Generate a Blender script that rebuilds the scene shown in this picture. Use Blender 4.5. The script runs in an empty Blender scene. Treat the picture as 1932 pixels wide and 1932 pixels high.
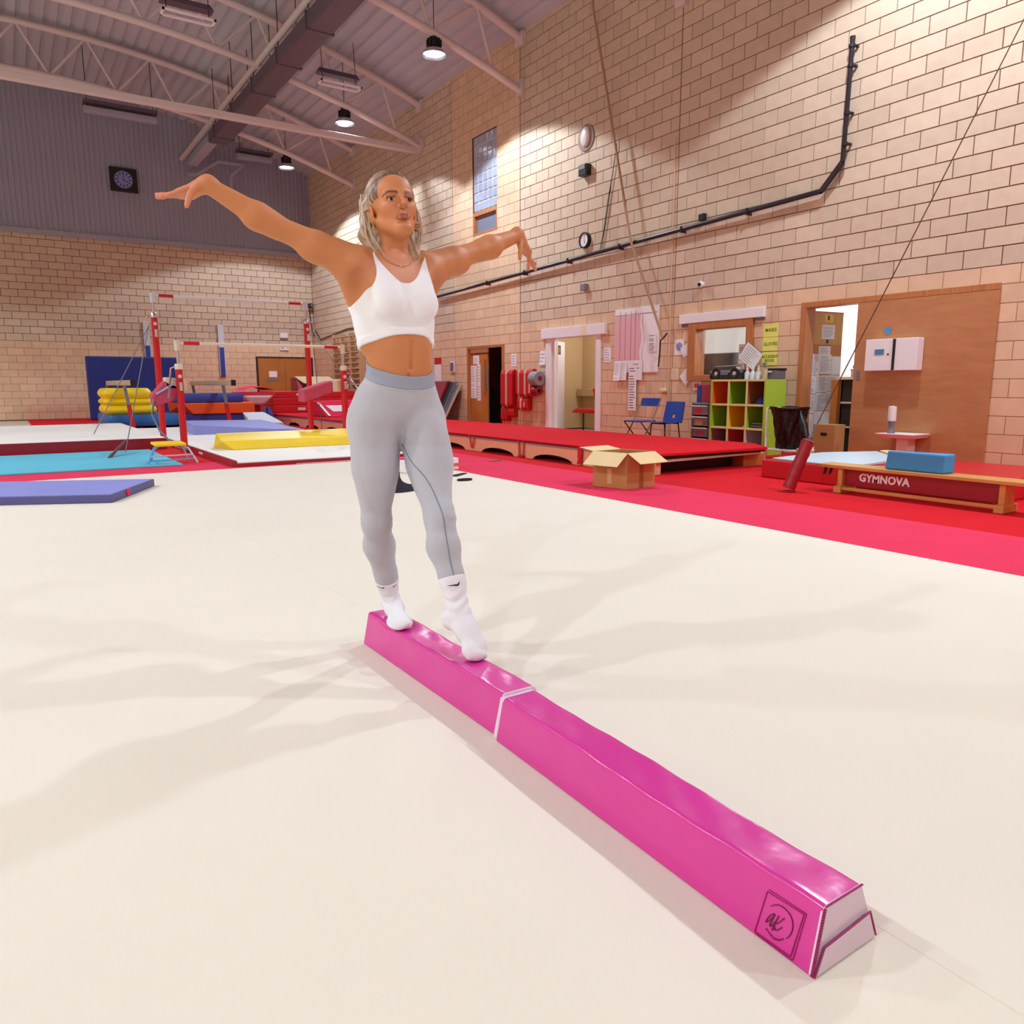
import bpy, bmesh, math, random
import numpy as np
from mathutils import Vector, Matrix
random.seed(7)
S = bpy.context.scene
COL = S.collection
# ------------------------------------------------------------------ camera
cam_d = bpy.data.cameras.new('camera')
cam = bpy.data.objects.new('camera', cam_d)
COL.objects.link(cam)
cam_d.sensor_width = 36.0
cam_d.lens = 36.0 * 1428.1 / 1932.0
cam_d.clip_start = 0.05
cam_d.clip_end = 200
_p, _y, _r = math.radians(9.617), math.radians(33.598), math.radians(0.183)
_F = Vector((math.sin(_y) * math.cos(_p), math.cos(_y) * math.cos(_p), -math.sin(_p)))
_R0 = Vector((math.cos(_y), -math.sin(_y), 0.0))
_U0 = _R0.cross(_F)
_R = math.cos(_r) * _R0 - math.sin(_r) * _U0
_U = math.sin(_r) * _R0 + math.cos(_r) * _U0
cam.matrix_world = Matrix(((_R.x, _U.x, -_F.x, 0.0), (_R.y, _U.y, -_F.y, 0.0), (_R.z, _U.z, -_F.z, 1.086), (0, 0, 0, 1)))
S.camera = cam
# ------------------------------------------------------------------ world, exposure
W = bpy.data.worlds.new('world')
S.world = W
W.use_nodes = True
W.node_tree.nodes['Background'].inputs[0].default_value = (0.80, 0.82, 0.9, 1)
W.node_tree.nodes['Background'].inputs[1].default_value = 0.3
S.view_settings.view_transform = 'Standard'
S.view_settings.look = 'None'
S.view_settings.exposure = 0.0
S.view_settings.gamma = 1.0
S.view_settings.use_curve_mapping = False
S.cycles.max_bounces = 8
S.cycles.diffuse_bounces = 5
S.cycles.glossy_bounces = 3
S.cycles.transmission_bounces = 6
S.cycles.caustics_reflective = False
S.cycles.caustics_refractive = False
S.cycles.sample_clamp_indirect = 6.0
LAMP_W = 1040.0           # power of one high bay lamp
LAMP_XR, LAMP_XL = 8.0, -6.0
LAMP_Z = 7.70
LAMP_Y = (24.62, 19.77, 14.86, 5.20, 0.35, -4.5)   # the lamp at y = 10 is out

# ------------------------------------------------------------------ materials
def lin(c):
    return tuple((v / 255 / 12.92) if v / 255 <= 0.04045 else ((v / 255 + 0.055) / 1.055) ** 2.4 for v in c)
MATS = {}
def mat(name, rgb, rough=0.6, metal=0.0, spec=0.5, noise=None, bump=None, emit=0.0, island=0.0, coat=0.0, alpha=1.0, trans=0.0, attr=None, sheen=0.0, sss=0.0):
    """one procedural surface: base colour from 0-255 sRGB, optional noise tint (scale, amount), bump (scale, strength), per-piece tint"""
    if name in MATS:
        return MATS[name]
    m = bpy.data.materials.new(name)
    m.use_nodes = True
    nt = m.node_tree
    b = nt.nodes['Principled BSDF']
    c = lin(rgb)
    b.inputs['Base Color'].default_value = (*c, 1)
    b.inputs['Roughness'].default_value = rough
    b.inputs['Metallic'].default_value = metal
    b.inputs['Specular IOR Level'].default_value = spec
    if coat: b.inputs['Coat Weight'].default_value = coat; b.inputs['Coat Roughness'].default_value = 0.15
    if sheen: b.inputs['Sheen Weight'].default_value = sheen
    if sss:
        b.inputs['Subsurface Weight'].default_value = sss
        b.inputs['Subsurface Radius'].default_value = (0.012, 0.005, 0.003)
        b.inputs['Subsurface Scale'].default_value = 0.5
    if trans: b.inputs['Transmission Weight'].default_value = trans
    if alpha < 1: b.inputs['Alpha'].default_value = alpha
    if emit:
        b.inputs['Emission Color'].default_value = (*c, 1)
        b.inputs['Emission Strength'].default_value = emit
    src = None
    tc = None
    def coords():
        nonlocal tc
        if tc is None:
            tc = nt.nodes.new('ShaderNodeTexCoord')
        return tc.outputs['Object']
    if attr:
        a = nt.nodes.new('ShaderNodeAttribute'); a.attribute_name = attr
        src = a.outputs['Color']
    if noise:
        n = nt.nodes.new('ShaderNodeTexNoise'); n.inputs['Scale'].default_value = noise[0]; n.inputs['Detail'].default_value = 4
        nt.links.new(coords(), n.inputs['Vector'])
        mr = nt.nodes.new('ShaderNodeMapRange'); mr.inputs[3].default_value = 1 - noise[1]; mr.inputs[4].default_value = 1 + noise[1]
        mr.inputs[1].default_value = 0.25; mr.inputs[2].default_value = 0.75
        nt.links.new(n.outputs[0], mr.inputs[0])
        mx = nt.nodes.new('ShaderNodeVectorMath'); mx.operation = 'SCALE'
        if src: nt.links.new(src, mx.inputs[0])
        else: mx.inputs[0].default_value = c
        nt.links.new(mr.outputs[0], mx.inputs['Scale'])
        src = mx.outputs[0]
    if island:
        g = nt.nodes.new('ShaderNodeNewGeometry'); oi = nt.nodes.new('ShaderNodeObjectInfo')
        ad = nt.nodes.new('ShaderNodeMath'); ad.operation = 'ADD'
        nt.links.new(g.outputs['Random Per Island'], ad.inputs[0]); nt.links.new(oi.outputs['Random'], ad.inputs[1])
        fr = nt.nodes.new('ShaderNodeMath'); fr.operation = 'FRACT'; nt.links.new(ad.outputs[0], fr.inputs[0])
        mr = nt.nodes.new('ShaderNodeMapRange'); mr.inputs[3].default_value = 1 - island; mr.inputs[4].default_value = 1 + island
        nt.links.new(fr.outputs[0], mr.inputs[0])
        mx = nt.nodes.new('ShaderNodeVectorMath'); mx.operation = 'SCALE'
        if src: nt.links.new(src, mx.inputs[0])
        else: mx.inputs[0].default_value = c
        nt.links.new(mr.outputs[0], mx.inputs['Scale'])
        src = mx.outputs[0]
    if src: nt.links.new(src, b.inputs['Base Color'])
    if bump:
        n = nt.nodes.new('ShaderNodeTexNoise'); n.inputs['Scale'].default_value = bump[0]; n.inputs['Detail'].default_value = 3
        nt.links.new(coords(), n.inputs['Vector'])
        bp = nt.nodes.new('ShaderNodeBump'); bp.inputs['Strength'].default_value = bump[1]; bp.inputs['Distance'].default_value = bump[2] if len(bump) > 2 else 0.005
        nt.links.new(n.outputs[0], bp.inputs['Height']); nt.links.new(bp.outputs[0], b.inputs['Normal'])
    MATS[name] = m
    return m
def wood(name, a, b_, scale=(3, 40, 40), rough=0.45):
    if name in MATS: return MATS[name]
    m = mat(name, a, rough)
    nt = m.node_tree
    tc = nt.nodes.new('ShaderNodeTexCoord'); mp = nt.nodes.new('ShaderNodeMapping'); mp.inputs['Scale'].default_value = scale
    n = nt.nodes.new('ShaderNodeTexNoise'); n.inputs['Scale'].default_value = 1.0; n.inputs['Detail'].default_value = 6; n.inputs['Distortion'].default_value = 0.6
    r = nt.nodes.new('ShaderNodeValToRGB')
    r.color_ramp.elements[0].position = 0.3; r.color_ramp.elements[1].position = 0.7
    r.color_ramp.elements[0].color = (*lin(a), 1); r.color_ramp.elements[1].color = (*lin(b_), 1)
    nt.links.new(tc.outputs['Object'], mp.inputs[0]); nt.links.new(mp.outputs[0], n.inputs['Vector'])
    nt.links.new(n.outputs[0], r.inputs[0]); nt.links.new(r.outputs[0], nt.nodes['Principled BSDF'].inputs['Base Color'])
    return m

# ------------------------------------------------------------------ object helpers
def tag(o, label=None, cat=None, group=None, kind=None):
    if label: o['label'] = label
    if cat: o['category'] = cat
    if group: o['group'] = group
    if kind: o['kind'] = kind
    return o
def thing(name, loc, label, cat, group=None):
    o = bpy.data.objects.new(name, None); COL.objects.link(o)
    o.empty_display_size = 0.1
    o.location = loc
    return tag(o, label, cat, group)
def wloc(o):
    v = Vector((0, 0, 0))
    while o is not None:
        v += o.location; o = o.parent
    return v
class MB:
    """collects boxes, rods, prisms and lathes into one mesh, in world coordinates"""
    def __init__(self): self.v = []; self.f = []
    def add(self, vs, fs):
        k = len(self.v); self.v += [tuple(p) for p in vs]; self.f += [[i + k for i in f] for f in fs]; return self
    def box(self, x0, x1, y0, y1, z0, z1):
        x0, x1 = min(x0, x1), max(x0, x1); y0, y1 = min(y0, y1), max(y0, y1); z0, z1 = min(z0, z1), max(z0, z1)
        return self.add([(x0, y0, z0), (x1, y0, z0), (x1, y1, z0), (x0, y1, z0), (x0, y0, z1), (x1, y0, z1), (x1, y1, z1), (x0, y1, z1)],
                        [[3, 2, 1, 0], [4, 5, 6, 7], [0, 1, 5, 4], [1, 2, 6, 5], [2, 3, 7, 6], [3, 0, 4, 7]])
    def obox(self, c, ax, ay, az):
        """box from centre and three half-axis vectors"""
        c, ax, ay, az = Vector(c), Vector(ax), Vector(ay), Vector(az)
        if ax.cross(ay).dot(az) < 0: ay = -ay
        P = [c + sx * ax + sy * ay + sz * az for sz in (-1, 1) for sx, sy in ((-1, -1), (1, -1), (1, 1), (-1, 1))]
        return self.add(P, [[3, 2, 1, 0], [4, 5, 6, 7], [0, 1, 5, 4], [1, 2, 6, 5], [2, 3, 7, 6], [3, 0, 4, 7]])
    def hexa(self, bottom, top):
        n = len(bottom)
        return self.add(list(bottom) + list(top), [list(range(n))[::-1], list(range(n, 2 * n))] + [[i, (i + 1) % n, n + (i + 1) % n, n + i] for i in range(n)])
    def prism(self, poly, d):
        """closed polygon (world points) pushed along d"""
        d = Vector(d); a = [Vector(p) for p in poly]; n = len(a)
        nn = Vector((0, 0, 0))
        for i in range(n): nn += a[i].cross(a[(i + 1) % n])
        if nn.dot(d) > 0: a = a[::-1]
        return self.add(a + [p + d for p in a], [list(range(n)), list(range(n, 2 * n))[::-1]] + [[(i + 1) % n, i, n + i, n + (i + 1) % n] for i in range(n)])
    def tube(self, pts, r, n=8, caps=True):
        pts = [Vector(p) for p in pts]; m = len(pts)
        rr = r if isinstance(r, (list, tuple)) else [r] * m
        k = len(self.v); prev = None
        for i, p in enumerate(pts):
            t = (pts[min(i + 1, m - 1)] - pts[max(i - 1, 0)]).normalized()
            if prev is None:
                a = t.orthogonal().normalized()
            else:
                a = (prev - t * prev.dot(t))
                a = a.normalized() if a.length > 1e-6 else t.orthogonal().normalized()
            prev = a; b = t.cross(a)
            for j in range(n):
                w = 2 * math.pi * j / n
                self.v.append(tuple(p + rr[i] * (math.cos(w) * a + math.sin(w) * b)))
        for i in range(m - 1):
            for j in range(n):
                self.f.append([k + i * n + j, k + i * n + (j + 1) % n, k + (i + 1) * n + (j + 1) % n, k + (i + 1) * n + j])
        if caps:
            self.f.append([k + j for j in range(n)][::-1]); self.f.append([k + (m - 1) * n + j for j in range(n)])
        return self
    def cyl(self, p0, p1, r0, r1=None, n=16):
        return self.tube([p0, p1], [r0, r0 if r1 is None else r1], n)
    def lathe(self, c, prof, n=24, axis=(0, 0, 1), caps=True):
        """profile of (radius, height) turned about an axis through c"""
        ax = Vector(axis).normalized(); a = ax.orthogonal().normalized(); b = ax.cross(a); c = Vector(c)
        k = len(self.v)
        for r, h in prof:
            for j in range(n):
                w = 2 * math.pi * j / n
                self.v.append(tuple(c + h * ax + r * (math.cos(w) * a + math.sin(w) * b)))
        for i in range(len(prof) - 1):
            for j in range(n):
                self.f.append([k + i * n + j, k + i * n + (j + 1) % n, k + (i + 1) * n + (j + 1) % n, k + (i + 1) * n + j])
        if caps and prof[0][0] > 1e-3: self.f.append([k + j for j in range(n)][::-1])
        if caps and prof[-1][0] > 1e-3: self.f.append([k + (len(prof) - 1) * n + j for j in range(n)])
        return self
    def ell(self, c, rx, ry, rz, n=16, m=10):
        k = len(self.v); c = Vector(c)
        for i in range(m + 1):
            t = math.pi * i / m
            for j in range(n):
                w = 2 * math.pi * j / n
                self.v.append((c.x + rx * math.sin(t) * math.cos(w), c.y + ry * math.sin(t) * math.sin(w), c.z - rz * math.cos(t)))
        for i in range(m):
            for j in range(n):
                self.f.append([k + i * n + j, k + i * n + (j + 1) % n, k + (i + 1) * n + (j + 1) % n, k + (i + 1) * n + j])
        return self
    def grid(self, fn, nu, nv):
        k = len(self.v)
        for i in range(nu + 1):
            for j in range(nv + 1):
                self.v.append(tuple(fn(i / nu, j / nv)))
        for i in range(nu):
            for j in range(nv):
                a = k + i * (nv + 1) + j
                self.f.append([a, a + nv + 1, a + nv + 2, a + 1])
        return self
    def build(self, name, m, parent=None, smooth=False, bev=0.0, seg=2, base=None):
        if parent is not None: off = wloc(parent)
        elif base is not None: off = Vector(base)
        else:
            A = np.array(self.v); off = Vector(((A[:, 0].min() + A[:, 0].max()) / 2, (A[:, 1].min() + A[:, 1].max()) / 2, A[:, 2].min()))
        me = bpy.data.meshes.new(name)
        me.from_pydata([(x - off.x, y - off.y, z - off.z) for x, y, z in self.v], [], self.f)
        if bev or smooth:
            bm = bmesh.new(); bm.from_mesh(me)
            if bev:
                bmesh.ops.remove_doubles(bm, verts=bm.verts, dist=1e-6)
                es = [e for e in bm.edges if len(e.link_faces) == 2 and e.calc_face_angle(0) > 0.5]
                bmesh.ops.bevel(bm, geom=es, offset=bev, segments=seg, affect='EDGES', profile=0.5, clamp_overlap=True)
            if smooth:
                for f in bm.faces: f.smooth = True
                for e in bm.edges:
                    if len(e.link_faces) == 2 and e.calc_face_angle(0) > 0.7: e.smooth = False
            bm.to_mesh(me); bm.free()
        ms = m if isinstance(m, (list, tuple)) else [m]
        for q in ms: me.materials.append(q)
        me.validate()
        o = bpy.data.objects.new(name, me); COL.objects.link(o)
        if parent is not None: o.parent = parent
        else: o.location = off
        return o
def copy_tree(o, parent=None):
    c = o.copy(); COL.objects.link(c)
    if parent is not None: c.parent = parent
    for ch in list(o.children): copy_tree(ch, c)
    return c
def text(name, s, size, loc, mtx, m, parent=None, ext=0.001, align='CENTER', squash=1.0, bold=0.0):
    """flat lettering as a mesh; mtx = 3 column vectors (right, up, out of the surface)"""
    cu = bpy.data.curves.new(name, 'FONT'); cu.body = s; cu.size = size; cu.align_x = align; cu.align_y = 'CENTER'; cu.extrude = ext; cu.offset = bold
    cu.resolution_u = 2
    t = bpy.data.objects.new(name, cu); COL.objects.link(t)
    dg = bpy.context.evaluated_depsgraph_get()
    me = bpy.data.meshes.new_from_object(t.evaluated_get(dg))
    bpy.data.objects.remove(t)
    R, U, N = (Vector(q) for q in mtx)
    off = wloc(parent) if parent is not None else Vector(loc)
    for v in me.vertices:
        p = Vector(loc) + R * v.co.x * squash + U * v.co.y + N * (v.co.z + ext) - off
        v.co = p
    me.materials.clear(); me.materials.append(m); me.name = name
    o = bpy.data.objects.new(name, me); COL.objects.link(o)
    if parent is not None: o.parent = parent
    else: o.location = off
    return o
ONWALL = ((0, -1, 0), (0, 0, 1), (-1, 0, 0))          # writing on the right wall, read from inside the hall
WX = 10.154                                           # face of the right wall
BY = 28.95                                            # face of the back wall
# ================================================================== setting: shell of the hall
M_block = mat('block_pale', (206, 186, 164), 0.85, island=0.07, noise=(9, 0.05), bump=(60, 0.25, 0.004))
M_tan = mat('block_tan', (220, 189, 158), 0.8, island=0.06, noise=(5, 0.06), bump=(50, 0.2, 0.004))
M_mortar = mat('mortar_dark', (112, 78, 62), 0.95)
M_mortar_t = mat('mortar_tan', (165, 124, 94), 0.95)
M_deck = mat('deck_mauve', (188, 192, 204), 0.55, noise=(0.6, 0.05))
M_clad = mat('cladding_mauve', (158, 160, 178), 0.55, noise=(0.8, 0.04))
M_steel = mat('steel_cream', (215, 205, 205), 0.5)
M_white = mat('white_paint', (236, 234, 240), 0.5)
M_paper = mat('paper_white', (238, 238, 244), 0.8)
M_black = mat('black_plastic', (18, 17, 20), 0.45)
M_chrome = mat('chrome', (205, 205, 210), 0.25, metal=1.0)
M_grey = mat('grey_plastic', (120, 120, 128), 0.5)
M_wood = wood('door_wood', (176, 108, 52), (196, 128, 66), (30, 30, 2))
M_frame = wood('frame_wood', (170, 104, 58), (192, 126, 76), (30, 30, 2))

u = 0.225
Z0 = 2.475                                            # course where pale blocks begin
OPEN = [(15.62, 17.36, -1, 2.02), (12.0, 13.87, -1, 2.26), (8.24, 9.62, 1.12, 2.12), (6.44, 7.34, -1, 2.2), (15.88, 17.0, 4.70, 7.0)]
def wall_with_holes(mb, holes, y0, y1, z0, z1, x0, x1):
    """solid wall slab in x0..x1 leaving rectangular holes: split into vertical strips"""
    ys = sorted({y0, y1} | {h[0] for h in holes} | {h[1] for h in holes})
    for a, b in zip(ys[:-1], ys[1:]):
        hs = sorted([(max(h[2], z0), min(h[3], z1)) for h in holes if h[0] <= a + 1e-6 and h[1] >= b - 1e-6])
        z = z0
        for p, q in hs:
            if p > z: mb.box(x0, x1, a, b, z, p)
            z = max(z, q)
        if z < z1: mb.box(x0, x1, a, b, z, z1)
_mb = MB()
wall_with_holes(_mb, OPEN, -8.0, 29.2, -0.05, 8.9, WX + 0.010, WX + 0.22)
wall_r = tag(_mb.build('wall_right', M_mortar, base=(WX + 0.1, 10, 0)), 'right hand block wall of the hall, pale above and tan below', kind='structure')
# --- courses of blocks on the right wall
def clip_rect(y0, y1, z0, z1, holes):
    out = [(y0, y1, z0, z1)]
    for h in holes:
        nxt = []
        for a, b, c, d in out:
            if h[1] <= a or h[0] >= b or h[3] <= c or h[2] >= d: nxt.append((a, b, c, d)); continue
            if a < h[0]: nxt.append((a, h[0], c, d))
            if b > h[1]: nxt.append((h[1], b, c, d))
            a2, b2 = max(a, h[0]), min(b, h[1])
            if d > h[3]: nxt.append((a2, b2, h[3], d))
            if c < h[2]: nxt.append((a2, b2, c, h[2]))
        out = nxt
    return [r for r in out if r[1] - r[0] > 0.02 and r[3] - r[2] > 0.02]
BAYS = [(-8.0, 10.02, 7.329), (10.03, 14.90, 14.506), (14.92, 18.0, 14.92), (18.01, 28.95, 14.506)]
rects = []
for (b0, b1, ph) in BAYS:
    for j in range(-11, 28):
        z0, z1 = Z0 + j * u, Z0 + (j + 1) * u
        if z0 > 8.7: continue
        odd = (j % 2) * u
        n0 = math.floor((b0 - ph - odd) / 0.45) - 1
        y = ph + odd + n0 * 0.45
        tan = j < 0 or (b0 == 14.92)
        g = 0.0025 if tan else 0.005
        while y < b1:
            a, b = max(y, b0), min(y + 0.45, b1)
            if b - a > 0.03:
                for r in clip_rect(a + g, b - g, z0 + g, min(z1, 8.72) - g, OPEN):
                    rects.append((r, tan))
            y += 0.45
def block_mesh(nm, w, h, dep, m, off):
    """block seen from the front face: five faces, chamfered arris"""
    return None
def add_block(vs, fs, axis, a, b, c, d, face, dep):
    """front quad + four returns; axis 'x' = right wall (front at x=face looking to -x), 'y' = back wall (front at y=face looking to -y)"""
    k = len(vs); e = 0.003
    if axis == 'x':
        q = [(face + dep, a, c), (face + dep, b, c), (face + dep, b, d), (face + dep, a, d), (face, a + e, c + e), (face, b - e, c + e), (face, b - e, d - e), (face, a + e, d - e)]
        ff = [[4, 7, 6, 5], [0, 4, 5, 1], [1, 5, 6, 2], [2, 6, 7, 3], [3, 7, 4, 0]]
    else:
        q = [(a, face + dep, c), (b, face + dep, c), (b, face + dep, d), (a, face + dep, d), (a + e, face, c + e), (b - e, face, c + e), (b - e, face, d - e), (a + e, face, d - e)]
        ff = [[4, 5, 6, 7], [0, 1, 5, 4], [1, 2, 6, 5], [2, 3, 7, 6], [3, 0, 4, 7]]
    vs += q; fs += [[i + k for i in f] for f in ff]
_cache = {}
def block_object(axis, r, face, m, parent, dep):
    a, b, c, d = r
    key = (axis, round(b - a, 3), round(d - c, 3), m.name)
    if key not in _cache:
        vs, fs = [], []
        add_block(vs, fs, axis, 0, b - a, 0, d - c, 0, dep)
        me = bpy.data.meshes.new('block'); me.from_pydata(vs, [], fs); me.materials.append(m); _cache[key] = me
    o = bpy.data.objects.new('block', _cache[key]); COL.objects.link(o)
    o.parent = parent
    o.location = (Vector((face, a, c)) if axis == 'x' else Vector((a, face, c))) - wloc(parent)
def lay(axis, rects, face, parent, visible, dist):
    vis = sorted([q for q in rects if visible(q[0])], key=lambda q: dist(q[0]) / max((q[0][1] - q[0][0]), .1) ** .5)
    single = vis[:300]; ids = {id(q) for q in single}
    for r, tan in single: block_object(axis, r, face, M_tan if tan else M_block, parent, 0.012)
    for tan in (False, True):
        vs, fs = [], []
        for q in rects:
            if id(q) in ids or q[1] != tan: continue
            add_block(vs, fs, axis, *q[0], face, 0.012)
        o = wloc(parent)
        me = bpy.data.meshes.new('block_courses'); me.from_pydata([(x - o.x, y - o.y, z - o.z) for x, y, z in vs], [], fs)
        me.materials.append(M_tan if tan else M_block)
        ob = bpy.data.objects.new('block_courses', me); COL.objects.link(ob); ob.parent = parent; ob['kind'] = 'stuff'
lay('x', rects, WX, wall_r, lambda r: r[0] > 5.0 and r[2] < 1.086 + 0.78 * math.hypot(WX, r[0]) * 0.75 and r[2] > 0.9, lambda r: math.hypot(WX, r[0]))
# tan bedding behind the flush tan blocks
_mb = MB()
_wt = [(h[0], h[1], h[2], min(h[3], Z0)) for h in OPEN[:4]]
wall_with_holes(_mb, _wt, -8.0, 28.94, 0, Z0 - 0.003, WX + 0.0045, WX + 0.0098)
wall_with_holes(_mb, [OPEN[4]], 14.93, 18.0, Z0, 8.7, WX + 0.0045, WX + 0.0098)
_mb.build('mortar', M_mortar_t, wall_r)
# --- back wall
_mb = MB(); _mb.box(-8.3, 10.4, BY + 0.010, BY + 0.25, -0.05, 5.90)
wall_b = tag(_mb.build('wall_back', M_mortar, base=(1, BY + .1, 0)), 'far end block wall below the mauve cladding', kind='structure')
rects = []
DB = (7.93, 10.02, -1, 2.10)
for j in range(-11, 16):
    z0, z1 = Z0 + j * u, min(Z0 + (j + 1) * u, 5.86)
    if z1 - z0 < 0.04: continue
    x = 10.15 - 0.45 * 42 + (j % 2) * u
    tan = j < 0
    g = 0.003 if tan else 0.006
    while x < 10.15:
        a, b = max(x, -8.2), min(x + 0.45, 10.15)
        if b - a > 0.03:
            for r in clip_rect(a + g, b - g, z0 + g, z1 - g, [DB]): rects.append((r, tan))
        x += 0.45
lay('y', rects, BY, wall_b, lambda r: r[0] > 3.5 and r[2] > 1.0, lambda r: 30 - 0.2 * abs(r[0] - 7))
_mb = MB(); wall_with_holes(_mb, [], 0, 1, 0, 1, 0, 1); _mb = MB()
_mb.box(-8.3, 7.93, BY + 0.0045, BY + 0.0098, 0, Z0 - .003).box(7.93, 10.15, BY + 0.0045, BY + 0.0098, 2.1, Z0 - .003)
_mb.build('mortar', M_mortar_t, wall_b)
# --- arched roof
def ztop(x): return 10.2 - 0.0205 * (x - 1) ** 2
def zbot(x): return 9.05 - 0.0195 * (x - 1) ** 2
def zdeck(x): return ztop(x) + 0.17
_v, _f = [], []
pitch = 0.30; x = -8.3; prof = []
while x < 10.45:
    for dx, dz in ((0, 0.0), (0.17, 0.0), (0.20, 0.055), (0.27, 0.055)):
        prof.append((x + dx, zdeck(x + dx) + dz))
    x += pitch
for i, (x, z) in enumerate(prof): _v += [(x, -8.2, z), (x, 29.3, z)]
for i in range(len(prof) - 1): _f.append([2 * i, 2 * i + 1, 2 * i + 3, 2 * i + 2])
_mb = MB(); _mb.add(_v, _f)
tag(_mb.build('ceiling', M_deck, base=(1, 10, 8.6)), 'mauve ribbed metal roof deck', kind='structure')
_mb = MB()
_v = [(x, y, z) for (x, z) in prof[::4] for y in (-8.2, 29.3) for z in (z + 0.2,)]
_mb.add(_v, [[2 * i, 2 * i + 2, 2 * i + 3, 2 * i + 1] for i in range(len(prof[::4]) - 1)])
tag(_mb.build('ceiling_backing', M_deck, base=(1, 10, 8.8)), kind='structure')
# back gable cladding: vertical ribbed sheet above the blocks
_v, _f = [], []; x = -8.3
cp = []
while x < 10.2:
    for dx, dy in ((0, 0), (0.06, 0), (0.08, 0.025), (0.13, 0.025)): cp.append((min(x + dx, 10.16), -0.05 + dy))
    x += 0.15
for (x, dy) in cp: _v += [(x, BY + dy, 5.88), (x, BY + dy, zdeck(x) + 0.06)]
for i in range(len(cp) - 1): _f.append([2 * i, 2 * i + 2, 2 * i + 3, 2 * i + 1])
_mb = MB(); _mb.add(_v, _f); _mb.box(-8.3, 10.15, BY + 0.03, BY + 0.2, 5.9, 8.6)
tag(_mb.build('wall_gable', M_clad, base=(1, BY, 5.88)), kind='structure')
_mb = MB(); _mb.box(-8.3, 10.15, BY - 0.13, BY - 0.04, 5.80, 5.90).box(-8.3, 10.15, BY - .13, BY - .12, 5.74, 5.80)
tag(_mb.build('trim_1', M_clad, base=(1, BY, 5.8)), kind='structure')
_mb = MB(); _mb.box(10.03, 10.153, BY - 0.14, BY - 0.05, 5.9, 8.55)
tag(_mb.build('trim_2', M_clad, base=(10.1, BY, 5.9)), kind='structure')
# unseen sides of the hall
M_unseen = mat('block_painted', (228, 198, 166), 0.8)
_mb = MB(); _mb.box(-8.4, -8.2, -8.0, 29.2, -0.05, 9.0)
tag(_mb.build('wall_left', M_unseen, base=(-8.3, 10, 0)), kind='structure')
_mb = MB(); _mb.box(-8.4, 10.4, -8.2, -8.0, -0.05, 10.6)
tag(_mb.build('wall_front', M_unseen, base=(1, -8.1, 0)), kind='structure')
# --- floors
M_red = mat('carpet_red', (206, 18, 34), 0.95, noise=(3, 0.05), bump=(400, 0.3, 0.002), spec=0.2)
M_pink = mat('carpet_faded_red', (222, 52, 88), 0.95, noise=(2, 0.06), bump=(400, 0.3, 0.002), spec=0.2)
M_cream = mat('carpet_cream', (229, 222, 207), 0.95, noise=(1.3, 0.02), bump=(500, 0.35, 0.0015), spec=0.2)
M_conc = mat('concrete', (204, 186, 164), 0.9)
_mb = MB(); _mb.box(-8.4, 13.5, -8.2, 29.2, -0.10, -0.032)
tag(_mb.build('floor', M_conc, base=(1, 10, -.1)), kind='structure')
_fl = thing('floor_mat', (-1.8, 1, -0.03), 'huge cream carpeted gymnastics floor area filling the foreground', 'floor mat')
for a, b in ((-8.2, 10.27),):
    for c, d in ((-8.2, -4.6), (-4.599, -1.6), (-1.599, 1.3730), (1.3742, 4.72)):
        _mb = MB(); _mb.box(c, d, a, b, -0.03, 0.0); _mb.build('carpet_roll', M_cream, _fl)
def slab(name, m, x0, x1, y0, y1, z0, z1, label, cat, group=None, bev=0.0):
    _mb = MB(); _mb.box(x0, x1, y0, y1, z0, z1)
    return tag(_mb.build(name, m, bev=bev), label, cat, group)
slab('carpet_border', M_pink, 4.722, 5.92, -8.0, 10.27, -0.03, 0.001, 'faded pinkish red carpet strip along the right edge of cream floor', 'carpet')
slab('carpet_runner', M_red, 5.922, WX, -8.0, 28.9, -0.03, 0.0, 'deep red carpet between the faded strip and right wall', 'carpet')
slab('carpet_border', M_pink, -6.0, 5.92, 10.273, 11.30, -0.03, 0.001, 'faded pinkish red carpet strip behind the cream floor', 'carpet')
slab('carpet_runner', M_red, 0.6, 5.92, 11.302, 28.9, -0.03, 0.0, 'deep red carpet under the bars at the far left', 'carpet')

# ================================================================== roof steel
_grp = 'arched roof trusses across the hall'
def truss(Y, label):
    t = thing('roof_truss', (1, Y, 8.5), label, 'truss', _grp)
    xs = [10.14 - 0.75 * i for i in range(25)]
    mb = MB(); mb.tube([(x, Y, ztop(x)) for x in xs], 0.085, 10); mb.box(10.06, 10.15, Y - .15, Y + .15, ztop(10.1) - .18, ztop(10.1) + .1)
    mb.build('top_chord', M_steel, t, smooth=True)
    mb = MB(); mb.tube([(x, Y, zbot(x)) for x in xs], 0.08, 10); mb.box(10.06, 10.15, Y - .12, Y + .12, zbot(10.1) - .12, zbot(10.1) + .22)
    mb.build('bottom_chord', M_steel, t, smooth=True)
    tops = [9.0 - 1.57 * i for i in range(11)]; bots = [9.40, 7.92, 6.33, 4.90, 3.38] + [3.38 - 1.57 * i for i in range(1, 7)]
    for i in range(11):
        for xb in ((bots[i],) if i == 10 else (bots[i], bots[i + 1])):
            mb = MB(); mb.cyl((tops[i], Y, ztop(tops[i])), (xb, Y, zbot(xb)), 0.036, n=8)
            mb.build('web_member', M_steel, t, smooth=True)
    return t
truss(14.83, 'cream tubular roof truss ending above the glass block window')
truss(19.66, 'cream tubular roof truss over the middle hanging lamp')
truss(24.45, 'farthest cream tubular roof truss near the end gable')
truss(10.02, 'cream tubular roof truss nearest the camera overhead')
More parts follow.
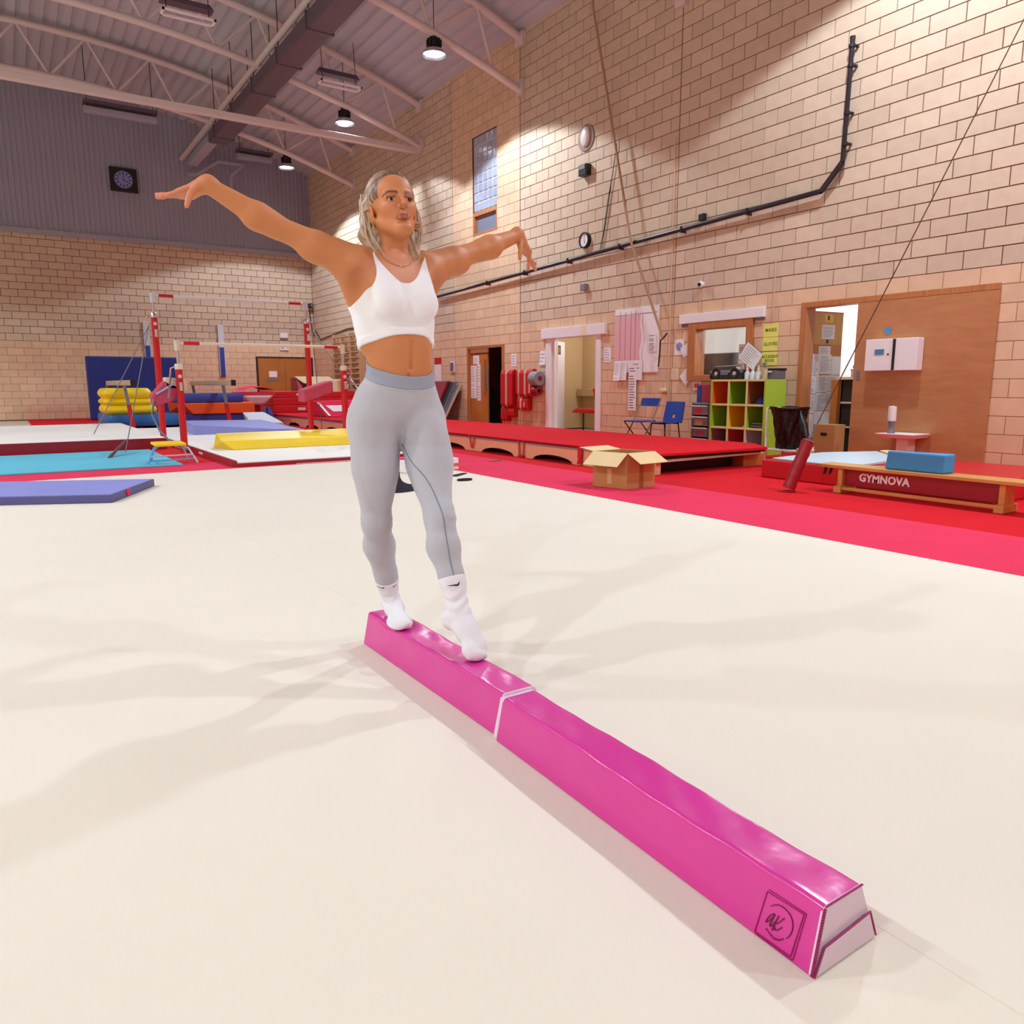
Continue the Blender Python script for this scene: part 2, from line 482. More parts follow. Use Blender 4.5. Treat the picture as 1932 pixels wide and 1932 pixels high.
# tie tube running along the hall
_mb = MB(); _mb.tube([(5.80, -7.9, 8.62), (5.80, 10, 8.62), (5.80, 28.85, 8.62)], 0.075, 10)
tag(_mb.build('roof_tie', M_steel, smooth=True), 'long cream steel tube running beside the dark duct', 'tie')
# round-edged dark duct
M_duct = mat('duct_dark', (92, 78, 92), 0.5, noise=(2, 0.08))
_t = thing('air_duct', (6.02, 17, 8.08), 'long dark purple air duct hung under the roof', 'duct')
_mb = MB(); _mb.box(5.74, 6.29, -7.9, 24.7, 8.08, 8.40); _mb.build('duct_body', M_duct, _t, bev=0.05)
for y in range(-6, 25, 2):
    _mb = MB(); _mb.box(5.72, 6.31, y - .03, y + .03, 8.065, 8.42); _mb.build('flange', M_duct, _t)
    for xx in (5.80, 6.23):
        _mb = MB(); _mb.cyl((xx, y, 8.40), (xx, y, zdeck(xx) + .02), 0.01, n=6); _mb.build('hanger', M_black, _t)
_mb = MB(); _mb.box(5.70, 6.0, 24.7, 27.5, 8.1, 8.3); _mb.build('duct_reducer', M_clad, _t, bev=0.02)
# horizontal curtain rail just under the second truss
_mb = MB(); _mb.box(-8.1, 10.15, 19.62, 19.80, 7.28, 7.42)
tag(_mb.build('curtain_rail', M_steel, bev=0.01), 'long level cream beam across the hall below the middle lamp', 'rail')
# radiant heaters
def heater(x0, x1, Y, label):
    t = thing('radiant_heater', ((x0 + x1) / 2, Y, 8.28), label, 'heater', 'radiant heaters under the roof')
    mb = MB(); mb.hexa([(x0, Y - .02, 8.50), (x1, Y - .02, 8.50), (x1, Y + .22, 8.50), (x0, Y + .22, 8.50)], [(x0 + .05, Y + .04, 8.62), (x1 - .05, Y + .04, 8.62), (x1 - .05, Y + .16, 8.62), (x0 + .05, Y + .16, 8.62)])
    mb.build('hood', M_duct, t)
    mb = MB()
    for a, b, c, d in ((x0, x1, Y - .16, Y - .12), (x0, x1, Y + .12, Y + .16), (x0, x0 + .04, Y - .16, Y + .16), (x1 - .04, x1, Y - .16, Y + .16)): mb.box(a, b, c, d, 8.26, 8.30)
    mb.build('guard_frame', M_white, t)
    for x in (x0 + .1, x1 - .1):
        mb = MB(); mb.cyl((x, Y, 8.30), (x, Y + .1, zdeck(x) + .02), 0.008, n=6); mb.build('hanging_wire', M_black, t)
heater(7.05, 8.10, 18.95, 'flat rectangular heater hung right of the dark duct')
heater(3.28, 4.28, 17.25, 'flat rectangular heater hung left of the duct near photo top')
# linear fittings and vent pipes by the gable
def lin_fit(x0, x1, y, z, label):
    t = thing('linear_heater', ((x0 + x1) / 2, y, z), label, 'heater', 'long pale fittings before the gable')
    mb = MB(); mb.box(x0, x1, y - .12, y + .12, z, z + .16); mb.build('casing', M_clad, t, bev=.03)
    mb = MB(); mb.box(x0, x1, y - .2, y + .2, z + .22, z + .3); mb.build('reflector', M_duct, t)
    for xx in (x0 + .1, x1 - .1):
        mb = MB(); mb.cyl((xx, y, z + .1), (xx, y, zdeck(xx) + .02), .01, n=6); mb.build('hanger', M_black, t)
lin_fit(2.6, 4.47, 25.2, 8.52, 'long pale tube fitting at the far left of roof')
lin_fit(7.25, 8.40, 27.4, 8.52, 'pale tube fitting before the gable by the duct end')
_t = thing('vent_pipes', (6.9, 28.3, 7.7), 'pale bent vent pipes on the grey gable behind raised hand', 'pipes')
_mb = MB(); _mb.tube([(5.85, 28.3, 8.03), (6.1, 28.3, 8.05), (6.85, 28.3, 8.57), (7.68, 28.3, 8.57)], .075, 10); _mb.build('flue_pipe', M_clad, _t, smooth=True)
_mb = MB(); _mb.tube([(7.68, 28.3, 8.57), (7.25, 28.35, 8.15), (7.25, 28.4, 7.6), (7.25, 28.9, 7.6)], .07, 10); _mb.build('elbow_pipe', M_clad, _t, smooth=True)
_mb = MB(); _mb.tube([(5.9, 28.6, 8.2), (6.7, 28.6, 8.95)], .06, 8); _mb.build('stay_pipe', M_clad, _t, smooth=True)

# ================================================================== high bay lamps
M_lens = mat('lamp_lens', (235, 242, 255), 0.3, emit=9.0)
M_refl = mat('lamp_reflector', (190, 195, 205), 0.25, metal=0.7)
def lamp(x, y, label):
    t = thing('pendant_lamp', (x, y, LAMP_Z), label, 'lamp', 'high bay pendant lamps')
    z = LAMP_Z
    mb = MB(); mb.lathe((x, y, z), [(.245, 0), (.25, .012), (.20, .09), (.115, .15), (.11, .15), (.19, .085), (.235, .012), (.245, 0)], 28, caps=False); mb.build('reflector', M_refl, t, smooth=True)
    mb = MB(); mb.lathe((x, y, z), [(.0001, .03), (.21, .04), (.21, .05), (.0001, .06)], 28); mb.build('lens', M_lens, t, smooth=True)
    mb = MB(); mb.lathe((x, y, z), [(.0001, .145), (.135, .15), (.135, .30), (.09, .32), (.085, .39), (.03, .41), (.0001, .41)], 20)
    for k in range(10):
        w = 2 * math.pi * k / 10
        mb.obox((x + .145 * math.cos(w), y + .145 * math.sin(w), z + .225), (.012 * math.cos(w), .012 * math.sin(w), 0), (-.006 * math.sin(w), .006 * math.cos(w), 0), (0, 0, .07))
    mb.build('housing', M_black, t, smooth=True)
    mb = MB(); mb.cyl((x, y, z + .41), (x, y, zdeck(x) + .03), .008, n=6); mb.build('cable', M_black, t)
    ld = bpy.data.lights.new('lamp_light', 'SPOT'); ld.energy = LAMP_W; ld.spot_size = math.radians(128); ld.spot_blend = 0.10; ld.shadow_soft_size = 0.16
    ld.color = (0.885, 0.985, 1.085)
    lo = bpy.data.objects.new('lamp_light', ld); COL.objects.link(lo); lo.parent = t; lo.location = (0, 0, -0.02)
    return t
NAMES = {24.62: 'farthest hanging lamp above the raised right hand', 19.77: 'middle hanging lamp, left of the three in view', 14.86: 'nearest hanging lamp in view, high above the head'}
_ord = ('first', 'second', 'third', 'fourth', 'fifth', 'sixth', 'seventh')
for i, y in enumerate(LAMP_Y):
    lamp(LAMP_XR, y, NAMES.get(y, 'pendant lamp of the right hand row, %s from the far end wall' % _ord[i]))
for i, y in enumerate((24.62, 19.77, 14.86, 10.0, 5.2, 0.35, -4.5)):
    lamp(LAMP_XL, y, 'pendant lamp of the left hand row, %s from the far end wall' % _ord[i])
# ================================================================== right wall: doors, windows, rooms behind
M_room = mat('room_wall_beige', (222, 196, 150), 0.8, noise=(1, 0.03))
M_office = mat('room_wall_white', (236, 236, 232), 0.8)
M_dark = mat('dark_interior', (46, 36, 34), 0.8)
M_slate = mat('slate_panel', (112, 110, 128), 0.6)
M_glass = mat('window_glass', (235, 240, 245), 0.05, trans=1.0, alpha=0.25)
M_blue = mat('plastic_blue', (24, 66, 158), 0.4)
M_lime = mat('lime_laminate', (164, 200, 58), 0.5)
M_yellowp = mat('paper_yellow', (232, 232, 120), 0.8)
M_ink = mat('ink', (70, 66, 74), 0.8)
M_inkg = mat('ink_green', (110, 128, 40), 0.8)
M_inkf = mat('ink_faint', (170, 172, 184), 0.8)
M_card = mat('cardboard', (184, 136, 84), 0.85, noise=(4, 0.05))
M_cardl = mat('cardboard_light', (226, 200, 152), 0.85, noise=(4, 0.04))
M_vred = mat('vinyl_red', (196, 16, 34), 0.42, noise=(2, 0.05), bump=(7, 0.15, 0.01))
M_vdred = mat('vinyl_dark_red', (150, 14, 36), 0.4, bump=(9, 0.3, 0.01))
M_tape = mat('strap_beige', (206, 178, 150), 0.7)
def room(x1, y0, y1, m, tagname, light):
    mb = MB(); mb.box(x1, x1 + .08, y0, y1, 0, 2.7); tag(mb.build('wall_' + tagname, m, base=(x1, y0, 0)), kind='structure')
    mb = MB(); mb.box(WX + .225, x1, y1, y1 + .08, 0, 2.7).box(WX + .225, x1, y0 - .08, y0, 0, 2.7); tag(mb.build('wall_' + tagname + '_sides', m, base=(x1, y0, 0)), kind='structure')
    mb = MB(); mb.box(WX + .225, x1, y0, y1, 2.7, 2.75); tag(mb.build('ceiling_' + tagname, M_white, base=(x1, y0, 2.7)), kind='structure')
    if light:
        t = thing('ceiling_lamp', ((WX + x1) / 2 + .3, (y0 + y1) / 2, 2.6), 'added ceiling lamp inside the ' + light[1], 'lamp')  # unseen fitting added, with a point light, to brighten the room
        mb = MB(); mb.lathe(((WX + x1) / 2 + .3, (y0 + y1) / 2, 2.60), [(.0001, 0), (.16, .01), (.17, .06), (.17, .10), (.0001, .10)], 20); mb.build('diffuser', M_lens, t, smooth=True)
        ld = bpy.data.lights.new('added_room_light', 'POINT'); ld.energy = light[0]; ld.shadow_soft_size = .15
        lo = bpy.data.objects.new('added_room_light', ld); COL.objects.link(lo); lo.parent = t; lo.location = (0, 0, -.18)
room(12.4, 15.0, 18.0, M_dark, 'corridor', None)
room(12.0, 11.4, 14.9, M_room, 'side_room', (28, 'beige side room behind white door frame'))
room(12.9, 5.2, 10.6, M_office, 'office', (90, 'white office behind the window and papered door'))
def framed(name, label, parts):
    t = thing(name, parts[0], label, None); t['kind'] = 'structure'; del_cat = t
    return t
# ---- doorway with wood frame and half open wooden double door (left)
d1 = thing('door_1', (WX, 16.5, 0), 'wooden double doorway beside hanging red pads, one leaf papered', None); d1['kind'] = 'structure'
_mb = MB(); _mb.box(WX - .012, WX + .2, 15.60, 15.70, 0, 2.02).box(WX - .012, WX + .2, 17.30, 17.37, 0, 2.02).box(WX - .012, WX + .2, 15.70, 17.30, 1.97, 2.02); _mb.build('door_frame', M_frame, d1, bev=.004)
_mb = MB(); _mb.box(WX + .05, WX + .09, 16.44, 17.30, 0.01, 1.84); _mb.build('door_leaf', M_wood, d1, bev=.003)
_mb = MB(); _mb.box(WX + .05, WX + .09, 16.44, 17.30, 1.86, 1.97); _mb.build('top_panel', M_tan, d1)
_mb = MB(); _mb.box(WX + .03, WX + .05, 16.52, 16.60, .84, 1.7); _mb.box(WX + .01, WX + .05, 16.53, 16.59, .84, .86); _mb.build('pull_handle', mat('brass', (196, 150, 80), .3, metal=.8), d1, bev=.004)
_mb = MB(); _mb.box(WX + .04, WX + .05, 16.42, 16.50, .95, 1.45); _mb.build('finger_plate', M_grey, d1)
_mb = MB(); _mb.box(11.2, 11.24, 16.6, 18.0, 0.03, 2.0); _mb.build('inner_door', M_wood, d1)
_mb = MB(); _mb.box(11.18, 11.2, 16.85, 17.6, 1.05, 1.85); _mb.build('inner_glass', mat('dim_glass', (120, 104, 88), .2), d1)
_mb = MB(); _mb.box(11.15, 11.2, 16.6, 18.0, .62, .98).box(11.15, 11.2, 16.6, 18.0, .05, .57); _mb.build('slate_panels', M_slate, d1, bev=.01)
_k = 0
def sheet(y0, y1, z0, z1, label, m=None, x=WX, lines=0, name='paper_sheet', group=None, rot=0.0, ink=None, curl=0.0, cols=1):
    """one sheet stuck on the right wall; y0 > y1 as read from inside"""
    t = thing(name, (x - .004, (y0 + y1) / 2, min(z0, z1)), label, 'paper' if name == 'paper_sheet' else name.split('_')[-1], group)
    cy, cz = (y0 + y1) / 2, (z0 + z1) / 2
    w, h = abs(y0 - y1) / 2, abs(z1 - z0) / 2
    R = Vector((0, -math.cos(rot), math.sin(rot))); U = Vector((0, math.sin(rot), math.cos(rot)))
    mb = MB()
    def fn(a, b):
        p = Vector((x - .003, cy, cz)) + R * (a * 2 - 1) * w + U * (b * 2 - 1) * h
        p.x -= curl * (1 - b) ** 2
        return p
    mb.grid(fn, 1, 4)
    k = len(mb.v); n = k
    mb.v += [(p[0] - .002, p[1], p[2]) for p in mb.v[:k]]
    mb.f = [[i + k for i in f] for f in mb.f] + [f[::-1] for f in mb.f]
    mb.build('sheet', m or M_paper, t)
    if lines:
        mb = MB(); rnd = random.Random(int((y0 + z0) * 1000))
        for c in range(cols):
            for i in range(lines):
                zz = 1 - (i + 1) / (lines + 1); xl = -0.82 + c * 1.64 / cols; xr = xl + (1.64 / cols - .08) * rnd.uniform(.6, 1)
                hh = h * .5 / (lines + 1)
                if rnd.random() < .12: continue
                c0 = Vector((x - .0062 - curl * (1 - zz) ** 2, cy, cz)) + U * (zz * 2 - 1) * h
                mb.obox(c0 + R * w * (xl + xr) / 2, R * w * (xr - xl) / 2, (0.0004, 0, 0), U * hh * .55)
        mb.build('print', ink or M_inkf, t)['kind'] = 'stuff'
    return t
_g = 'white papers stuck on the wall and doors'
# papers on the leaf of the left door
sheet(17.27, 16.98, .72, 1.55, 'tall column of white papers on the wooden door leaf', lines=14, x=WX + .05)
sheet(16.95, 16.78, .66, 1.58, 'narrow white paper strip right of the tall column on door leaf', lines=12, x=WX + .05)
sheet(17.14, 16.84, 1.585, 1.80, 'square white notice at the top of the wooden door leaf', lines=5, x=WX + .05)
sheet(15.29, 15.06, 1.49, 1.79, 'white notice on the wall above hanging red pads', lines=4)
sheet(14.12, 13.90, 1.50, 1.81, 'white curled notice beside the left jamb of white doorway', lines=3, curl=.02)
sheet(11.92, 11.70, 1.50, 1.80, 'white notice right of the white doorway', lines=5)
_t = thing('wall_intercom', (WX, 18.1, 1.39), 'small dark grey panel on tan wall left of the wooden door', 'panel')
_mb = MB(); _mb.box(WX - .03, WX - .001, 18.02, 18.24, 1.40, 1.68); _mb.build('backing', M_white, _t, bev=.004)
_mb = MB(); _mb.box(WX - .045, WX - .031, 18.05, 18.21, 1.43, 1.65); _mb.build('cover', M_slate, _t, bev=.004)
# ---- white framed doorway
d2 = thing('door_2', (WX, 12.93, 0), 'white framed doorway into the beige side room', None); d2['kind'] = 'structure'
_mb = MB(); _mb.box(WX - .03, WX + .22, 13.74, 13.87, 0, 2.06); _mb.build('jamb', M_white, d2, bev=.004)
_mb = MB(); _mb.box(WX - .03, WX + .22, 12.0, 12.15, 0, 2.06); _mb.build('jamb', M_white, d2, bev=.004)
_mb = MB(); _mb.box(WX - .07, WX + .22, 11.84, 14.0, 2.06, 2.27); _mb.build('lintel_board', M_white, d2, bev=.006)
_mb = MB(); _mb.box(WX - .074, WX - .07, 12.42, 12.56, 2.065, 2.265); _mb.build('tape_patch', mat('tape_cream', (236, 222, 190), .7), d2)
_h, _e = Vector((10.24, 13.72, 0)), Vector((10.865, 14.16, 0)); _d = (_e - _h).normalized(); _n = Vector((-_d.y, _d.x, 0))
_mb = MB(); _mb.obox(_h + _d * .37 + Vector((0, 0, 1.02)), _d * .37, _n * .02, (0, 0, 1.0)); _mb.build('door_leaf', M_white, d2, bev=.003)
_c = _h + _d * .30 + Vector((0, 0, 1.83)) - _n * .023
_mb = MB(); _mb.obox(_c, _d * .12, _n * .003, (0, 0, .10)); _mb.build('door_sign', mat('sign_dark', (62, 52, 40), .5), d2)
_mb = MB(); _mb.obox(_c - _n * .004, _d * .06, _n * .002, (0, 0, .06)); _mb.build('sign_emblem', mat('sign_olive', (140, 140, 40), .5), d2)
_mb = MB(); _mb.box(11.80, 12.0, 11.42, 14.85, .78, .96); tag(_mb.build('wall_ledge', M_room, bev=.01), 'beige ledge along the wall inside the side room', 'ledge')
_t = thing('red_chair', (11.0, 13.25, 0), 'red upholstered chair inside the beige side room', 'chair')
_mb = MB(); _mb.hexa([(10.8, 12.9, .43), (11.3, 12.9, .43), (11.3, 13.82, .43), (10.8, 13.82, .43)], [(10.8, 12.9, .50), (11.3, 12.9, .5), (11.25, 13.7, .53), (10.85, 13.7, .53)]); _mb.build('seat', mat('fabric_red', (190, 26, 26), .8), _t, bev=.02)
_mb = MB(); _mb.obox((11.05, 12.95, .75), (.24, 0, 0), (0, .03, -.012), (0, .09, .22)); _mb.build('backrest', MATS['fabric_red'], _t, bev=.02)
for a, b in ((10.84, 12.95), (11.26, 12.95), (10.84, 13.4), (11.26, 13.4)):
    _mb = MB(); _mb.cyl((a, b, -.03), (a, b, .43), .016, n=8); _mb.build('leg', M_dark, _t)
# ---- red rolled pads hung on the wall
def pad(y0, y1, z0, z1, label, dep=.16, stripe=None, txt=None, x=WX - .01):
    t = thing('hanging_pad', (x, (y0 + y1) / 2, z0), label, 'pad', 'red pads hanging on the wall')
    mb = MB()
    n = 10
    sec = [(x, z0), (x - dep * .75, z0), (x - dep, z0 + .05), (x - dep, z1 - .10), (x - dep * .8, z1 - .02), (x - dep * .4, z1), (x, z1 - .02)]
    mb.prism([(p, y0, q) for p, q in sec], (0, y1 - y0, 0)); mb.build('cover', M_vred, t, bev=.012)
    if stripe:
        mb = MB(); mb.prism([(p - .004, stripe, q + (.003 if q > z0 + .3 else 0)) for p, q in sec[1:6]] + [(p + .01, stripe, q - .01) for p, q in sec[1:6]][::-1], (0, -.07, 0)); mb.build('strap', M_tape, t)
    if txt:
        mb = MB(); mb.box(x - dep - .003, x - dep - .001, txt, txt - .03, z0 + .08, z1 - .12); mb.build('white_mark', M_white, t)
    return t
pad(15.52, 15.02, .55, 1.42, 'left red pad with a beige strap hung beside the wooden doorway', stripe=15.3)
pad(15.58, 15.30, .20, .545, 'short red pad hanging lowest, next to the doorway', dep=.12)
pad(15.26, 15.0, .30, .545, 'short dark red pad hanging below the left strapped pad', dep=.14)
pad(14.98, 14.76, .81, 1.40, 'middle red pad in shadow between two strapped pads', dep=.10, stripe=14.86)
pad(14.73, 14.22, .80, 1.42, 'right upper red pad with beige strap and white lettering', stripe=14.52, txt=14.32)
pad(14.85, 14.42, .48, .79, 'lower right red pad with thin beige strap and white lettering', dep=.14, stripe=14.72, txt=14.56)
_t = thing('rolled_mat', (WX - .13, 14.02, 1.0), 'rolled grey mat hung end-on beside white door jamb', 'mat')
_mb = MB(); _mb.lathe((WX - .145, 13.92, 1.20), [(.06, 0), (.15, 0), (.16, .02), (.16, .26), (.06, .26), (.06, 0)], 20, axis=(0, 1, 0), caps=False); _mb.build('grey_roll', mat('foam_grey', (150, 148, 158), .8), _t, smooth=True)
_mb = MB(); _mb.lathe((WX - .145, 13.935, 1.20), [(.0001, 0), (.058, 0), (.058, .2), (.0001, .2)], 16, axis=(0, 1, 0)); _mb.build('red_core', M_vdred, _t, smooth=True)
_t = thing('rolled_mat', (WX - .12, 14.15, .8), 'small dark rolled mat below the grey roll', 'mat')
_mb = MB(); _mb.lathe((WX - .13, 13.98, .925), [(.04, 0), (.09, 0), (.095, .02), (.095, .2), (.04, .2), (.04, 0)], 16, axis=(0, 1, 0), caps=False); _mb.build('roll', M_vdred, _t, smooth=True)
# ---- mats leaning on the wall
def leaning(y0, y1, z1, lean, m, label, edge=None, back=.04):
    t = thing('leaning_mat', (WX - .3, (y0 + y1) / 2, 0), label, 'mat', 'folded mats leaning on the wall')
    mb = MB(); mb.hexa([(WX - lean - back, y0, 0), (WX - lean, y0, 0), (WX - lean, y1, 0), (WX - lean - back, y1, 0)], [(WX - .05 - back, y0, z1), (WX - .05, y0, z1), (WX - .05, y1, z1), (WX - .05 - back, y1, z1)])
    mb.build('mat_body', m, t, bev=.008)
    if edge:
        mb = MB(); mb.hexa([(WX - lean - back - .004, y1 - .02, 0), (WX - lean + .004, y1 - .02, 0), (WX - lean + .004, y1, 0), (WX - lean - back - .004, y1, 0)], [(WX - .054 - back, y1 - .02, z1), (WX - .046, y1 - .02, z1), (WX - .046, y1, z1), (WX - .054 - back, y1, z1)]); mb.build('edge_strip', edge, t)
leaning(19.3, 18.15, 1.16, .62, mat('mat_maroon', (140, 24, 52), .5), 'maroon mat leaning against the tan wall', back=.12)
leaning(18.14, 17.86, 1.14, .66, M_black, 'black folded mat with pale edge leaning beside the maroon mat', M_grey, .05)
leaning(17.84, 17.62, 1.06, .64, mat('mat_grey', (86, 84, 90), .6), 'grey folded mat leaning nearest the wooden door', M_tape, .05)
# ---- pin board with membership chart
_t = thing('notice_board', (WX, 10.97, 1.15), 'large white notice board with a pink lined chart', 'board')
_mb = MB(); _mb.box(WX - .02, WX - .001, 10.38, 11.58, 1.29, 2.50); _mb.build('board', M_paper, _t, bev=.003)
_mb = MB(); _mb.box(WX - .023, WX - .020, 10.80, 11.57, 1.53, 2.37); _mb.build('pink_chart', mat('paper_pink', (240, 208, 218), .8), _t)
_mb = MB()
for i in range(40): _mb.box(WX - .0245, WX - .023, 10.80, 11.57, 1.54 + i * .0208, 1.546 + i * .0208)
_mb.build('chart_lines', mat('ink_pink', (214, 140, 160), .8), _t)
_mb = MB()
for y in (11.42, 11.27, 11.11, 10.99): _mb.box(WX - .0255, WX - .0245, y, y + .006, 1.53, 2.44)
_mb.box(WX - .0255, WX - .0245, 10.42, 11.57, 2.375, 2.383)
_mb.build('chart_rules', M_ink, _t)
_mb = MB(); _mb.grid(lambda a, b: (WX - .026, 10.80 - a * .06 + .03 * math.sin(b * 9) + .04, 1.50 + b * .86), 3, 14); _mb.build('torn_paper', M_paper, _t)
sheet(10.62, 10.42, 1.66, 1.99, 'printed list pinned on right side of the notice board', lines=10, x=WX - .024, ink=M_ink)
sheet(11.57, 11.37, 1.14, 1.50, 'white sheet curling off the lower left of the notice board', lines=8, x=WX - .026, curl=.03)
sheet(11.36, 11.20, 1.15, 1.50, 'second white sheet curling under the pink chart', lines=8, x=WX - .026, curl=.02)
sheet(11.05, 10.77, 1.15, 1.52, 'white sheet at the stepped lower corner of the board', lines=4, x=WX - .026)
sheet(11.14, 10.92, .57, 1.42, 'long white paper strip hanging below the notice board', lines=16, x=WX - .028, ink=M_ink)
# ---- window with wooden frame
w1 = thing('window_1', (WX, 8.93, 1.12), 'office window in a wooden frame under white board', None); w1['kind'] = 'structure'
_mb = MB(); _mb.box(WX - .05, WX + .2, 9.44, 9.62, 1.12, 2.12).box(WX - .05, WX + .2, 8.24, 8.36, 1.12, 2.12).box(WX - .05, WX + .2, 8.36, 9.44, 2.0, 2.12).box(WX - .07, WX + .2, 8.36, 9.44, 1.12, 1.23); _mb.build('window_frame', M_frame, w1, bev=.008)
_mb = MB(); _mb.box(WX + .12, WX + .125, 8.36, 9.44, 1.23, 2.0); _mb.build('pane', M_glass, w1)
_mb = MB(); _mb.box(WX - .06, WX - .001, 8.02, 9.83, 2.115, 2.27); tag(_mb.build('trim_3', M_white, bev=.006), 'white board over the office window', kind='structure')
_mb = MB(); _mb.box(WX - .004, WX - .001, 8.03, 8.26, 2.07, 2.113).box(WX - .004, WX - .001, 9.62, 9.82, 2.06, 2.113); tag(_mb.build('trim_4', M_grey), kind='structure')
slab('dark_cabinet', mat('cabinet_dark', (66, 62, 80), .5), 10.9, 11.3, 9.05, 10.1, 0, 1.62, 'dark cabinet inside the office seen through the window', 'cabinet', bev=.01)
slab('office_pillar', M_office, 10.6, 10.9, 9.95, 10.3, 0, 2.69, 'white pillar inside the office at left edge of the window', 'pillar')
sheet(8.62, 8.37, 1.40, 1.72, 'printed white notice stuck inside the office window', lines=9, x=WX + .118, ink=M_ink, cols=2)
sheet(8.66, 8.37, 1.26, 1.38, 'plain white strip at the lower right of the office window', x=WX + .118)
sheet(8.42, 8.05, 1.36, 1.66, 'tilted white sheet overlapping the right window jamb', x=WX - .055, rot=-.62, lines=7)
# yellow signs
for i, (s, z) in enumerate((('MASKS', 1.905), ('GLOVES', 1.69), ('ACCIDENT\nBOOK', 1.465))):
    t = sheet(8.05, 7.765, z - .105, z + .105, 'yellow paper sign reading ' + s.replace('\n', ' '), M_yellowp, name='yellow_sign', group='yellow paper signs')
    text('lettering', s, .072 if i < 2 else .062, (WX - .0056, 7.905, z), ONWALL, M_inkg, t, ext=.0006, bold=.0015)
# papers left of the window
t = sheet(9.97, 9.745, 1.58, 1.86, 'white paper with a blue drawing left of the window', lines=0)
_mb = MB(); _mb.lathe((WX - .0058, 9.86, 1.73), [(.0001, 0), (.05, 0), (.075, .0005), (.0001, .0006)], 14, axis=(-1, 0, 0)); _mb.build('blue_drawing', mat('ink_blue', (140, 150, 214), .8), t)
sheet(9.79, 9.52, 1.58, 1.77, 'tilted white paper overlapping left window jamb, upper one', rot=.45, x=WX - .012)
sheet(9.77, 9.55, 1.09, 1.31, 'tilted white paper below the left window jamb', rot=.75, x=WX - .012)
sheet(10.03, 9.86, 1.15, 1.35, 'small cream notice left of the window', mat('paper_cream', (240, 226, 176), .8), lines=6)
t = sheet(9.50, 9.30, .97, 1.18, 'small pink and white flyer above the blue box', M_paper, rot=.15, x=WX - .01)
_mb = MB(); _mb.box(WX - .0175, WX - .0162, 9.33, 9.46, 1.0, 1.08); _mb.build('pink_print', mat('print_pink', (226, 90, 110), .7), t)
# hook with rounded knob on wall
_t = thing('wall_hook', (WX, 10.14, .92), 'cream round knob fixed to the tan wall above chairs', 'hook')
_mb = MB(); _mb.lathe((WX, 10.17, .95), [(.05, 0), (.05, .03), (.03, .04), (.03, .09), (.055, .10), (.05, .14), (.0001, .15)], 16, axis=(-1, 0, 0)); _mb.build('knob', mat('knob_cream', (226, 196, 160), .5), _t, smooth=True)
# conduits on the movement joint
_mb = MB(); _mb.cyl((WX - .012, 10.10, .05), (WX - .012, 10.10, 5.3), .011, n=6); tag(_mb.build('conduit', M_tan), 'thin tan conduit running up beside the wall joint', 'conduit')
_mb = MB(); _mb.cyl((WX - .012, 9.40, 2.25), (WX - .012, 9.40, 2.70), .009, n=6); tag(_mb.build('conduit', M_tape), 'short pale conduit below the round sensor', 'conduit')
_mb = MB(); _mb.cyl((WX - .012, 7.88, 2.03), (WX - .012, 7.88, 3.0), .009, n=6); tag(_mb.build('conduit', M_tape), 'thin pale conduit above the MASKS sign', 'conduit')
_mb = MB(); _mb.lathe((WX, 9.37, 2.75), [(.05, 0), (.055, .05), (.04, .09), (.0001, .10)], 16, axis=(-1, 0, 0)); _t = _mb.build('wall_sensor', M_white, smooth=True, base=(WX, 9.37, 2.7)); tag(_t, 'round white sensor with dark eye above the office window', 'sensor')
_mb = MB(); _mb.lathe((WX - .085, 9.36, 2.745), [(.0001, 0), (.034, 0), (.03, .02), (.0001, .022)], 14, axis=(-1, 0, 0)); _mb.build('eye', M_black, _t, smooth=True)
# ---- clock, boxes, bulkhead on the upper wall
_t = thing('wall_clock', (WX, 12.53, 3.94), 'round white faced wall clock with a black rim', 'clock')
_mb = MB(); _mb.lathe((WX - .001, 12.53, 3.945), [(.0001, 0), (.155, 0), (.155, .07), (.13, .075), (.13, .05), (.0001, .05)], 32, axis=(-1, 0, 0)); _mb.build('case', M_black, _t, smooth=True)
_mb = MB(); _mb.lathe((WX - .052, 12.53, 3.945), [(.0001, 0), (.13, 0), (.13, .004), (.0001, .004)], 32, axis=(-1, 0, 0)); _mb.build('dial', M_paper, _t)
for ang, L, w in ((2.75, .07, .006), (.12, .10, .004)):
    _mb = MB(); _d = Vector((0, -math.sin(ang), math.cos(ang))); _mb.obox(Vector((WX - .059, 12.53, 3.945)) + _d * L / 2, _d * L / 2, _d.cross(Vector((1, 0, 0))) * w, (.001, 0, 0)); _mb.build('hand', M_black, _t)
_mb = MB()
for k in range(12):
    _d = Vector((0, math.sin(k * math.pi / 6), math.cos(k * math.pi / 6))); _mb.obox(Vector((WX - .0565, 12.53, 3.945)) + _d * .115, _d * .01, _d.cross(Vector((1, 0, 0))) * .003, (.0005, 0, 0))
_mb.build('hour_marks', M_black, _t)
_t = thing('wall_speaker', (WX, 12.52, 5.16), 'small black box on the upper wall above the clock', 'box')
_mb = MB(); _mb.box(WX - .14, WX - .001, 12.40, 12.64, 5.17, 5.38); _mb.build('body', M_black, _t, bev=.01)
_mb = MB(); _mb.box(WX - .15, WX - .141, 12.43, 12.61, 5.28, 5.36); _mb.build('grille', M_grey, _t)
_t = thing('bulkhead_lamp', (WX, 12.56, 5.75), 'oval pale bulkhead fitting on grimy patch of the upper wall', 'lamp')
_mb = MB(); _mb.ell((WX - .05, 12.54, 5.91), .06, .14, .19, 20, 12); _mb.build('lens', mat('dull_white', (216, 208, 204), .4), _t, smooth=True)
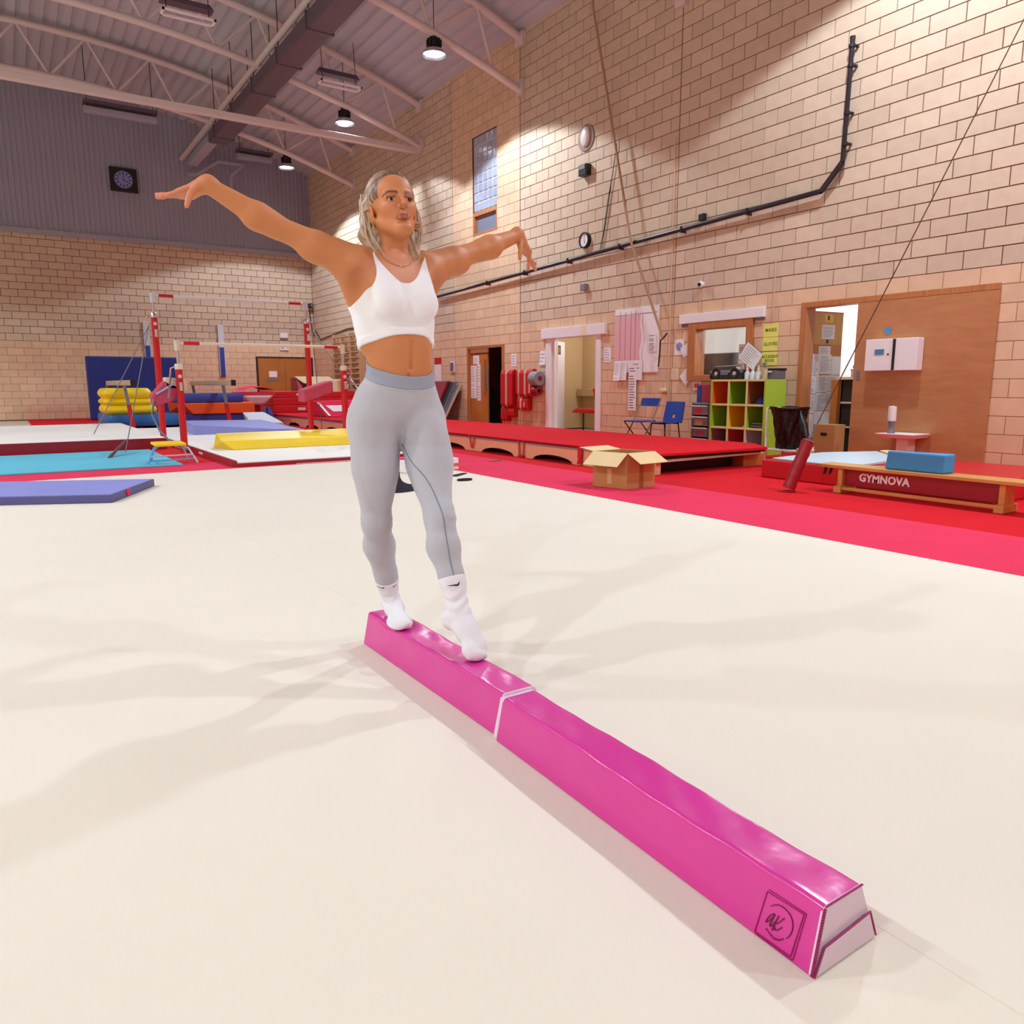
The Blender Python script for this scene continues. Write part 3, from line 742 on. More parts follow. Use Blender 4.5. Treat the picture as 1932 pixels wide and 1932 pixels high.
_mb = MB(); _mb.lathe((WX - .001, 12.56, 5.90), [(.0001, 0), (.25, 0), (.25, .02), (.22, .03), (.0001, .03)], 24, axis=(-1, 0, 0)); _mb.build('mounting_plate', mat('plate_grey', (150, 130, 122), .7), _t, smooth=True)
_mb = MB(); _mb.box(WX - .10, WX - .001, 12.44, 12.58, 2.96, 3.09); tag(_mb.build('junction_box', M_grey, bev=.01), 'small grey box on the wall below the clock', 'box')
_mb = MB(); _mb.box(WX - .08, WX - .001, 9.33, 9.45, 3.79, 3.90); tag(_mb.build('junction_box', M_black, bev=.01), 'small black box sitting just above the long black rail', 'box')
_mb = MB(); _mb.tube([(WX - .02, 28.7, 3.1), (WX - .02, 28.2, 2.75), (WX - .02, 27, 2.85), (WX - .02, 25.5, 2.98), (WX - .02, 23.5, 2.95)], .015, 6); tag(_mb.build('wall_cable', M_black), 'thin black cable sagging along the right wall by the far corner', 'cable')
_t = thing('wall_banner', (WX, 18.9, 1.15), 'narrow red and white strip on tan wall beside the gymnast waist', 'banner')
_mb = MB(); _mb.box(WX - .02, WX - .002, 18.78, 19.15, 1.62, 1.80); _mb.build('red_top', M_vred, _t)
_mb = MB(); _mb.box(WX - .02, WX - .002, 18.78, 19.15, 1.16, 1.619); _mb.build('white_lower', M_paper, _t)
# ---- long black pipe
_t = thing('black_pipe', (WX - .07, 7, 3.4), 'long black pipe climbing the block wall', 'pipe')
M_pipe = mat('pipe_black', (40, 34, 44), .32)
_mb = MB(); _mb.tube([(WX - .085, 18.9, 3.42), (WX - .085, 7.10, 3.80)], .038, 10); _mb.build('sloping_run', M_pipe, _t, smooth=True)
_mb = MB(); _mb.tube([(WX - .085, 7.10, 3.80), (WX - .085, 6.79, 4.12)], .042, 10); _mb.build('elbow', M_pipe, _t, smooth=True)
_mb = MB(); _mb.tube([(WX - .085, 6.79, 4.12), (WX - .085, 6.76, 5.62), (WX - .085, 6.76, 5.72)], [.032, .032, .038], 10); _mb.build('riser', M_pipe, _t, smooth=True)
for y, z in ((6.77, 4.35), (6.77, 4.75), (6.76, 5.35), (6.76, 5.6)):
    _mb = MB(); _mb.lathe((WX - .085, y, z), [(.042, -.02), (.045, -.02), (.045, .02), (.042, .02)], 12); _mb.box(WX - .05, WX - .001, y - .05, y - .02, z - .015, z + .015); _mb.build('pipe_clip', M_pipe, _t)
for y in (16.2, 14.6, 13.0, 11.4, 9.8, 8.4):
    z = 3.42 + (18.9 - y) / 11.8 * .38
    _mb = MB(); _mb.box(WX - .13, WX - .001, y - .012, y + .012, z - .06, z + .045); _mb.build('bracket', M_pipe, _t)
# ---- climbing rope pulled to the wall
M_rope = mat('rope', (176, 140, 112), .9, bump=(120, .5, .004))
_t = thing('climbing_rope', (WX - .1, 11, 1.9), 'beige climbing rope hanging slantwise before the block wall', 'rope')
_mb = MB(); _mb.tube([(9.75, 12.30, 8.70), (9.98, 12.24, 8.4), (9.98, 12.20, 8.1), (9.99, 11.02, 3.69), (10.0, 10.12, 1.88)], [.022, .022, .022, .024, .024], 8); _mb.build('rope_strand', M_rope, _t, smooth=True)
_mb = MB(); _mb.tube([(10.0, 10.02, 1.97), (10.0, 10.12, 1.88), (10.0, 10.18, 1.85), (10.0, 10.19, 1.6), (10.0, 10.22, 1.38)], .014, 6); _mb.build('black_tie', M_black, _t)
_t = thing('thin_cable', (WX - .03, 11.8, 3.7), 'thin dark cable dangling on the wall right of the clock', 'cable')
_mb = MB(); _mb.tube([(WX - .03, 11.62, 5.55), (WX - .03, 11.72, 5.05), (WX - .03, 11.84, 4.6), (WX - .03, 11.95, 4.05), (WX - .03, 12.06, 3.68)], .008, 6); _mb.tube([(WX - .03, 11.74, 4.98), (WX - .03, 11.85, 4.4), (WX - .03, 11.98, 3.85), (WX - .03, 12.0, 3.72)], .006, 6); _mb.build('cable_pair', M_black, _t)
# ---- glass block window
w2 = thing('window_2', (WX, 16.44, 4.7), 'tall glass block window in the upper wall', None); w2['kind'] = 'structure'
M_gb = mat('glass_block', (170, 178, 198), .12, spec=.8, noise=(6, .12))
for i in range(5):
    for j in range(8):
        y0 = 15.90 + i * .22; z0 = 5.26 + j * .218
        _mb = MB(); _mb.box(WX + .03, WX + .12, y0 + .012, y0 + .208, z0 + .012, z0 + .206); _mb.build('glass_block', M_gb, w2, bev=.012, seg=1)
_mb = MB(); _mb.box(WX + .05, WX + .10, 15.88, 17.0, 5.25, 7.0); _mb.build('mortar_grid', mat('mortar_white', (214, 216, 226), .8), w2)
_mb = MB(); _mb.box(WX + .0, WX + .12, 15.88, 17.0, 5.16, 5.25).box(WX + .0, WX + .12, 15.88, 15.93, 4.7, 5.16).box(WX, WX + .12, 16.93, 17.0, 4.7, 5.16).box(WX, WX + .12, 15.93, 16.93, 4.70, 4.76); _mb.build('hopper_frame', M_frame, w2, bev=.004)
_mb = MB(); _mb.box(WX + .07, WX + .08, 15.93, 16.93, 4.76, 5.16); _mb.build('hopper_pane', mat('pane_dusk', (128, 134, 152), .15), w2)
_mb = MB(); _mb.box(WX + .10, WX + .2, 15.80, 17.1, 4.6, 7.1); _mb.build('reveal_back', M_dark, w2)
# ================================================================== office door and sliding panel (right)
d3 = thing('door_3', (WX, 6.9, 0), 'office doorway with inward leaf covered in white papers', None); d3['kind'] = 'structure'
_mb = MB(); _mb.box(WX - .03, WX + .2, 7.27, 7.36, 0, 2.2).box(WX - .03, WX + .2, 4.6, 7.36, 2.19, 2.27); _mb.build('door_frame', M_frame, d3, bev=.005)
_h, _e = Vector((10.22, 7.31, 0)), Vector((11.0, 7.228, 0)); _d = (_e - _h).normalized(); _n = Vector((_d.y, -_d.x, 0))
def onleaf(s0, s1, z0, z1, dep0, dep1):
    mb = MB(); c = _h + _d * (s0 + s1) / 2 + Vector((0, 0, (z0 + z1) / 2)) + _n * (dep0 + dep1) / 2
    return mb.obox(c, _d * abs(s1 - s0) / 2, _n * abs(dep1 - dep0) / 2, (0, 0, abs(z1 - z0) / 2))
onleaf(0, .79, .03, 2.16, -.04, 0).build('door_leaf', M_wood, d3, bev=.003)
onleaf(.05, .78, 1.67, 2.14, 0, .006).build('upper_panel', wood('gold_wood', (196, 146, 78), (206, 158, 90), (20, 20, 2)), d3)
onleaf(.37, .55, 2.0, 2.12, .006, .009).build('notice_yellow', mat('notice_gold', (230, 190, 90), .7), d3)
onleaf(.43, .47, 2.03, 2.10, .009, .010).build('cross_mark', M_ink, d3)
onleaf(.32, .60, 1.75, 1.96, .006, .010).build('notice_white', M_paper, d3)
onleaf(.43, .47, 1.685, 1.74, .006, .02).build('blue_clip', M_blue, d3, bev=.004)
for i, (s0, s1, z0, z1) in enumerate(((.28, .54, 1.50, 1.64), (.09, .31, 1.20, 1.52), (.31, .58, 1.22, 1.51), (.59, .79, 1.21, 1.49), (.05, .27, .92, 1.19), (.28, .52, .94, 1.20), (.53, .77, .96, 1.20), (.05, .27, .62, .91), (.28, .50, .66, .93), (.51, .76, .66, .95), (.05, .26, .25, .61), (.27, .42, .25, .65), (.43, .75, .44, .65))):
    onleaf(s0, s1, z0, z1, .001, .004 + .001 * (i % 3)).build('paper_sheet', M_paper, d3)
_rn = random.Random(4)
_pr = MB()
for (s0, s1, z0, z1) in ((.32, .60, 1.75, 1.96), (.28, .54, 1.50, 1.64), (.09, .31, 1.20, 1.52), (.31, .58, 1.22, 1.51), (.05, .27, .92, 1.19), (.28, .52, .94, 1.20), (.05, .27, .62, .91), (.28, .50, .66, .93), (.51, .76, .66, .95), (.53, .77, .96, 1.20)):
    z = z1 - .03
    while z > z0 + .02:
        a = s0 + .02; b = s1 - .02 - _rn.random() * .08
        c = _h + _d * (a + b) / 2 + Vector((0, 0, z)) + _n * .0115
        _pr.obox(c, _d * (b - a) / 2, _n * .0004, (0, 0, .004)); z -= .024
_o = _pr.build('print', M_inkf, d3); _o['kind'] = 'stuff'
_t = thing('sliding_panel', (WX, 5.5, 0), 'brown wooden sliding panel at the right edge of the wall', 'panel')
M_panel = wood('panel_wood', (176, 118, 76), (190, 132, 88), (3, 3, 12))
_mb = MB(); _mb.box(WX - .045, WX - .004, 4.6, 6.43, .08, 2.185); _mb.build('board', M_panel, _t, bev=.004)
_mb = MB(); _mb.box(WX - .052, WX - .046, 6.33, 6.38, 1.12, 1.26); _mb.build('lock_plate', M_grey, _t, bev=.003)
_mb = MB(); _mb.lathe((WX - .05, 5.96, 1.78), [(.0001, 0), (.045, 0), (.045, .003), (.0001, .003)], 20, axis=(-1, 0, 0)); tag(_mb.build('blue_sticker', mat('sticker_blue', (50, 150, 214), .5)), 'round blue sticker above the white metal box', 'sticker')
_t = thing('electrical_cabinet', (9.95, 5.9, 1.24), 'white metal wall cabinet with a small blue label', 'cabinet')
_mb = MB(); _mb.box(9.95, WX - .05, 5.45, 6.17, 1.245, 1.665); _mb.build('case', M_white, _t, bev=.006)
_mb = MB(); _mb.box(9.94, 9.949, 5.745, 5.78, 1.25, 1.66); _mb.build('dark_slot', M_black, _t)
_mb = MB(); _mb.box(9.943, 9.949, 5.90, 6.03, 1.46, 1.53); _mb.build('label', mat('label_blue', (70, 130, 180), .5), _t)
_mb = MB(); _mb.lathe((9.949, 5.84, 1.46), [(.0001, 0), (.012, 0), (.012, .006), (.0001, .006)], 10, axis=(-1, 0, 0)); _mb.build('keyhole', M_black, _t)
# bookcase and sink area inside the office doorway
_t = thing('bookcase', (10.7, 6.5, 0), 'narrow dark bookcase with pale shelves in the office doorway', 'bookcase')
_mb = MB(); _mb.box(10.45, 10.49, 6.36, 6.84, -.03, 1.13).box(10.45, 10.90, 6.80, 6.84, -.03, 1.13).box(10.86, 10.90, 6.36, 6.84, -.03, 1.13); _mb.build('carcass', M_dark, _t)
_mb = MB(); _mb.box(10.40, 10.9, 6.36, 6.86, 1.13, 1.17); _mb.build('top', mat('top_cream', (226, 214, 196), .5), _t, bev=.004)
for z in (.42, .78): 
    _mb = MB(); _mb.box(10.42, 10.45, 6.38, 6.80, z, z + .025); _mb.build('shelf', MATS['top_cream'], _t)
_mb = MB(); _mb.box(10.36, 10.46, 6.82, 6.93, -.03, 1.13); _mb.build('side_panel', M_wood, _t)
_t = thing('wash_bottle', (10.6, 6.55, 1.17), 'small turquoise bottle on the bookcase top', 'bottle')
_mb = MB(); _mb.lathe((10.6, 6.74, 1.17), [(.03, 0), (.03, .10), (.012, .13), (.012, .17), (.0001, .17)], 12); _mb.build('body', mat('turq', (40, 180, 210), .4), _t, smooth=True)
_t = thing('storage_tub', (10.6, 6.5, 1.17), 'clear plastic tub on the bookcase top', 'tub')
_mb = MB(); _mb.hexa([(10.45, 6.38, 1.17), (10.75, 6.38, 1.17), (10.75, 6.66, 1.17), (10.45, 6.66, 1.17)], [(10.43, 6.37, 1.29), (10.77, 6.37, 1.29), (10.77, 6.69, 1.29), (10.43, 6.69, 1.29)]); _mb.build('body', mat('clear_plastic', (206, 210, 216), .2), _t, bev=.01)
_mb = MB(); _mb.tube([(10.5, 6.63, 1.29), (10.5, 6.52, 1.34), (10.5, 6.38, 1.33)], .012, 8); _mb.build('dark_lid', M_black, _t)
# carton behind door leaf bottom
_t = thing('carton', (9.9, 6.68, 0), 'brown carton with a hand hole beside the bookcase', 'carton')
_mb = MB(); _mb.box(9.88, 10.12, 6.50, 6.86, 0, .49); _mb.build('body', M_card, _t, bev=.006)
_mb = MB(); _mb.box(9.876, 9.879, 6.63, 6.73, .33, .37); _mb.build('hand_hole', M_black, _t)
# soap dispenser on a low shelf
_t = thing('wall_shelf', (9.9, 5.6, .35), 'small white shelf before the brown panel', 'shelf')
_mb = MB(); _mb.hexa([(9.72, 5.3, .36), (10.1, 5.3, .36), (10.1, 5.72, .36), (9.72, 5.72, .36)], [(9.66, 5.25, .42), (10.1, 5.25, .42), (10.1, 5.78, .42), (9.66, 5.78, .42)]); _mb.build('tray', M_white, _t, bev=.01)
_mb = MB(); _mb.box(9.9, 10.1, 5.45, 5.6, 0, .36); _mb.build('bracket', M_white, _t)
_t = thing('soap_dispenser', (9.8, 5.63, .42), 'white topped dark bottle dispenser on the small shelf', 'dispenser')
_mb = MB(); _mb.lathe((9.8, 5.63, .421), [(.05, 0), (.045, .02), (.03, .04), (.035, .12), (.05, .16), (.0001, .16)], 14); _mb.build('dark_base', M_slate, _t, smooth=True)
_mb = MB(); _mb.lathe((9.8, 5.63, .582), [(.0001, 0), (.05, 0), (.052, .01), (.05, .19), (.0001, .20)], 14); _mb.build('bottle', M_white, _t, smooth=True)
# ================================================================== furniture along the wall
SX0, SX1, SY0, SY1, SH = 9.45, 9.92, 7.40, 8.46, 1.14
_t = thing('cube_shelf', (SX0, 7.93, 0), 'lime green cube shelf with coloured cubby linings', 'shelf')
_mb = MB(); _mb.box(SX0, SX1, SY0, SY0 + .03, 0, SH); _mb.build('side_panel', M_lime, _t, bev=.002)
_mb = MB(); _mb.box(SX0, SX1, SY1 - .03, SY1, 0, SH); _mb.build('side_panel', M_lime, _t, bev=.002)
M_edge = mat('shelf_edge', (222, 216, 150), .5)
for z in (0.02, .375, .735, 1.11):
    _mb = MB(); _mb.box(SX0, SX1 - .01, SY0 + .03, SY1 - .03, z, z + .03); _mb.build('shelf_board', M_edge, _t, bev=.002)
for y in (7.738, 8.087):
    _mb = MB(); _mb.box(SX0 + .002, SX1 - .01, y, y + .03, .05, 1.11); _mb.build('divider', M_edge, _t, bev=.002)
_mb = MB(); _mb.box(SX1 - .01, SX1 - .002, SY0 + .03, SY1 - .03, .05, 1.11); _mb.build('back_panel', M_lime, _t)
_cub = [[(150, 110, 130), (196, 60, 86), (190, 186, 214)], [(140, 186, 40), (236, 180, 30), (150, 190, 50)], [(226, 100, 36), (130, 180, 30), (150, 90, 60)]]
for r in range(3):
    for c in range(3):
        m = mat('cubby_%d%d' % (r, c), _cub[r][c], .6)
        y1 = (SY1 - .033, 8.085, 7.736)[c]; y0 = (8.119, 7.770, SY0 + .033)[c]; z0 = (.051, .406, .766)[r]; z1 = (.374, .734, 1.109)[r]
        _mb = MB(); _mb.box(SX0 + .01, SX1 - .02, y1 - .004, y1, z0, z1).box(SX0 + .01, SX1 - .02, y0, y0 + .004, z0, z1).box(SX1 - .02, SX1 - .012, y0, y1, z0, z1); _mb.build('lining', m, _t)
def lump(name, c, r, m, label, cat, seed=1):
    mb = MB(); rn = random.Random(seed)
    ph = [rn.uniform(0, 6) for _ in range(4)]
    def fn(a, b):
        th = a * 2 * math.pi; q = b * math.pi / 2
        k = 1 + .18 * math.sin(3 * th + ph[0]) * math.cos(q) + .12 * math.sin(5 * th + ph[1] + 3 * b)
        return (c[0] + r[0] * k * math.cos(th) * math.cos(q), c[1] + r[1] * k * math.sin(th) * math.cos(q), c[2] + r[2] * math.sin(q) * (1 + .15 * math.sin(4 * th + ph[2])))
    mb.grid(fn, 28, 8); mb.add([(c[0] + r[0] * math.cos(2 * math.pi * i / 14), c[1] + r[1] * math.sin(2 * math.pi * i / 14), c[2]) for i in range(14)], [list(range(14))[::-1]])
    return tag(mb.build(name, m, smooth=True), label, cat)
lump('blue_cloth', (9.62, 7.55, .766), (.12, .09, .13), mat('cloth_blue', (40, 60, 150), .8), 'crumpled blue cloth in the top right cubby', 'cloth', 3)
lump('cream_cloth', (9.60, 7.82, .406), (.10, .05, .06), mat('cloth_cream', (220, 190, 150), .8), 'small cream cloth in the yellow cubby', 'cloth', 5)
_t = thing('folder_stack', (9.6, 7.56, .406), 'small stack of dark folders in the middle right cubby', 'folders')
for i in range(4):
    _mb = MB(); _mb.box(9.5, 9.75, 7.46 + .006 * i, 7.68 - .005 * i, .406 + i * .02, .424 + i * .02); _mb.build('folder', M_black if i % 2 == 0 else M_grey, _t, bev=.003)
# boombox
_t = thing('boombox', (9.62, 8.24, SH), 'black twin speaker boombox on the cube shelf', 'boombox')
_mb = MB()
_sec = [(0, .0), (.06, .0), (.12, .03), (.13, .09), (.10, .14), (.03, .15), (-.01, .10), (-.02, .04)]
_mb.prism([(9.55 + a, 8.58, SH + b + .006) for a, b in _sec], (0, -.66, 0)); _mb.build('body', M_black, _t, bev=.015)
for y in (8.45, 8.08):
    _mb = MB(); _mb.lathe((9.565, y, SH + .096), [(.075, 0), (.085, .02), (.085, .035), (.06, .035), (.045, .02), (.0001, .012)], 24, axis=(-1, 0, .1)); _mb.build('speaker', M_black, _t, smooth=True)
    _mb = MB(); _mb.lathe((9.552, y, SH + .097), [(.0001, .004), (.03, .008), (.034, .016), (.026, .018), (.0001, .014)], 18, axis=(-1, 0, .1)); _mb.build('cone', M_chrome, _t, smooth=True)
_mb = MB(); _mb.box(9.52, 9.535, 8.2, 8.34, SH + .07, SH + .13); _mb.build('display', M_slate, _t, bev=.004)
_mb = MB(); _mb.tube([(9.6, 8.53, SH + .12), (9.6, 8.50, SH + .20), (9.6, 8.0, SH + .215), (9.6, 7.96, SH + .13)], .013, 8); _mb.build('handle', M_grey, _t, smooth=True)
# bottles
def bottle(y, label, spray=False):
    t = thing('spray_bottle' if spray else 'pump_bottle', (9.58, y, SH), label, 'bottle', 'bottles on the cube shelf')
    h = .15 if not spray else .17
    mb = MB(); mb.lathe((9.58, y, SH + .001), [(.0001, 0), (.038, 0), (.04, .01), (.04, h - .05), (.015, h - .02), (.014, h), (.0001, h)], 14); mb.build('body', mat('bottle_clear', (206, 214, 226), .15) if not spray else mat('bottle_amber', (180, 160, 130), .2), t, smooth=True)
    mb = MB(); mb.lathe((9.58, y, SH + h), [(.016, 0), (.016, .025), (.006, .03), (.006, .05), (.0001, .05)], 10)
    if spray: mb.obox((9.56, y, SH + h + .06), (.035, 0, 0), (0, .012, 0), (0, 0, .015)); mb.obox((9.54, y, SH + h + .03), (.006, 0, 0), (0, .008, 0), (.01, 0, .022))
    else: mb.obox((9.57, y, SH + h + .05), (.022, 0, 0), (0, .007, 0), (0, 0, .006))
    mb.build('pump', M_white if not spray else M_grey, t, smooth=True)
bottle(7.86, 'clear pump bottle next to the boombox on cube shelf')
bottle(7.755, 'middle one of three clear pump bottles')
bottle(7.65, 'clear pump bottle nearest the amber spray bottle')
bottle(7.53, 'amber trigger spray bottle before the yellow signs', True)
_t = thing('plastic_box', (9.68, 7.47, SH), 'dark translucent box with black lid on shelf end', 'box')
_mb = MB(); _mb.box(9.64, 9.90, 7.40, 7.60, SH + .001, SH + .13); _mb.build('body', mat('box_smoke', (104, 98, 108), .3), _t, bev=.008)
_mb = MB(); _mb.box(9.74, 9.91, 7.39, 7.61, SH + .131, SH + .165); _mb.build('lid', M_black, _t, bev=.006)
_mb = MB(); _mb.box(9.632, 9.639, 7.46, 7.54, SH + .10, SH + .125); _mb.build('latch', M_white, _t)
# drawer tower
_t = thing('drawer_tower', (9.5, 8.72, 0), 'grey plastic drawer tower beside the cube shelf', 'drawers')
M_smoke = mat('drawer_smoke', (128, 122, 134), .25)
_mb = MB(); _mb.box(9.52, 9.9, 8.52, 8.55, 0.004, .76).box(9.52, 9.9, 8.89, 8.92, 0.004, .76).box(9.52, 9.9, 8.52, 8.92, .74, .77).box(9.88, 9.9, 8.55, 8.89, 0.004, .74); _mb.build('frame', M_grey, _t, bev=.004)
for i in range(4):
    z = .03 + i * .18
    _mb = MB(); _mb.box(9.51, 9.86, 8.56, 8.88, z, z + .155); _dr = _mb.build('drawer', M_smoke, _t, bev=.012)
    _mb = MB(); _mb.box(9.485, 9.509, 8.555, 8.885, z + .135, z + .155); _mb.build('drawer_lip', mat('lip_white', (214, 218, 226), .4), _dr, bev=.004)
    if i: 
        _mb = MB(); _mb.box(9.504, 9.509, 8.60 + .03 * i, 8.76 + .03 * i, z + .02, z + .10); _mb.build('contents', mat('contents_%d' % i, ((170, 60, 110), (190, 150, 110), (200, 40, 60))[i - 1], .6), _dr)
slab('blue_box', M_blue, 9.62, 9.78, 8.82, 8.91, .771, 1.055, 'tall blue box on top of the drawer tower', 'box', bev=.004)
slab('maroon_box', mat('box_maroon', (160, 40, 78), .5, noise=(12, .12)), 9.62, 9.80, 8.60, 8.81, .771, 1.06, 'patterned maroon box on top of the drawer tower', 'box', bev=.004)
# chairs
_t = thing('folding_chair', (9.25, 9.85, 0), 'blue folding chair with tan steel legs, left of the two', 'chair')
_mb = MB(); _mb.grid(lambda a, b: (9.44 + .03 * math.cos((a - .5) * 2.6) + .03 * b, 10.06 - a * .44, .69 + .14 * b), 8, 3); _q = list(_mb.v); _mb.v += [(x + .018, y, z) for x, y, z in _q]; _k = len(_q); _mb.f = [f[::-1] for f in _mb.f] + [[i + _k for i in f] for f in _mb.f]; _mb.build('backrest', M_blue, _t, smooth=True)
_mb = MB(); _mb.box(9.03, 9.43, 9.65, 10.05, .425, .45); _mb.build('seat', M_blue, _t, bev=.011)
M_legt = mat('steel_tan', (150, 124, 100), .4, metal=.6)
for y in (9.62, 10.08):
    _mb = MB(); _mb.tube([(9.50, y, .82), (9.30, y, .43), (9.02, y, .012)], .011, 8); _mb.build('leg', M_legt, _t, smooth=True)
    _mb = MB(); _mb.tube([(9.06, y + (.02 if y < 9.8 else -.02), .43), (9.46, y + (.02 if y < 9.8 else -.02), .012)], .011, 8); _mb.build('leg', M_dark, _t, smooth=True)
_mb = MB(); _mb.cyl((9.12, 9.63, .16), (9.12, 10.07, .16), .008, n=6); _mb.build('stretcher', M_legt, _t)
_t = thing('plastic_chair', (9.25, 9.25, 0), 'blue moulded plastic chair with a back slot, right of the two', 'chair')
def _shell(a, b):
    y = 9.46 - a * .44; w = (a - .5) * 2
    if b < .5: q = b / .5; x, z = 9.02 + .38 * q, .44 - .012 * math.sin(q * 3.1) + .012 * w * w
    else: q = (b - .5) / .5; x, z = 9.40 + .10 * q - .03 * w * w * q, .44 + .34 * q
    return (x, 9.24 + (y - 9.24) * (1 - .12 * max(0, b - .6)), z)
_mb = MB(); _mb.grid(_shell, 12, 20)
_hole = lambda f: all((.36 <= (i // 21) / 12 <= .64 and .60 <= (i % 21) / 20 <= .73) for i in f)
_mb.f = [f for f in _mb.f if not _hole(f)]
_q = list(_mb.v); _k = len(_q); _mb.v += [(x + .012, y, z - .012) for x, y, z in _q]; _mb.f = _mb.f + [[i + _k for i in f[::-1]] for f in _mb.f]; _mb.build('seat_shell', M_blue, _t, smooth=True)
for x, y, dx in ((9.08, 9.08, -.03), (9.08, 9.40, -.03), (9.38, 9.08, .06), (9.38, 9.40, .06)):
    _mb = MB(); _mb.tube([(x, y, .425), (x + dx, y + (.02 if y > 9.2 else -.02), .010)], .011, 8); _mb.build('leg', M_dark, _t, smooth=True)
_mb = MB(); _mb.tube([(9.08, 9.08, .42), (9.08, 9.40, .42)], .009, 6).tube([(9.38, 9.08, .42), (9.38, 9.40, .42)], .009, 6); _mb.build('under_frame', M_dark, _t)
# bin bag on white trolley
_t = thing('white_trolley', (9.2, 6.8, 0), 'white tube stand holding the black bin bag', 'stand')
for x, y in ((9.05, 7.04), (9.38, 7.0), (9.05, 6.50), (9.38, 6.50)):
    _mb = MB(); _mb.tube([(x, y, .001), (x, y, .74 if y > 6.9 else .2)], .016, 8); _mb.build('post', M_white, _t, smooth=True)
_mb = MB(); _mb.box(9.02, 9.40, 6.48, 7.06, .14, .165); _mb.build('tray', M_white, _t, bev=.006)
_mb = MB(); _mb.tube([(9.05, 7.04, .73), (9.38, 7.0, .73)], .014, 8); _mb.build('rail', M_white, _t)
_t = thing('bin_bag', (9.2, 6.78, .167), 'black bin bag on a white stand beside the cube shelf', 'bag')
def _bag(a, b):
    th = a * 2 * math.pi
    R = .165 + .085 * b + .012 * math.sin(7 * th + 5 * b) + .010 * math.sin(13 * th - 9 * b)
    if b > .93: R += .02
    return (9.20 + R * .85 * math.cos(th), 6.76 + .02 * b + R * 1.02 * math.sin(th) - .10 * (1 - b) * b * 0, .168 + .60 * b - .02 * (b > .97) + .012 * math.sin(3 * th) * b)
_mb = MB(); _mb.grid(_bag, 72, 30)
_k = len(_mb.v); _ring = [_bag(i / 36, 0) for i in range(36)]; _mb.add(_ring, [list(range(36))[::-1]]); _ring = [(9.2 + .9 * (p[0] - 9.2), 6.78 + .9 * (p[1] - 6.78), .74) for p in (_bag(i / 36, .97) for i in range(36))]; _mb.add(_ring, [list(range(36))])
_mb.build('bag_film', mat('bag_black', (14, 13, 17), .34, spec=.4, bump=(22, .5, .02)), _t, smooth=True)
_mb = MB(); _mb.tube([(9.12, 6.55, .70), (9.02, 6.42, .52), (9.0, 6.36, .38), (9.06, 6.46, .30)], [.02, .06, .05, .02], 10); _mb.build('bag_flap', MATS['bag_black'], _t, smooth=True)
# wall bars
_t = thing('wall_bars', (9.95, 25.2, .6), 'wooden wall bars on the right wall behind the bars', 'wall bars')
M_lightwood = wood('light_wood', (176, 140, 104), (196, 160, 122), (30, 30, 3))
for y in (24.0, 24.8, 25.6, 26.4):
    _mb = MB(); _mb.box(9.90, 10.10, y - .03, y + .03, .02, 2.80); _mb.build('upright', M_lightwood, _t, bev=.006)
for i in range(14):
    z = .35 + i * .18
    _mb = MB(); _mb.cyl((9.95, 24.0, z), (9.95, 26.4, z), .022, n=8); _mb.build('rung', M_lightwood, _t)
# ================================================================== tumble track
TX0, TX1, TY0, TY1, TZ = 6.38, 8.62, 6.40, 22.0, .262
_t = thing('tumble_track', (7.5, 14, 0), 'long red tumbling track with arched wooden sides', 'tumble track')
M_ply = wood('ply_pink', (226, 170, 136), (236, 184, 150), (2, 20, 20))
def archside(x):
    pts = [(x, TY0 + .9, .205), (x, TY1, .205), (x, TY1, 0)]
    y = TY1 - .35
    while y > TY0 + 2.2:
        for k in range(11): pts.append((x, y - .55 + .55 * math.cos(math.pi * k / 10) - 0, .098 * math.sin(math.pi * k / 10)))
        y -= 1.43
    pts.append((x, TY0 + .9, 0))
    return pts
# arches centred to match: spans 10.97-12.07, 9.54-10.44...
_pts = []
_mb = MB()
_poly = [(0, TY1, 0)]
for c in (21.3, 20.07, 18.64, 17.21, 15.78, 14.35, 12.92, 11.49, 10.02, 8.58):
    _poly += [(0, c + .47 * math.cos(math.pi * k / 10), .092 * math.sin(math.pi * k / 10)) for k in range(11)]
_poly += [(0, 7.0, 0), (0, 7.0, .208), (0, TY1, .208)]
for x in (TX0, TX1 - .03):
    _mb = MB(); _mb.prism([(x, q[1], q[2]) for q in _poly], (.03, 0, 0)); _mb.build('arched_side', M_ply, _t)
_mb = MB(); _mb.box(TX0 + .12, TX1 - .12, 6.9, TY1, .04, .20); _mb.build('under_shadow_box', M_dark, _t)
M_rail = mat('rail_alu', (150, 148, 160), .35, metal=.4); M_raild = mat('rail_dark', (52, 50, 66), .4)
_mb = MB(); _mb.box(TX0 - .02, TX0 + .05, 6.6, TY1, .208, .226); _mb.build('side_rail', M_rail, _t, bev=.003)
_mb = MB(); _mb.box(TX0 - .012, TX0 + .05, 6.6, TY1, .226, .240); _mb.build('rail_groove', M_raild, _t)
_mb = MB(); _mb.box(TX0 - .02, TX0 + .05, 6.6, TY1, .240, .250); _mb.build('side_rail', M_rail, _t, bev=.002)
_mb = MB(); _mb.hexa([(TX0 - .02, TY0 + .05, .235), (TX1 - .35, TY0, .225), (TX1, TY0 + .5, .235), (TX1, TY1, .235), (TX0 - .02, TY1, .25)], [(TX0 - .02, TY0 + .05, .262), (TX1 - .35, TY0, .258), (TX1, TY0 + .5, .262), (TX1, TY1, .268), (TX0 - .02, TY1, .268)]); _mb.build('red_bed', M_red, _t)
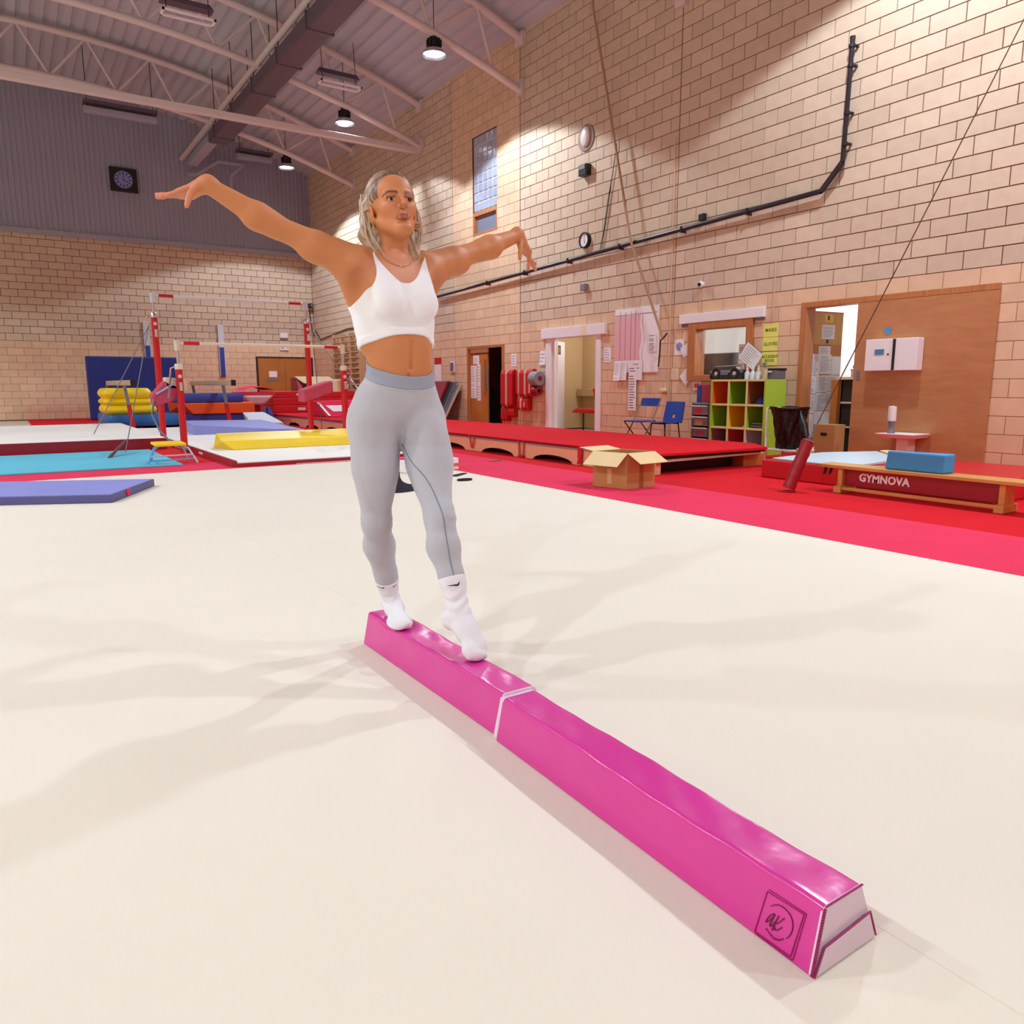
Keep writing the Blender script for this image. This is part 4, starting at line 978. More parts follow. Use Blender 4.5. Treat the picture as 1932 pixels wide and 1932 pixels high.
_mb = MB(); _mb.hexa([(TX0, TY0 + .09, .200), (TX1 - .36, TY0 + .03, .20), (TX1 - .36, TY0 + .12, .20), (TX0, TY0 + .2, .20)], [(TX0, TY0 + .09, .234), (TX1 - .36, TY0 + .03, .224), (TX1 - .36, TY0 + .12, .224), (TX0, TY0 + .2, .234)]); _mb.build('end_edge', M_black, _t)
_mb = MB(); _mb.hexa([(TX0, TY0 + .10, .15), (TX1 - .4, TY0 + .06, .17), (TX1 - .4, TY0 + .14, .17), (TX0, TY0 + .2, .15)], [(TX0, TY0 + .10, .185), (TX1 - .4, TY0 + .06, .195), (TX1 - .4, TY0 + .14, .195), (TX0, TY0 + .2, .185)]); _mb.build('end_rail', mat('rail_cream', (206, 196, 182), .4), _t, bev=.004)
_mb = MB(); _mb.box(TX0 + .03, TX0 + .12, 6.55, 6.95, 0, .20); _mb.build('end_post', M_ply, _t, bev=.004)
_mb = MB(); _mb.box(TX0 + .2, 8.0, 6.75, 7.0, 0.002, .14); _mb.build('black_filler', M_black, _t)  # black box filling the gap under the near end of the bed
_mb = MB(); _mb.box(8.05, 8.45, 6.6, 6.95, 0, .15); _mb.build('end_block', M_wood, _t)
_mb = MB(); _mb.box(8.46, 8.58, 6.70, 6.84, 0, .19); _mb.build('end_post', M_ply, _t, bev=.004)
for i, y in enumerate((7.92, 9.31, 10.75, 12.2, 13.6, 15.0, 16.4)):
    w = (.0, .07, .09)[i] if i < 3 else .07
    _mb = MB()
    if i == 0: _mb.hexa([(TX0 - .03, y - .06, .02), (TX0 - .022, y - .06, .02), (TX0 - .022, y + .06, .02), (TX0 - .03, y + .06, .02)], [(TX0 - .03, y - .03, .10), (TX0 - .022, y - .03, .10), (TX0 - .022, y + .03, .10), (TX0 - .03, y + .03, .10)]); _mb.box(TX0 - .03, TX0 - .022, y - .045, y + .045, .10, .26)
    else:
        bz = (.02, .03, .05)[min(i, 2)]; bw = (.0, .05, .01)[min(i, 2)]
        for s in (-1, 1): _mb.obox((TX0 - .027, y + s * (w + bw) / 2, (.26 + bz) / 2), (.003, 0, 0), (0, .014, 0), Vector((0, s * (w - bw) / 2, (.26 - bz) / 2)))
        if i == 1: _mb.obox((TX0 - .03, y, .02), (.012, 0, 0), (0, .07, 0), (0, 0, .014))
    _mb.build('red_strap', M_vred, _t)
# ================================================================== cardboard box
_t = thing('cardboard_box', (5.44, 6.03, 0), 'open cardboard box with flaps out on the red carpet', 'box')
F0, L0, R0 = Vector((5.29, 5.81, 0.003)), Vector((5.19, 6.24, 0.003)), Vector((5.70, 5.835, 0.003)); B0 = L0 + R0 - F0; H = Vector((0, 0, .37))
def wall(a, b):
    d = (b - a).normalized(); n = Vector((-d.y, d.x, 0)) * .003
    mb = MB(); mb.hexa([a - n, b - n, b + n, a + n], [a - n + H, b - n + H, b + n + H, a + n + H]); return mb
for a, b in ((F0, L0), (R0, F0), (B0, R0), (L0, B0)): wall(a, b).build('side_panel', M_card, _t)
_mb = MB(); _mb.hexa([F0, R0, B0, L0], [p + Vector((0, 0, .004)) for p in (F0, R0, B0, L0)]); _mb.build('bottom', M_card, _t)
def flap(a, b, outw, drop, m=M_cardl, ins=.0):
    a, b = a + H, b + H; o = Vector(outw) + Vector((0, 0, drop)); e = (b - a) * ins
    mb = MB(); t_ = Vector((0, 0, .005)); mb.hexa([a, b, b + o - e, a + o + e], [a + t_, b + t_, b + o - e + t_, a + o + e + t_]); mb.build('flap', m, _t)
dL = (L0 - F0).normalized(); dR = (R0 - F0).normalized()
flap(L0, F0, -dR * .15, -.13)          # left front flap hanging out
flap(F0, R0, -dL * .16, -.10)          # right front flap
flap(R0, B0, dR * .12, -.10)
flap(B0, L0, dL * .18, .03)
_mb = MB(); _c = (F0 + R0) / 2 - dL * .005; _mb.obox(_c + Vector((0, 0, .13)), dR * .03, dL * .0015, (0, 0, .127)); _mb.build('brown_tape', mat('tape_brown', (150, 96, 50), .3), _t)
_mb = MB(); _c = (F0 + L0) / 2 - dR * .0045; _mb.obox(_c + Vector((0, 0, .12)), dL * .03, dR * .001, (0, 0, .08)); _mb.build('clear_tape', mat('tape_clear', (206, 168, 120), .3), _t)
# ================================================================== padded cable anchor
_t = thing('padded_anchor', (6.52, 4.77, 0), 'slanting dark red pad round a cable anchor on red carpet', 'pad')
_a, _b = Vector((6.524, 4.767, .034)), Vector((6.667, 4.672, .515)); _u = (_b - _a).normalized()
_mb = MB(); _mb.tube([_a + _u * k * .504 / 12 for k in range(13)], [.062 + .004 * math.sin(k * 2.3) for k in range(13)], 16); _mb.build('pad_sleeve', M_vdred, _t, smooth=True)
_mb = MB(); _mb.tube([_b, _b + _u * .006], .056, 16); _mb.build('sleeve_end', mat('end_pink', (206, 150, 160), .6), _t)
_top = Vector((7.31, 4.27, 2.18)); _w = (_top - Vector((6.68, 4.665, .55))).normalized()
_mb = MB(); _c0 = Vector((6.672, 4.669, .525))
for k in range(6):
    c = _c0 + _w * (.028 * k); s = Vector((1, 0, 0)) if k % 2 else Vector((0, 1, 0)); s = (s - _w * s.dot(_w)).normalized()
    _mb.tube([c + _w * .02 * math.cos(q) + s * .011 * math.sin(q) for q in [2 * math.pi * j / 10 for j in range(11)]], .0035, 6, caps=False)
_mb.build('chain', M_grey, _t, smooth=True)
_mb = MB(); _mb.cyl(_c0 + _w * .17, _top + _w * 2.5, .006, n=6); _mb.build('cable', mat('cable_rust', (92, 54, 40), .6), _t)
_mb = MB(); _mb.box(6.45, 6.56, 4.70, 4.84, .001, .014); _mb.build('floor_plate', M_vdred, _t, bev=.003)
# ================================================================== red block mat, pads, bench
_t = thing('red_block_mat', (7.9, 4.6, 0), 'low red vinyl block mat behind the wooden bench', 'mat')
_mb = MB(); _mb.box(7.31, 9.0, 3.2, 5.73, .002, .205); _mb.build('block', M_vred, _t, bev=.012)
M_paleblue = mat('vinyl_pale_blue', (196, 220, 234), .4, noise=(2, .03))
_mb = MB()
_mb.hexa([(7.42, 5.66, .207), (7.35, 5.0, .207), (7.58, 4.62, .207), (8.25, 4.62, .207), (8.95, 5.30, .207), (8.42, 5.70, .207)], [(7.42, 5.66, .225), (7.35, 5.0, .225), (7.58, 4.62, .23), (8.25, 4.62, .25), (8.95, 5.30, .25), (8.42, 5.70, .235)])
tag(_mb.build('pale_blue_mat', M_paleblue, bev=.006), 'thin pale blue mat lying on the red block mat', 'mat')
_mb = MB(); _mb.hexa([(8.28, 4.6, .207), (8.95, 4.4, .207), (8.98, 5.2, .207), (8.98, 5.28, .207)], [(8.28, 4.6, .26), (8.95, 4.4, .27), (8.98, 5.2, .27), (8.98, 5.28, .26)])
tag(_mb.build('cream_mat', mat('vinyl_cream', (232, 214, 176), .5), bev=.004), 'thin cream mat behind the pale blue mat', 'mat')
_t = thing('balance_bench', (6.98, 3.9, 0), 'low wooden gymnastics bench with a red printed side panel', 'bench')
M_bench = wood('bench_wood', (196, 138, 70), (210, 156, 88), (20, 2.5, 20))
_mb = MB(); _mb.box(6.84, 7.10, 2.6, 4.68, .245, .278); _mb.build('seat_plank', M_bench, _t, bev=.005)
for y in (4.44, 2.95):
    _mb = MB(); _mb.box(6.88, 7.06, y - .025, y + .025, .04, .245); _mb.build('leg', M_bench, _t, bev=.004)
    _mb = MB(); _mb.box(6.84, 7.10, y - .04, y + .04, 0.001, .07); _mb.build('foot', M_bench, _t, bev=.006)
_mb = MB(); _mb.box(6.93, 6.965, 2.975, 4.415, .075, .24); _mb.build('side_panel', M_vdred, _t, bev=.003)
_mb = MB(); _mb.box(6.86, 6.90, 2.99, 4.40, .035, .065); _mb.build('rail', M_bench, _t, bev=.004)
_mb = MB(); _mb.obox((6.9, 4.62, .21), (.008, 0, 0), (0, .012, 0), (0, -.01, .04)).obox((6.9, 4.56, .21), (.008, 0, 0), (0, .012, 0), (0, -.01, .035)); _mb.build('hook', M_dark, _t)
text('lettering', 'GYMNOVA', .108, (6.9285, 4.265, .165), ONWALL, M_white, _t, ext=.0006, align='LEFT', squash=.93, bold=.0035)
_t = thing('blue_block', (7.1, 3.9, .278), 'bright blue foam block standing on the bench', 'block')
_mb = MB(); _mb.hexa([(6.90, 3.45, .279), (7.09, 3.45, .279), (7.09, 4.0, .279), (6.90, 4.0, .279)], [(6.90, 3.45, .45), (7.09, 3.45, .45), (7.09, 3.96, .44), (6.90, 3.98, .455)]); _mb.build('block', mat('foam_blue', (60, 150, 214), .6), _t, bev=.015)
# ================================================================== back wall things
d4 = thing('door_4', (8.97, BY, 0), 'pair of wooden doors in the far end wall', None); d4['kind'] = 'structure'
M_bdoor = wood('back_door_wood', (168, 104, 44), (184, 118, 54), (2, 30, 2))
for a, b in ((7.97, 8.965), (8.975, 9.98)):
    _mb = MB(); _mb.box(a, b, BY - .004, BY + .009, 0, 2.06); _mb.build('door_leaf', M_bdoor, d4, bev=.003)
_mb = MB(); _mb.box(7.90, 7.97, BY - .02, BY + .1, 0, 2.10).box(9.98, 10.05, BY - .02, BY + .1, 0, 2.10).box(7.97, 9.98, BY - .02, BY + .1, 2.06, 2.11); _mb.build('door_frame', M_dark, d4)
_mb = MB(); _mb.box(8.36, 8.66, BY - .008, BY - .0045, 1.36, 1.58); _mb.build('door_notice', M_paper, d4)
_mb = MB(); _mb.box(8.25, 8.72, BY - .008, BY - .0045, 1.20, 1.27); _mb.build('door_strip', M_slate, d4)
_t = thing('exit_sign', (8.96, BY, 2.34), 'white exit sign box above the far wooden doors', 'sign')
_mb = MB(); _mb.box(8.80, 9.12, BY - .06, BY - .001, 2.35, 2.52); _mb.build('casing', M_white, _t, bev=.006)
_mb = MB(); _mb.box(8.85, 8.89, BY - .063, BY - .061, 2.40, 2.47).box(8.93, 8.96, BY - .063, BY - .061, 2.40, 2.47).box(9.06, 9.08, BY - .063, BY - .061, 2.39, 2.48); _o = _mb.build('pictogram', M_grey, _t); _o['kind'] = 'stuff'
_t = thing('emergency_light', (8.97, BY, 2.76), 'pale square emergency light above the exit sign', 'light')
_mb = MB(); _mb.box(8.83, 9.13, BY - .07, BY - .001, 2.80, 2.98); _mb.build('cover', M_white, _t, bev=.02)
_mb = MB(); _mb.box(8.83, 9.13, BY - .05, BY - .001, 2.76, 2.80); _mb.build('tray', M_grey, _t)
M_navy = mat('vinyl_navy', (10, 40, 120), .5, noise=(2, .06)); M_royal = mat('paint_royal', (44, 64, 150), .5); M_pale = mat('paint_pale', (206, 210, 224), .6)
def column_pad(x0, x1, z0, label):
    t = thing('wall_strip', ((x0 + x1) / 2, BY, z0), label, 'wall strip', 'white and blue strips on the far wall')
    mb = MB(); mb.box(x0, x1, BY - .10, BY - .001, 2.405, 3.19); mb.build('white_upper', M_pale, t, bev=.006)
    mb = MB(); mb.box(x0 + .02, x1 - .02, BY - .10, BY - .001, z0, 2.40); mb.build('blue_lower', M_royal, t, bev=.006)
    mb = MB(); mb.box(x0 + .0, x0 + .018, BY - .09, BY - .001, z0, 2.40); mb.build('edge_trim', M_pale, t)
    mb = MB(); mb.box(x1 - .018, x1, BY - .09, BY - .001, z0, 2.40); mb.build('edge_trim', M_pale, t)
column_pad(6.60, 6.80, 1.39, 'white and blue vertical strip on far wall between the bars')
column_pad(4.18, 4.37, .9, 'white and blue vertical strip on far wall behind blue crash mat')
_t = thing('digital_clock', (3.95, BY, 7.3), 'dark square clock with blue face on the far grey cladding', 'clock')
_mb = MB(); _mb.box(3.55, 4.36, BY - .17, BY - .06, 7.32, 8.06); _mb.build('case', M_black, _t, bev=.01)
_mb = MB(); _mb.lathe((3.95, BY - .17, 7.69), [(.0001, 0), (.27, 0), (.27, .006), (.0001, .008)], 28, axis=(0, -1, 0)); _mb.build('face', mat('face_blue', (130, 140, 214), .4), _t)
for k in range(12):
    _d = Vector((math.sin(k * math.pi / 6), 0, math.cos(k * math.pi / 6))); _mb = MB(); _mb.obox(Vector((3.95, BY - .18, 7.69)) + _d * .20, _d * .045, _d.cross(Vector((0, 1, 0))) * .016, (0, .002, 0)); _mb.build('hour_mark', M_ink, _t)
_mb = MB(); _mb.obox((3.95, BY - .183, 7.74), (.008, 0, 0), (0, .002, 0), (0, 0, .09)).obox((4.0, BY - .183, 7.66), (.07, 0, -.04), (0, .002, 0), (.005, 0, .009)); _o = _mb.build('hands', M_black, _t); _o['kind'] = 'stuff'
_mb = MB(); _mb.tube([(10.0, BY - .03, 3.9), (10.05, BY - .03, 3.3), (10.12, BY - .1, 2.9)], .02, 6); tag(_mb.build('wall_cable', M_black), 'black cable down the far corner of the hall', 'cable')
_t = thing('corner_camera', (10.0, BY - .1, 4.0), 'small black camera high in the far corner', 'camera')
_mb = MB(); _mb.box(9.93, 10.08, BY - .25, BY - .02, 3.95, 4.1); _mb.build('body', M_black, _t, bev=.02)
_mb = MB(); _mb.cyl((10.0, BY - .25, 4.02), (10.0, BY - .30, 4.02), .04, n=12); _mb.build('lens', M_grey, _t)
# ================================================================== crash mats and stacks at the far left
slab('blue_crash_mat', M_navy, 2.2, 4.78, 26.7, 27.0, .02, 1.96, 'tall navy blue crash mat standing before the far wall', 'mat', bev=.04)
M_yel = mat('vinyl_yellow', (246, 214, 22), .45, noise=(2, .04)); M_orange = mat('vinyl_orange', (232, 84, 14), .45, noise=(2, .05)); M_indigo = mat('vinyl_indigo', (50, 62, 150), .5, noise=(4, .08)); M_lav = mat('vinyl_lavender', (142, 150, 220), .5, noise=(3, .05)); M_mblue = mat('vinyl_mid_blue', (36, 104, 178), .5, noise=(5, .15)); M_turq = mat('vinyl_turquoise', (92, 200, 226), .45, noise=(1, .05)); M_vnyl = mat('vinyl_offwhite', (240, 238, 232), .6)
def soft(name, m, x0, x1, y0, y1, z0, z1, label, cat, bul=.04, group=None, skew=0):
    """soft mat with bulging sides"""
    mb = MB()
    def fn(a, b):
        th = a * 2 * math.pi
        c, s = math.cos(th), math.sin(th); p = 12.0
        k = (abs(c) ** p + abs(s) ** p) ** (-1 / p)
        w = 1 - bul * (2 * b - 1) ** 2
        zz = z0 + (z1 - z0) * b
        return ((x0 + x1) / 2 + k * c * (x1 - x0) / 2 * w + skew * b, (y0 + y1) / 2 + k * s * (y1 - y0) / 2 * w, zz)
    mb.grid(fn, 64, 5)
    top = [fn(i / 64, 1) for i in range(64)]; bot = [fn(i / 64, 0) for i in range(64)]
    mb.add(top, [list(range(64))]); mb.add(bot, [list(range(64))[::-1]])
    o = mb.build(name, m, smooth=True)
    return tag(o, label, cat, group)
soft('blue_mat', M_mblue, 2.0, 3.70, 20.42, 22.7, .102, .375, 'mid blue mat lying under the folded yellow mats', 'mat', .02)
soft('yellow_mat', M_yel, 2.0, 3.18, 20.6, 22.2, .378, .60, 'lower yellow soft mat on the blue mat at far left', 'mat', .10, 'folded yellow mats at far left')
soft('yellow_mat', M_yel, 2.0, 3.10, 20.6, 22.2, .602, .76, 'middle yellow soft mat in the far left stack', 'mat', .12, 'folded yellow mats at far left')
soft('yellow_mat', M_yel, 2.0, 3.08, 20.6, 22.2, .762, 1.01, 'topmost yellow soft mat in the far left stack', 'mat', .14, 'folded yellow mats at far left')
slab('indigo_mat', M_indigo, 3.80, 5.42, 21.0, 22.8, .102, .33, 'dark blue mat at the bottom of the orange stack', 'mat', bev=.02)
_mb = MB(); _mb.hexa([(4.05, 20.95, .334), (5.62, 20.95, .334), (5.62, 22.8, .334), (3.80, 22.8, .334)], [(3.80, 20.95, .62), (5.62, 20.95, .62), (5.62, 22.8, .62), (3.75, 22.8, .62)]); tag(_mb.build('orange_mat', M_orange, bev=.02), 'bright orange mat with slanted end between two blue mats', 'mat')
soft('indigo_mat', M_indigo, 3.75, 5.40, 21.0, 22.8, .623, .86, 'dark blue soft mat on top of the orange mat', 'mat', .03)
# landing mats
_t = thing('landing_mat', (3.8, 15.8, 0), 'large cream landing mat with red edges under the bars', 'mat')
_mb = MB(); _mb.box(2.52, 5.02, 10.42, 20.1, .004, .062); _mb.build('cream_top', M_vnyl, _t, bev=.006)
_mb = MB(); _mb.box(2.515, 5.03, 10.39, 10.418, .002, .048); _mb.build('red_front_edge', M_vdred, _t)
_mb = MB(); _mb.hexa([(2.462, 10.45, .002), (2.515, 10.40, .002), (2.515, 20.1, .002), (2.462, 20.1, .002)], [(2.470, 10.45, .09), (2.515, 10.40, .085), (2.515, 20.1, .10), (2.475, 20.1, .10)]); _mb.build('red_side_edge', M_vdred, _t)
_mb = MB(); _mb.box(2.458, 2.464, 12.25, 12.5, .03, .06); _mb.build('side_label', M_pale, _t)
_t = thing('landing_mat', (.9, 17, 0), 'second cream landing mat with red front at photo left', 'mat')
_mb = MB(); _mb.box(-1.5, 2.26, 14.12, 20.1, .004, .20); _mb.build('cream_top', M_vnyl, _t, bev=.01)
_mb = MB(); _mb.box(-1.5, 2.265, 14.09, 14.118, .002, .19); _mb.build('red_front', M_vdred, _t)
slab('white_edge_tape', M_white, 3.3, 5.0, 10.34, 10.37, .0015, .006, 'thin white tape along the front edge of landing mat', 'tape')
slab('turquoise_mat', M_turq, -1.2, 1.96, 11.05, 13.95, .002, .022, 'flat turquoise mat on the floor at photo left', 'mat', bev=.004)
# yellow wedge, lavender wedge
_mb = MB(); _mb.hexa([(2.98, 12.42, .064), (5.12, 12.42, .064), (5.12, 13.1, .064), (2.80, 13.1, .064)], [(2.80, 12.5, .205), (5.12, 12.46, .215), (5.12, 13.08, .305), (2.86, 13.08, .300)])
tag(_mb.build('yellow_wedge', M_yel, bev=.012), 'long bright yellow crash mat lying on the cream landing mat', 'mat')
_mb = MB(); _mb.hexa([(3.23, 16.7, .064), (5.60, 16.75, .064), (5.55, 18.9, .064), (3.40, 18.9, .064)], [(3.20, 16.7, .27), (5.60, 16.75, .075), (5.2, 18.9, .24), (3.42, 18.9, .27)])
tag(_mb.build('lavender_wedge', M_lav, bev=.01), 'lavender blue incline mat behind the yellow crash mat', 'mat')
_mb = MB(); _mb.hexa([(5.10, 19.3, .004), (5.95, 19.3, .004), (5.9, 20.6, .004), (5.3, 20.6, .004)], [(5.06, 19.3, .16), (5.85, 19.25, .14), (5.75, 20.6, .37), (5.2, 20.6, .37)])
tag(_mb.build('white_wedge', M_pale, bev=.02), 'white sloping pad behind the lavender incline mat', 'mat')
# vault table
_t = thing('vault_table', (6.05, 22.9, 0), 'vaulting table with red top and white rounded underside', 'vault')
_mb = MB(); _mb.grid(lambda a, b: (5.62 + .92 * a, 22.2 + 1.2 * b, .86 + .19 * math.sin(math.pi * min(max(.12 + a * .76, 0), 1)) * (1 - .2 * (2 * b - 1) ** 2)), 12, 8); _q = list(_mb.v); _k = len(_q); _mb.v += [(x, y, .84) for x, y, z in _q]; _mb.f += [[i + _k for i in f[::-1]] for f in _mb.f]
_mb.box(5.62, 6.54, 22.2, 23.4, .80, .87); _mb.build('red_top', M_pink, _t, smooth=True)
_mb = MB(); _mb.hexa([(5.85, 22.3, .50), (6.25, 22.3, .50), (6.25, 23.3, .50), (5.85, 23.3, .50)], [(5.60, 22.18, .80), (6.56, 22.18, .80), (6.56, 23.4, .80), (5.60, 23.4, .80)]); _mb.build('white_underside', M_white, _t, bev=.08, seg=3)
_mb = MB(); _mb.box(5.86, 6.2, 22.5, 23.1, .003, .50); _mb.build('pedestal', M_vdred, _t, bev=.02)
lump('blue_bag', (6.13, 21.6, .004), (.16, .16, .42), M_royal, 'small blue and white bag below the vault table', 'bag', 9)
# red block stack behind the track
_g2 = 'red vinyl blocks stacked at the far end'
for i, (z0, z1) in enumerate(((.004, .235), (.238, .46), (.463, .68), (.683, .885))):
    t = thing('red_block', (7.6, 23.6, z0), ('bottom', 'second', 'third', 'topmost')[i] + ' red block of the stack behind the track end', 'block', _g2)
    mb = MB(); mb.box(6.72 + .03 * (i % 2), 9.4, 23.1, 24.6, z0, z1); mb.build('cover', M_vred, t, bev=.02)
    if i in (1, 3):
        mb = MB(); mb.box(7.46 + .03 * (i == 1), 7.70 + .03 * (i == 1), 23.094, 23.099, z0 + .07, z1 - .07); mb.build('white_patch', M_pale, t, bev=.002)
_t = thing('vaulting_box', (8.4, 24.4, .887), 'red box with a sloping tan top on the red stack', 'vaulting box')
_mb = MB(); _mb.hexa([(7.75, 23.7, .887), (9.0, 23.7, .887), (9.0, 24.5, .887), (7.75, 24.5, .887)], [(7.75, 24.0, 1.30), (8.8, 24.0, 1.30), (8.8, 24.5, 1.30), (7.75, 24.5, 1.30)]); _mb.build('red_body', M_vdred, _t, bev=.01)
_mb = MB(); _mb.hexa([(8.02, 23.64, 1.0), (9.15, 23.64, 1.0), (8.85, 24.0, 1.30), (7.72, 24.0, 1.30)], [(8.02, 23.62, 1.04), (9.15, 23.62, 1.04), (8.85, 24.0, 1.34), (7.72, 24.0, 1.34)]); _mb.build('tan_top', mat('suede_tan', (190, 166, 138), .9), _t, bev=.01)
_mb = MB(); _mb.box(7.86, 8.04, 23.66, 23.69, .93, 1.12); _mb.build('hand_slot', M_black, _t)
_t = thing('springboard_wedge', (7.0, 18.9, .27), 'pink and white wedge standing on the far part of track', 'mat')
_mb = MB(); _mb.hexa([(6.75, 18.6, .272), (7.9, 18.6, .272), (7.9, 19.6, .272), (6.75, 19.6, .272)], [(6.62, 19.0, .66), (7.75, 19.0, .68), (7.75, 19.5, .68), (6.62, 19.5, .66)]); _mb.build('pink_body', M_pink, _t, bev=.02)
_n0, _n1 = Vector((6.95, 18.72, .41)), Vector((7.6, 18.72, .42)); _mb = MB(); _mb.hexa([(6.98, 18.725, .40), (7.45, 18.725, .40), (7.36, 18.88, .55), (6.84, 18.88, .55)], [(6.98, 18.715, .405), (7.45, 18.715, .405), (7.36, 18.87, .555), (6.84, 18.87, .555)]); _mb.build('white_panel', M_white, _t)
_mb = MB(); _mb.hexa([(6.80, 18.60, .30), (6.86, 18.60, .30), (6.70, 18.96, .63), (6.64, 18.96, .63)], [(6.80, 18.58, .305), (6.86, 18.58, .305), (6.70, 18.94, .635), (6.64, 18.94, .635)]); _mb.build('white_piping', M_white, _t)
# ================================================================== balance beams (high)
def beam_high(x, label):
    t = thing('balance_beam', (x, 19.6, 0), label, 'balance beam', 'high balance beams at the far left')
    mb = MB(); mb.box(x - .055, x + .055, 19.6, 24.6, 1.07, 1.20); mb.build('beam_body', mat('suede_beam', (186, 164, 140), .9), t, bev=.02)
    mb = MB(); mb.box(x - .058, x + .058, 19.57, 19.60, 1.06, 1.205); mb.build('end_cap', M_black, t, bev=.01)
    for y in (20.22, 23.9):
        mb = MB(); mb.obox((x - .08, y, .84), (.035, 0, 0), (0, .04, 0), (-.03, 0, .23)); mb.build('upper_leg', M_grey, t, bev=.006)
        mb = MB(); mb.obox((x - .02, y, .35), (.045, 0, 0), (0, .05, 0), (-.03, 0, .26)); mb.build('leg', M_vred, t, bev=.006)
        mb = MB(); mb.box(x - .22, x + .22, y - .05, y + .05, .002, .07); mb.build('foot', M_vred, t, bev=.01)
# ================================================================== uneven bars
M_bar = mat('bar_wood', (232, 216, 196), .5); M_bars = mat('bar_fibre', (226, 226, 230), .45); M_post = mat('post_red', (204, 14, 30), .35); M_sleeve = mat('upright_steel', (196, 186, 190), .3, metal=.7); M_ivory = mat('cap_ivory', (226, 212, 190), .5)
_t = thing('uneven_bars', (3.78, 14.2, 0), 'uneven bars with red posts and pale rails, far left', 'uneven bars')
def bar_set(y, zc, zr, x0, x1, mrail):
    mb = MB(); mb.cyl((x0 + .05, y, zc), (x1 - .05, y, zc), .024, n=14); mb.build('rail', mrail, _t, smooth=True)
    for x, s in ((x0, 1), (x1, -1)):
        mb = MB(); mb.cyl((x + s * .10, y, zc), (x + s * .34, y, zc), .029, n=14); mb.build('red_grip', M_vred, _t, smooth=True)
        mb = MB(); mb.lathe((x, y, zc - .12), [(.0001, 0), (.042, 0), (.042, .14), (.05, .145), (.045, .16), (.0001, .165)], 14); mb.cyl((x, y, zc), (x + s * .10, y, zc), .02, n=10); mb.build('head', M_ivory if mrail is M_bar else M_pale, _t, smooth=True)
        mb = MB(); mb.cyl((x, y, zr), (x, y, zc - .11), .022, n=10); mb.build('upright', M_sleeve, _t, smooth=True)
        mb = MB(); mb.lathe((x, y, zr), [(.062, -.04), (.062, .03), (.05, .05), (.0001, .05)], 14); mb.build('collar', M_ivory if mrail is M_bar else M_chrome, _t, smooth=True)
        mb = MB(); mb.cyl((x, y, .0), (x, y, zr - .03), .055, n=16); mb.build('post', M_post, _t, smooth=True)
        mb = MB(); mb.lathe((x, y - .055, zr - .15), [(.0001, 0), (.03, 0), (.03, .01), (.0001, .012)], 12, axis=(0, -1, 0)); mb.build('round_badge', M_pale, _t)
        mb = MB(); mb.box(x - .02, x + .03, y - .08, y - .05, zr - .38, zr - .24); mb.build('clamp', M_chrome, _t, bev=.008)
        mb = MB(); mb.tube([(x - s * .02, y, zr + .02), (x - s * .12, y, zr - .02), (x - s * .14, y, zr - .16), (x - s * .10, y, zr - .24)], .014, 6); mb.build('cable_hook', M_chrome, _t, smooth=True)
bar_set(13.3, 1.745, 1.37, 2.40, 5.18, M_bar)
bar_set(15.1, 2.655, 2.31, 2.38, 5.15, M_bars)
def rod(name, pts, r, m): _mb = MB(); _mb.tube(pts, r, 6); _mb.build(name, m, _t)
rod('guy_cable', [(5.25, 15.1, 2.15), (6.05, 17.0, .02)], .008, M_grey)
rod('guy_cable', [(5.25, 15.1, 2.15), (6.15, 13.6, .02)], .008, M_grey)
rod('guy_cable', [(2.28, 15.1, 2.12), (1.55, 13.5, .03)], .008, M_grey)
rod('guy_cable', [(2.28, 15.1, 2.12), (1.30, 15.6, .21)], .008, M_grey)
rod('guy_chain', [(2.28, 13.3, 1.28), (2.16, 13.0, .86)], .014, M_chrome)
rod('tension_bar', [(2.02, 13.4, .86), (1.95, 13.3, .62), (2.02, 13.1, .36), (2.2, 12.9, .12), (2.36, 12.85, .07)], .016, M_grey)
rod('guy_cable', [(5.27, 13.3, 1.25), (5.62, 12.0, .03)], .008, M_chrome)
_mb = MB(); _mb.hexa([(1.2, 12.6, .024), (1.26, 12.6, .024), (1.26, 12.66, .024), (1.2, 12.66, .024)], [(1.55, 13.45, .22), (1.58, 13.45, .22), (1.58, 13.5, .22), (1.55, 13.5, .22)]); _mb.build('anchor_stay', M_chrome, _t)
def pad_block(poly, y0, y1, label):
    t = thing('beam_pad', (poly[0][0], y0, poly[-1][1]), label, 'pad', 'pink foam pads beside the bar posts')
    mb = MB(); mb.prism([(x, y0, z) for x, z in poly], (0, y1 - y0, 0)); mb.build('foam_cover', mat('foam_rose', (196, 74, 100), .85, bump=(60, .4, .01), noise=(8, .1)), t, bev=.02)
    return t
_b = pad_block([(1.99, .91), (2.20, 1.15), (2.40, 1.06), (2.33, .84), (2.03, .74)], 13.38, 13.75, 'pink foam pad slung behind the left low bar post')
_mb = MB(); _mb.obox((2.36, 13.5, 1.10), (.16, 0, -.02), (0, .12, 0), (0, 0, .09)); _mb.build('ivory_end', M_ivory, _b, bev=.02)
_mb = MB(); _mb.obox((2.18, 13.37, 1.02), (.13, 0, .075), (0, .006, 0), (-.006, 0, .014)); _mb.build('blue_strap', mat('strap_paleblue', (170, 196, 232), .6), _b)
_b = pad_block([(4.46, .99), (4.98, 1.15), (5.02, .95), (4.47, .77)], 13.38, 13.75, 'pink foam pad slung behind the right low bar post')
_mb = MB(); _mb.obox((5.09, 13.5, 1.06), (.09, 0, 0), (0, .12, 0), (.01, 0, .11)); _mb.build('ivory_end', M_ivory, _b, bev=.02)
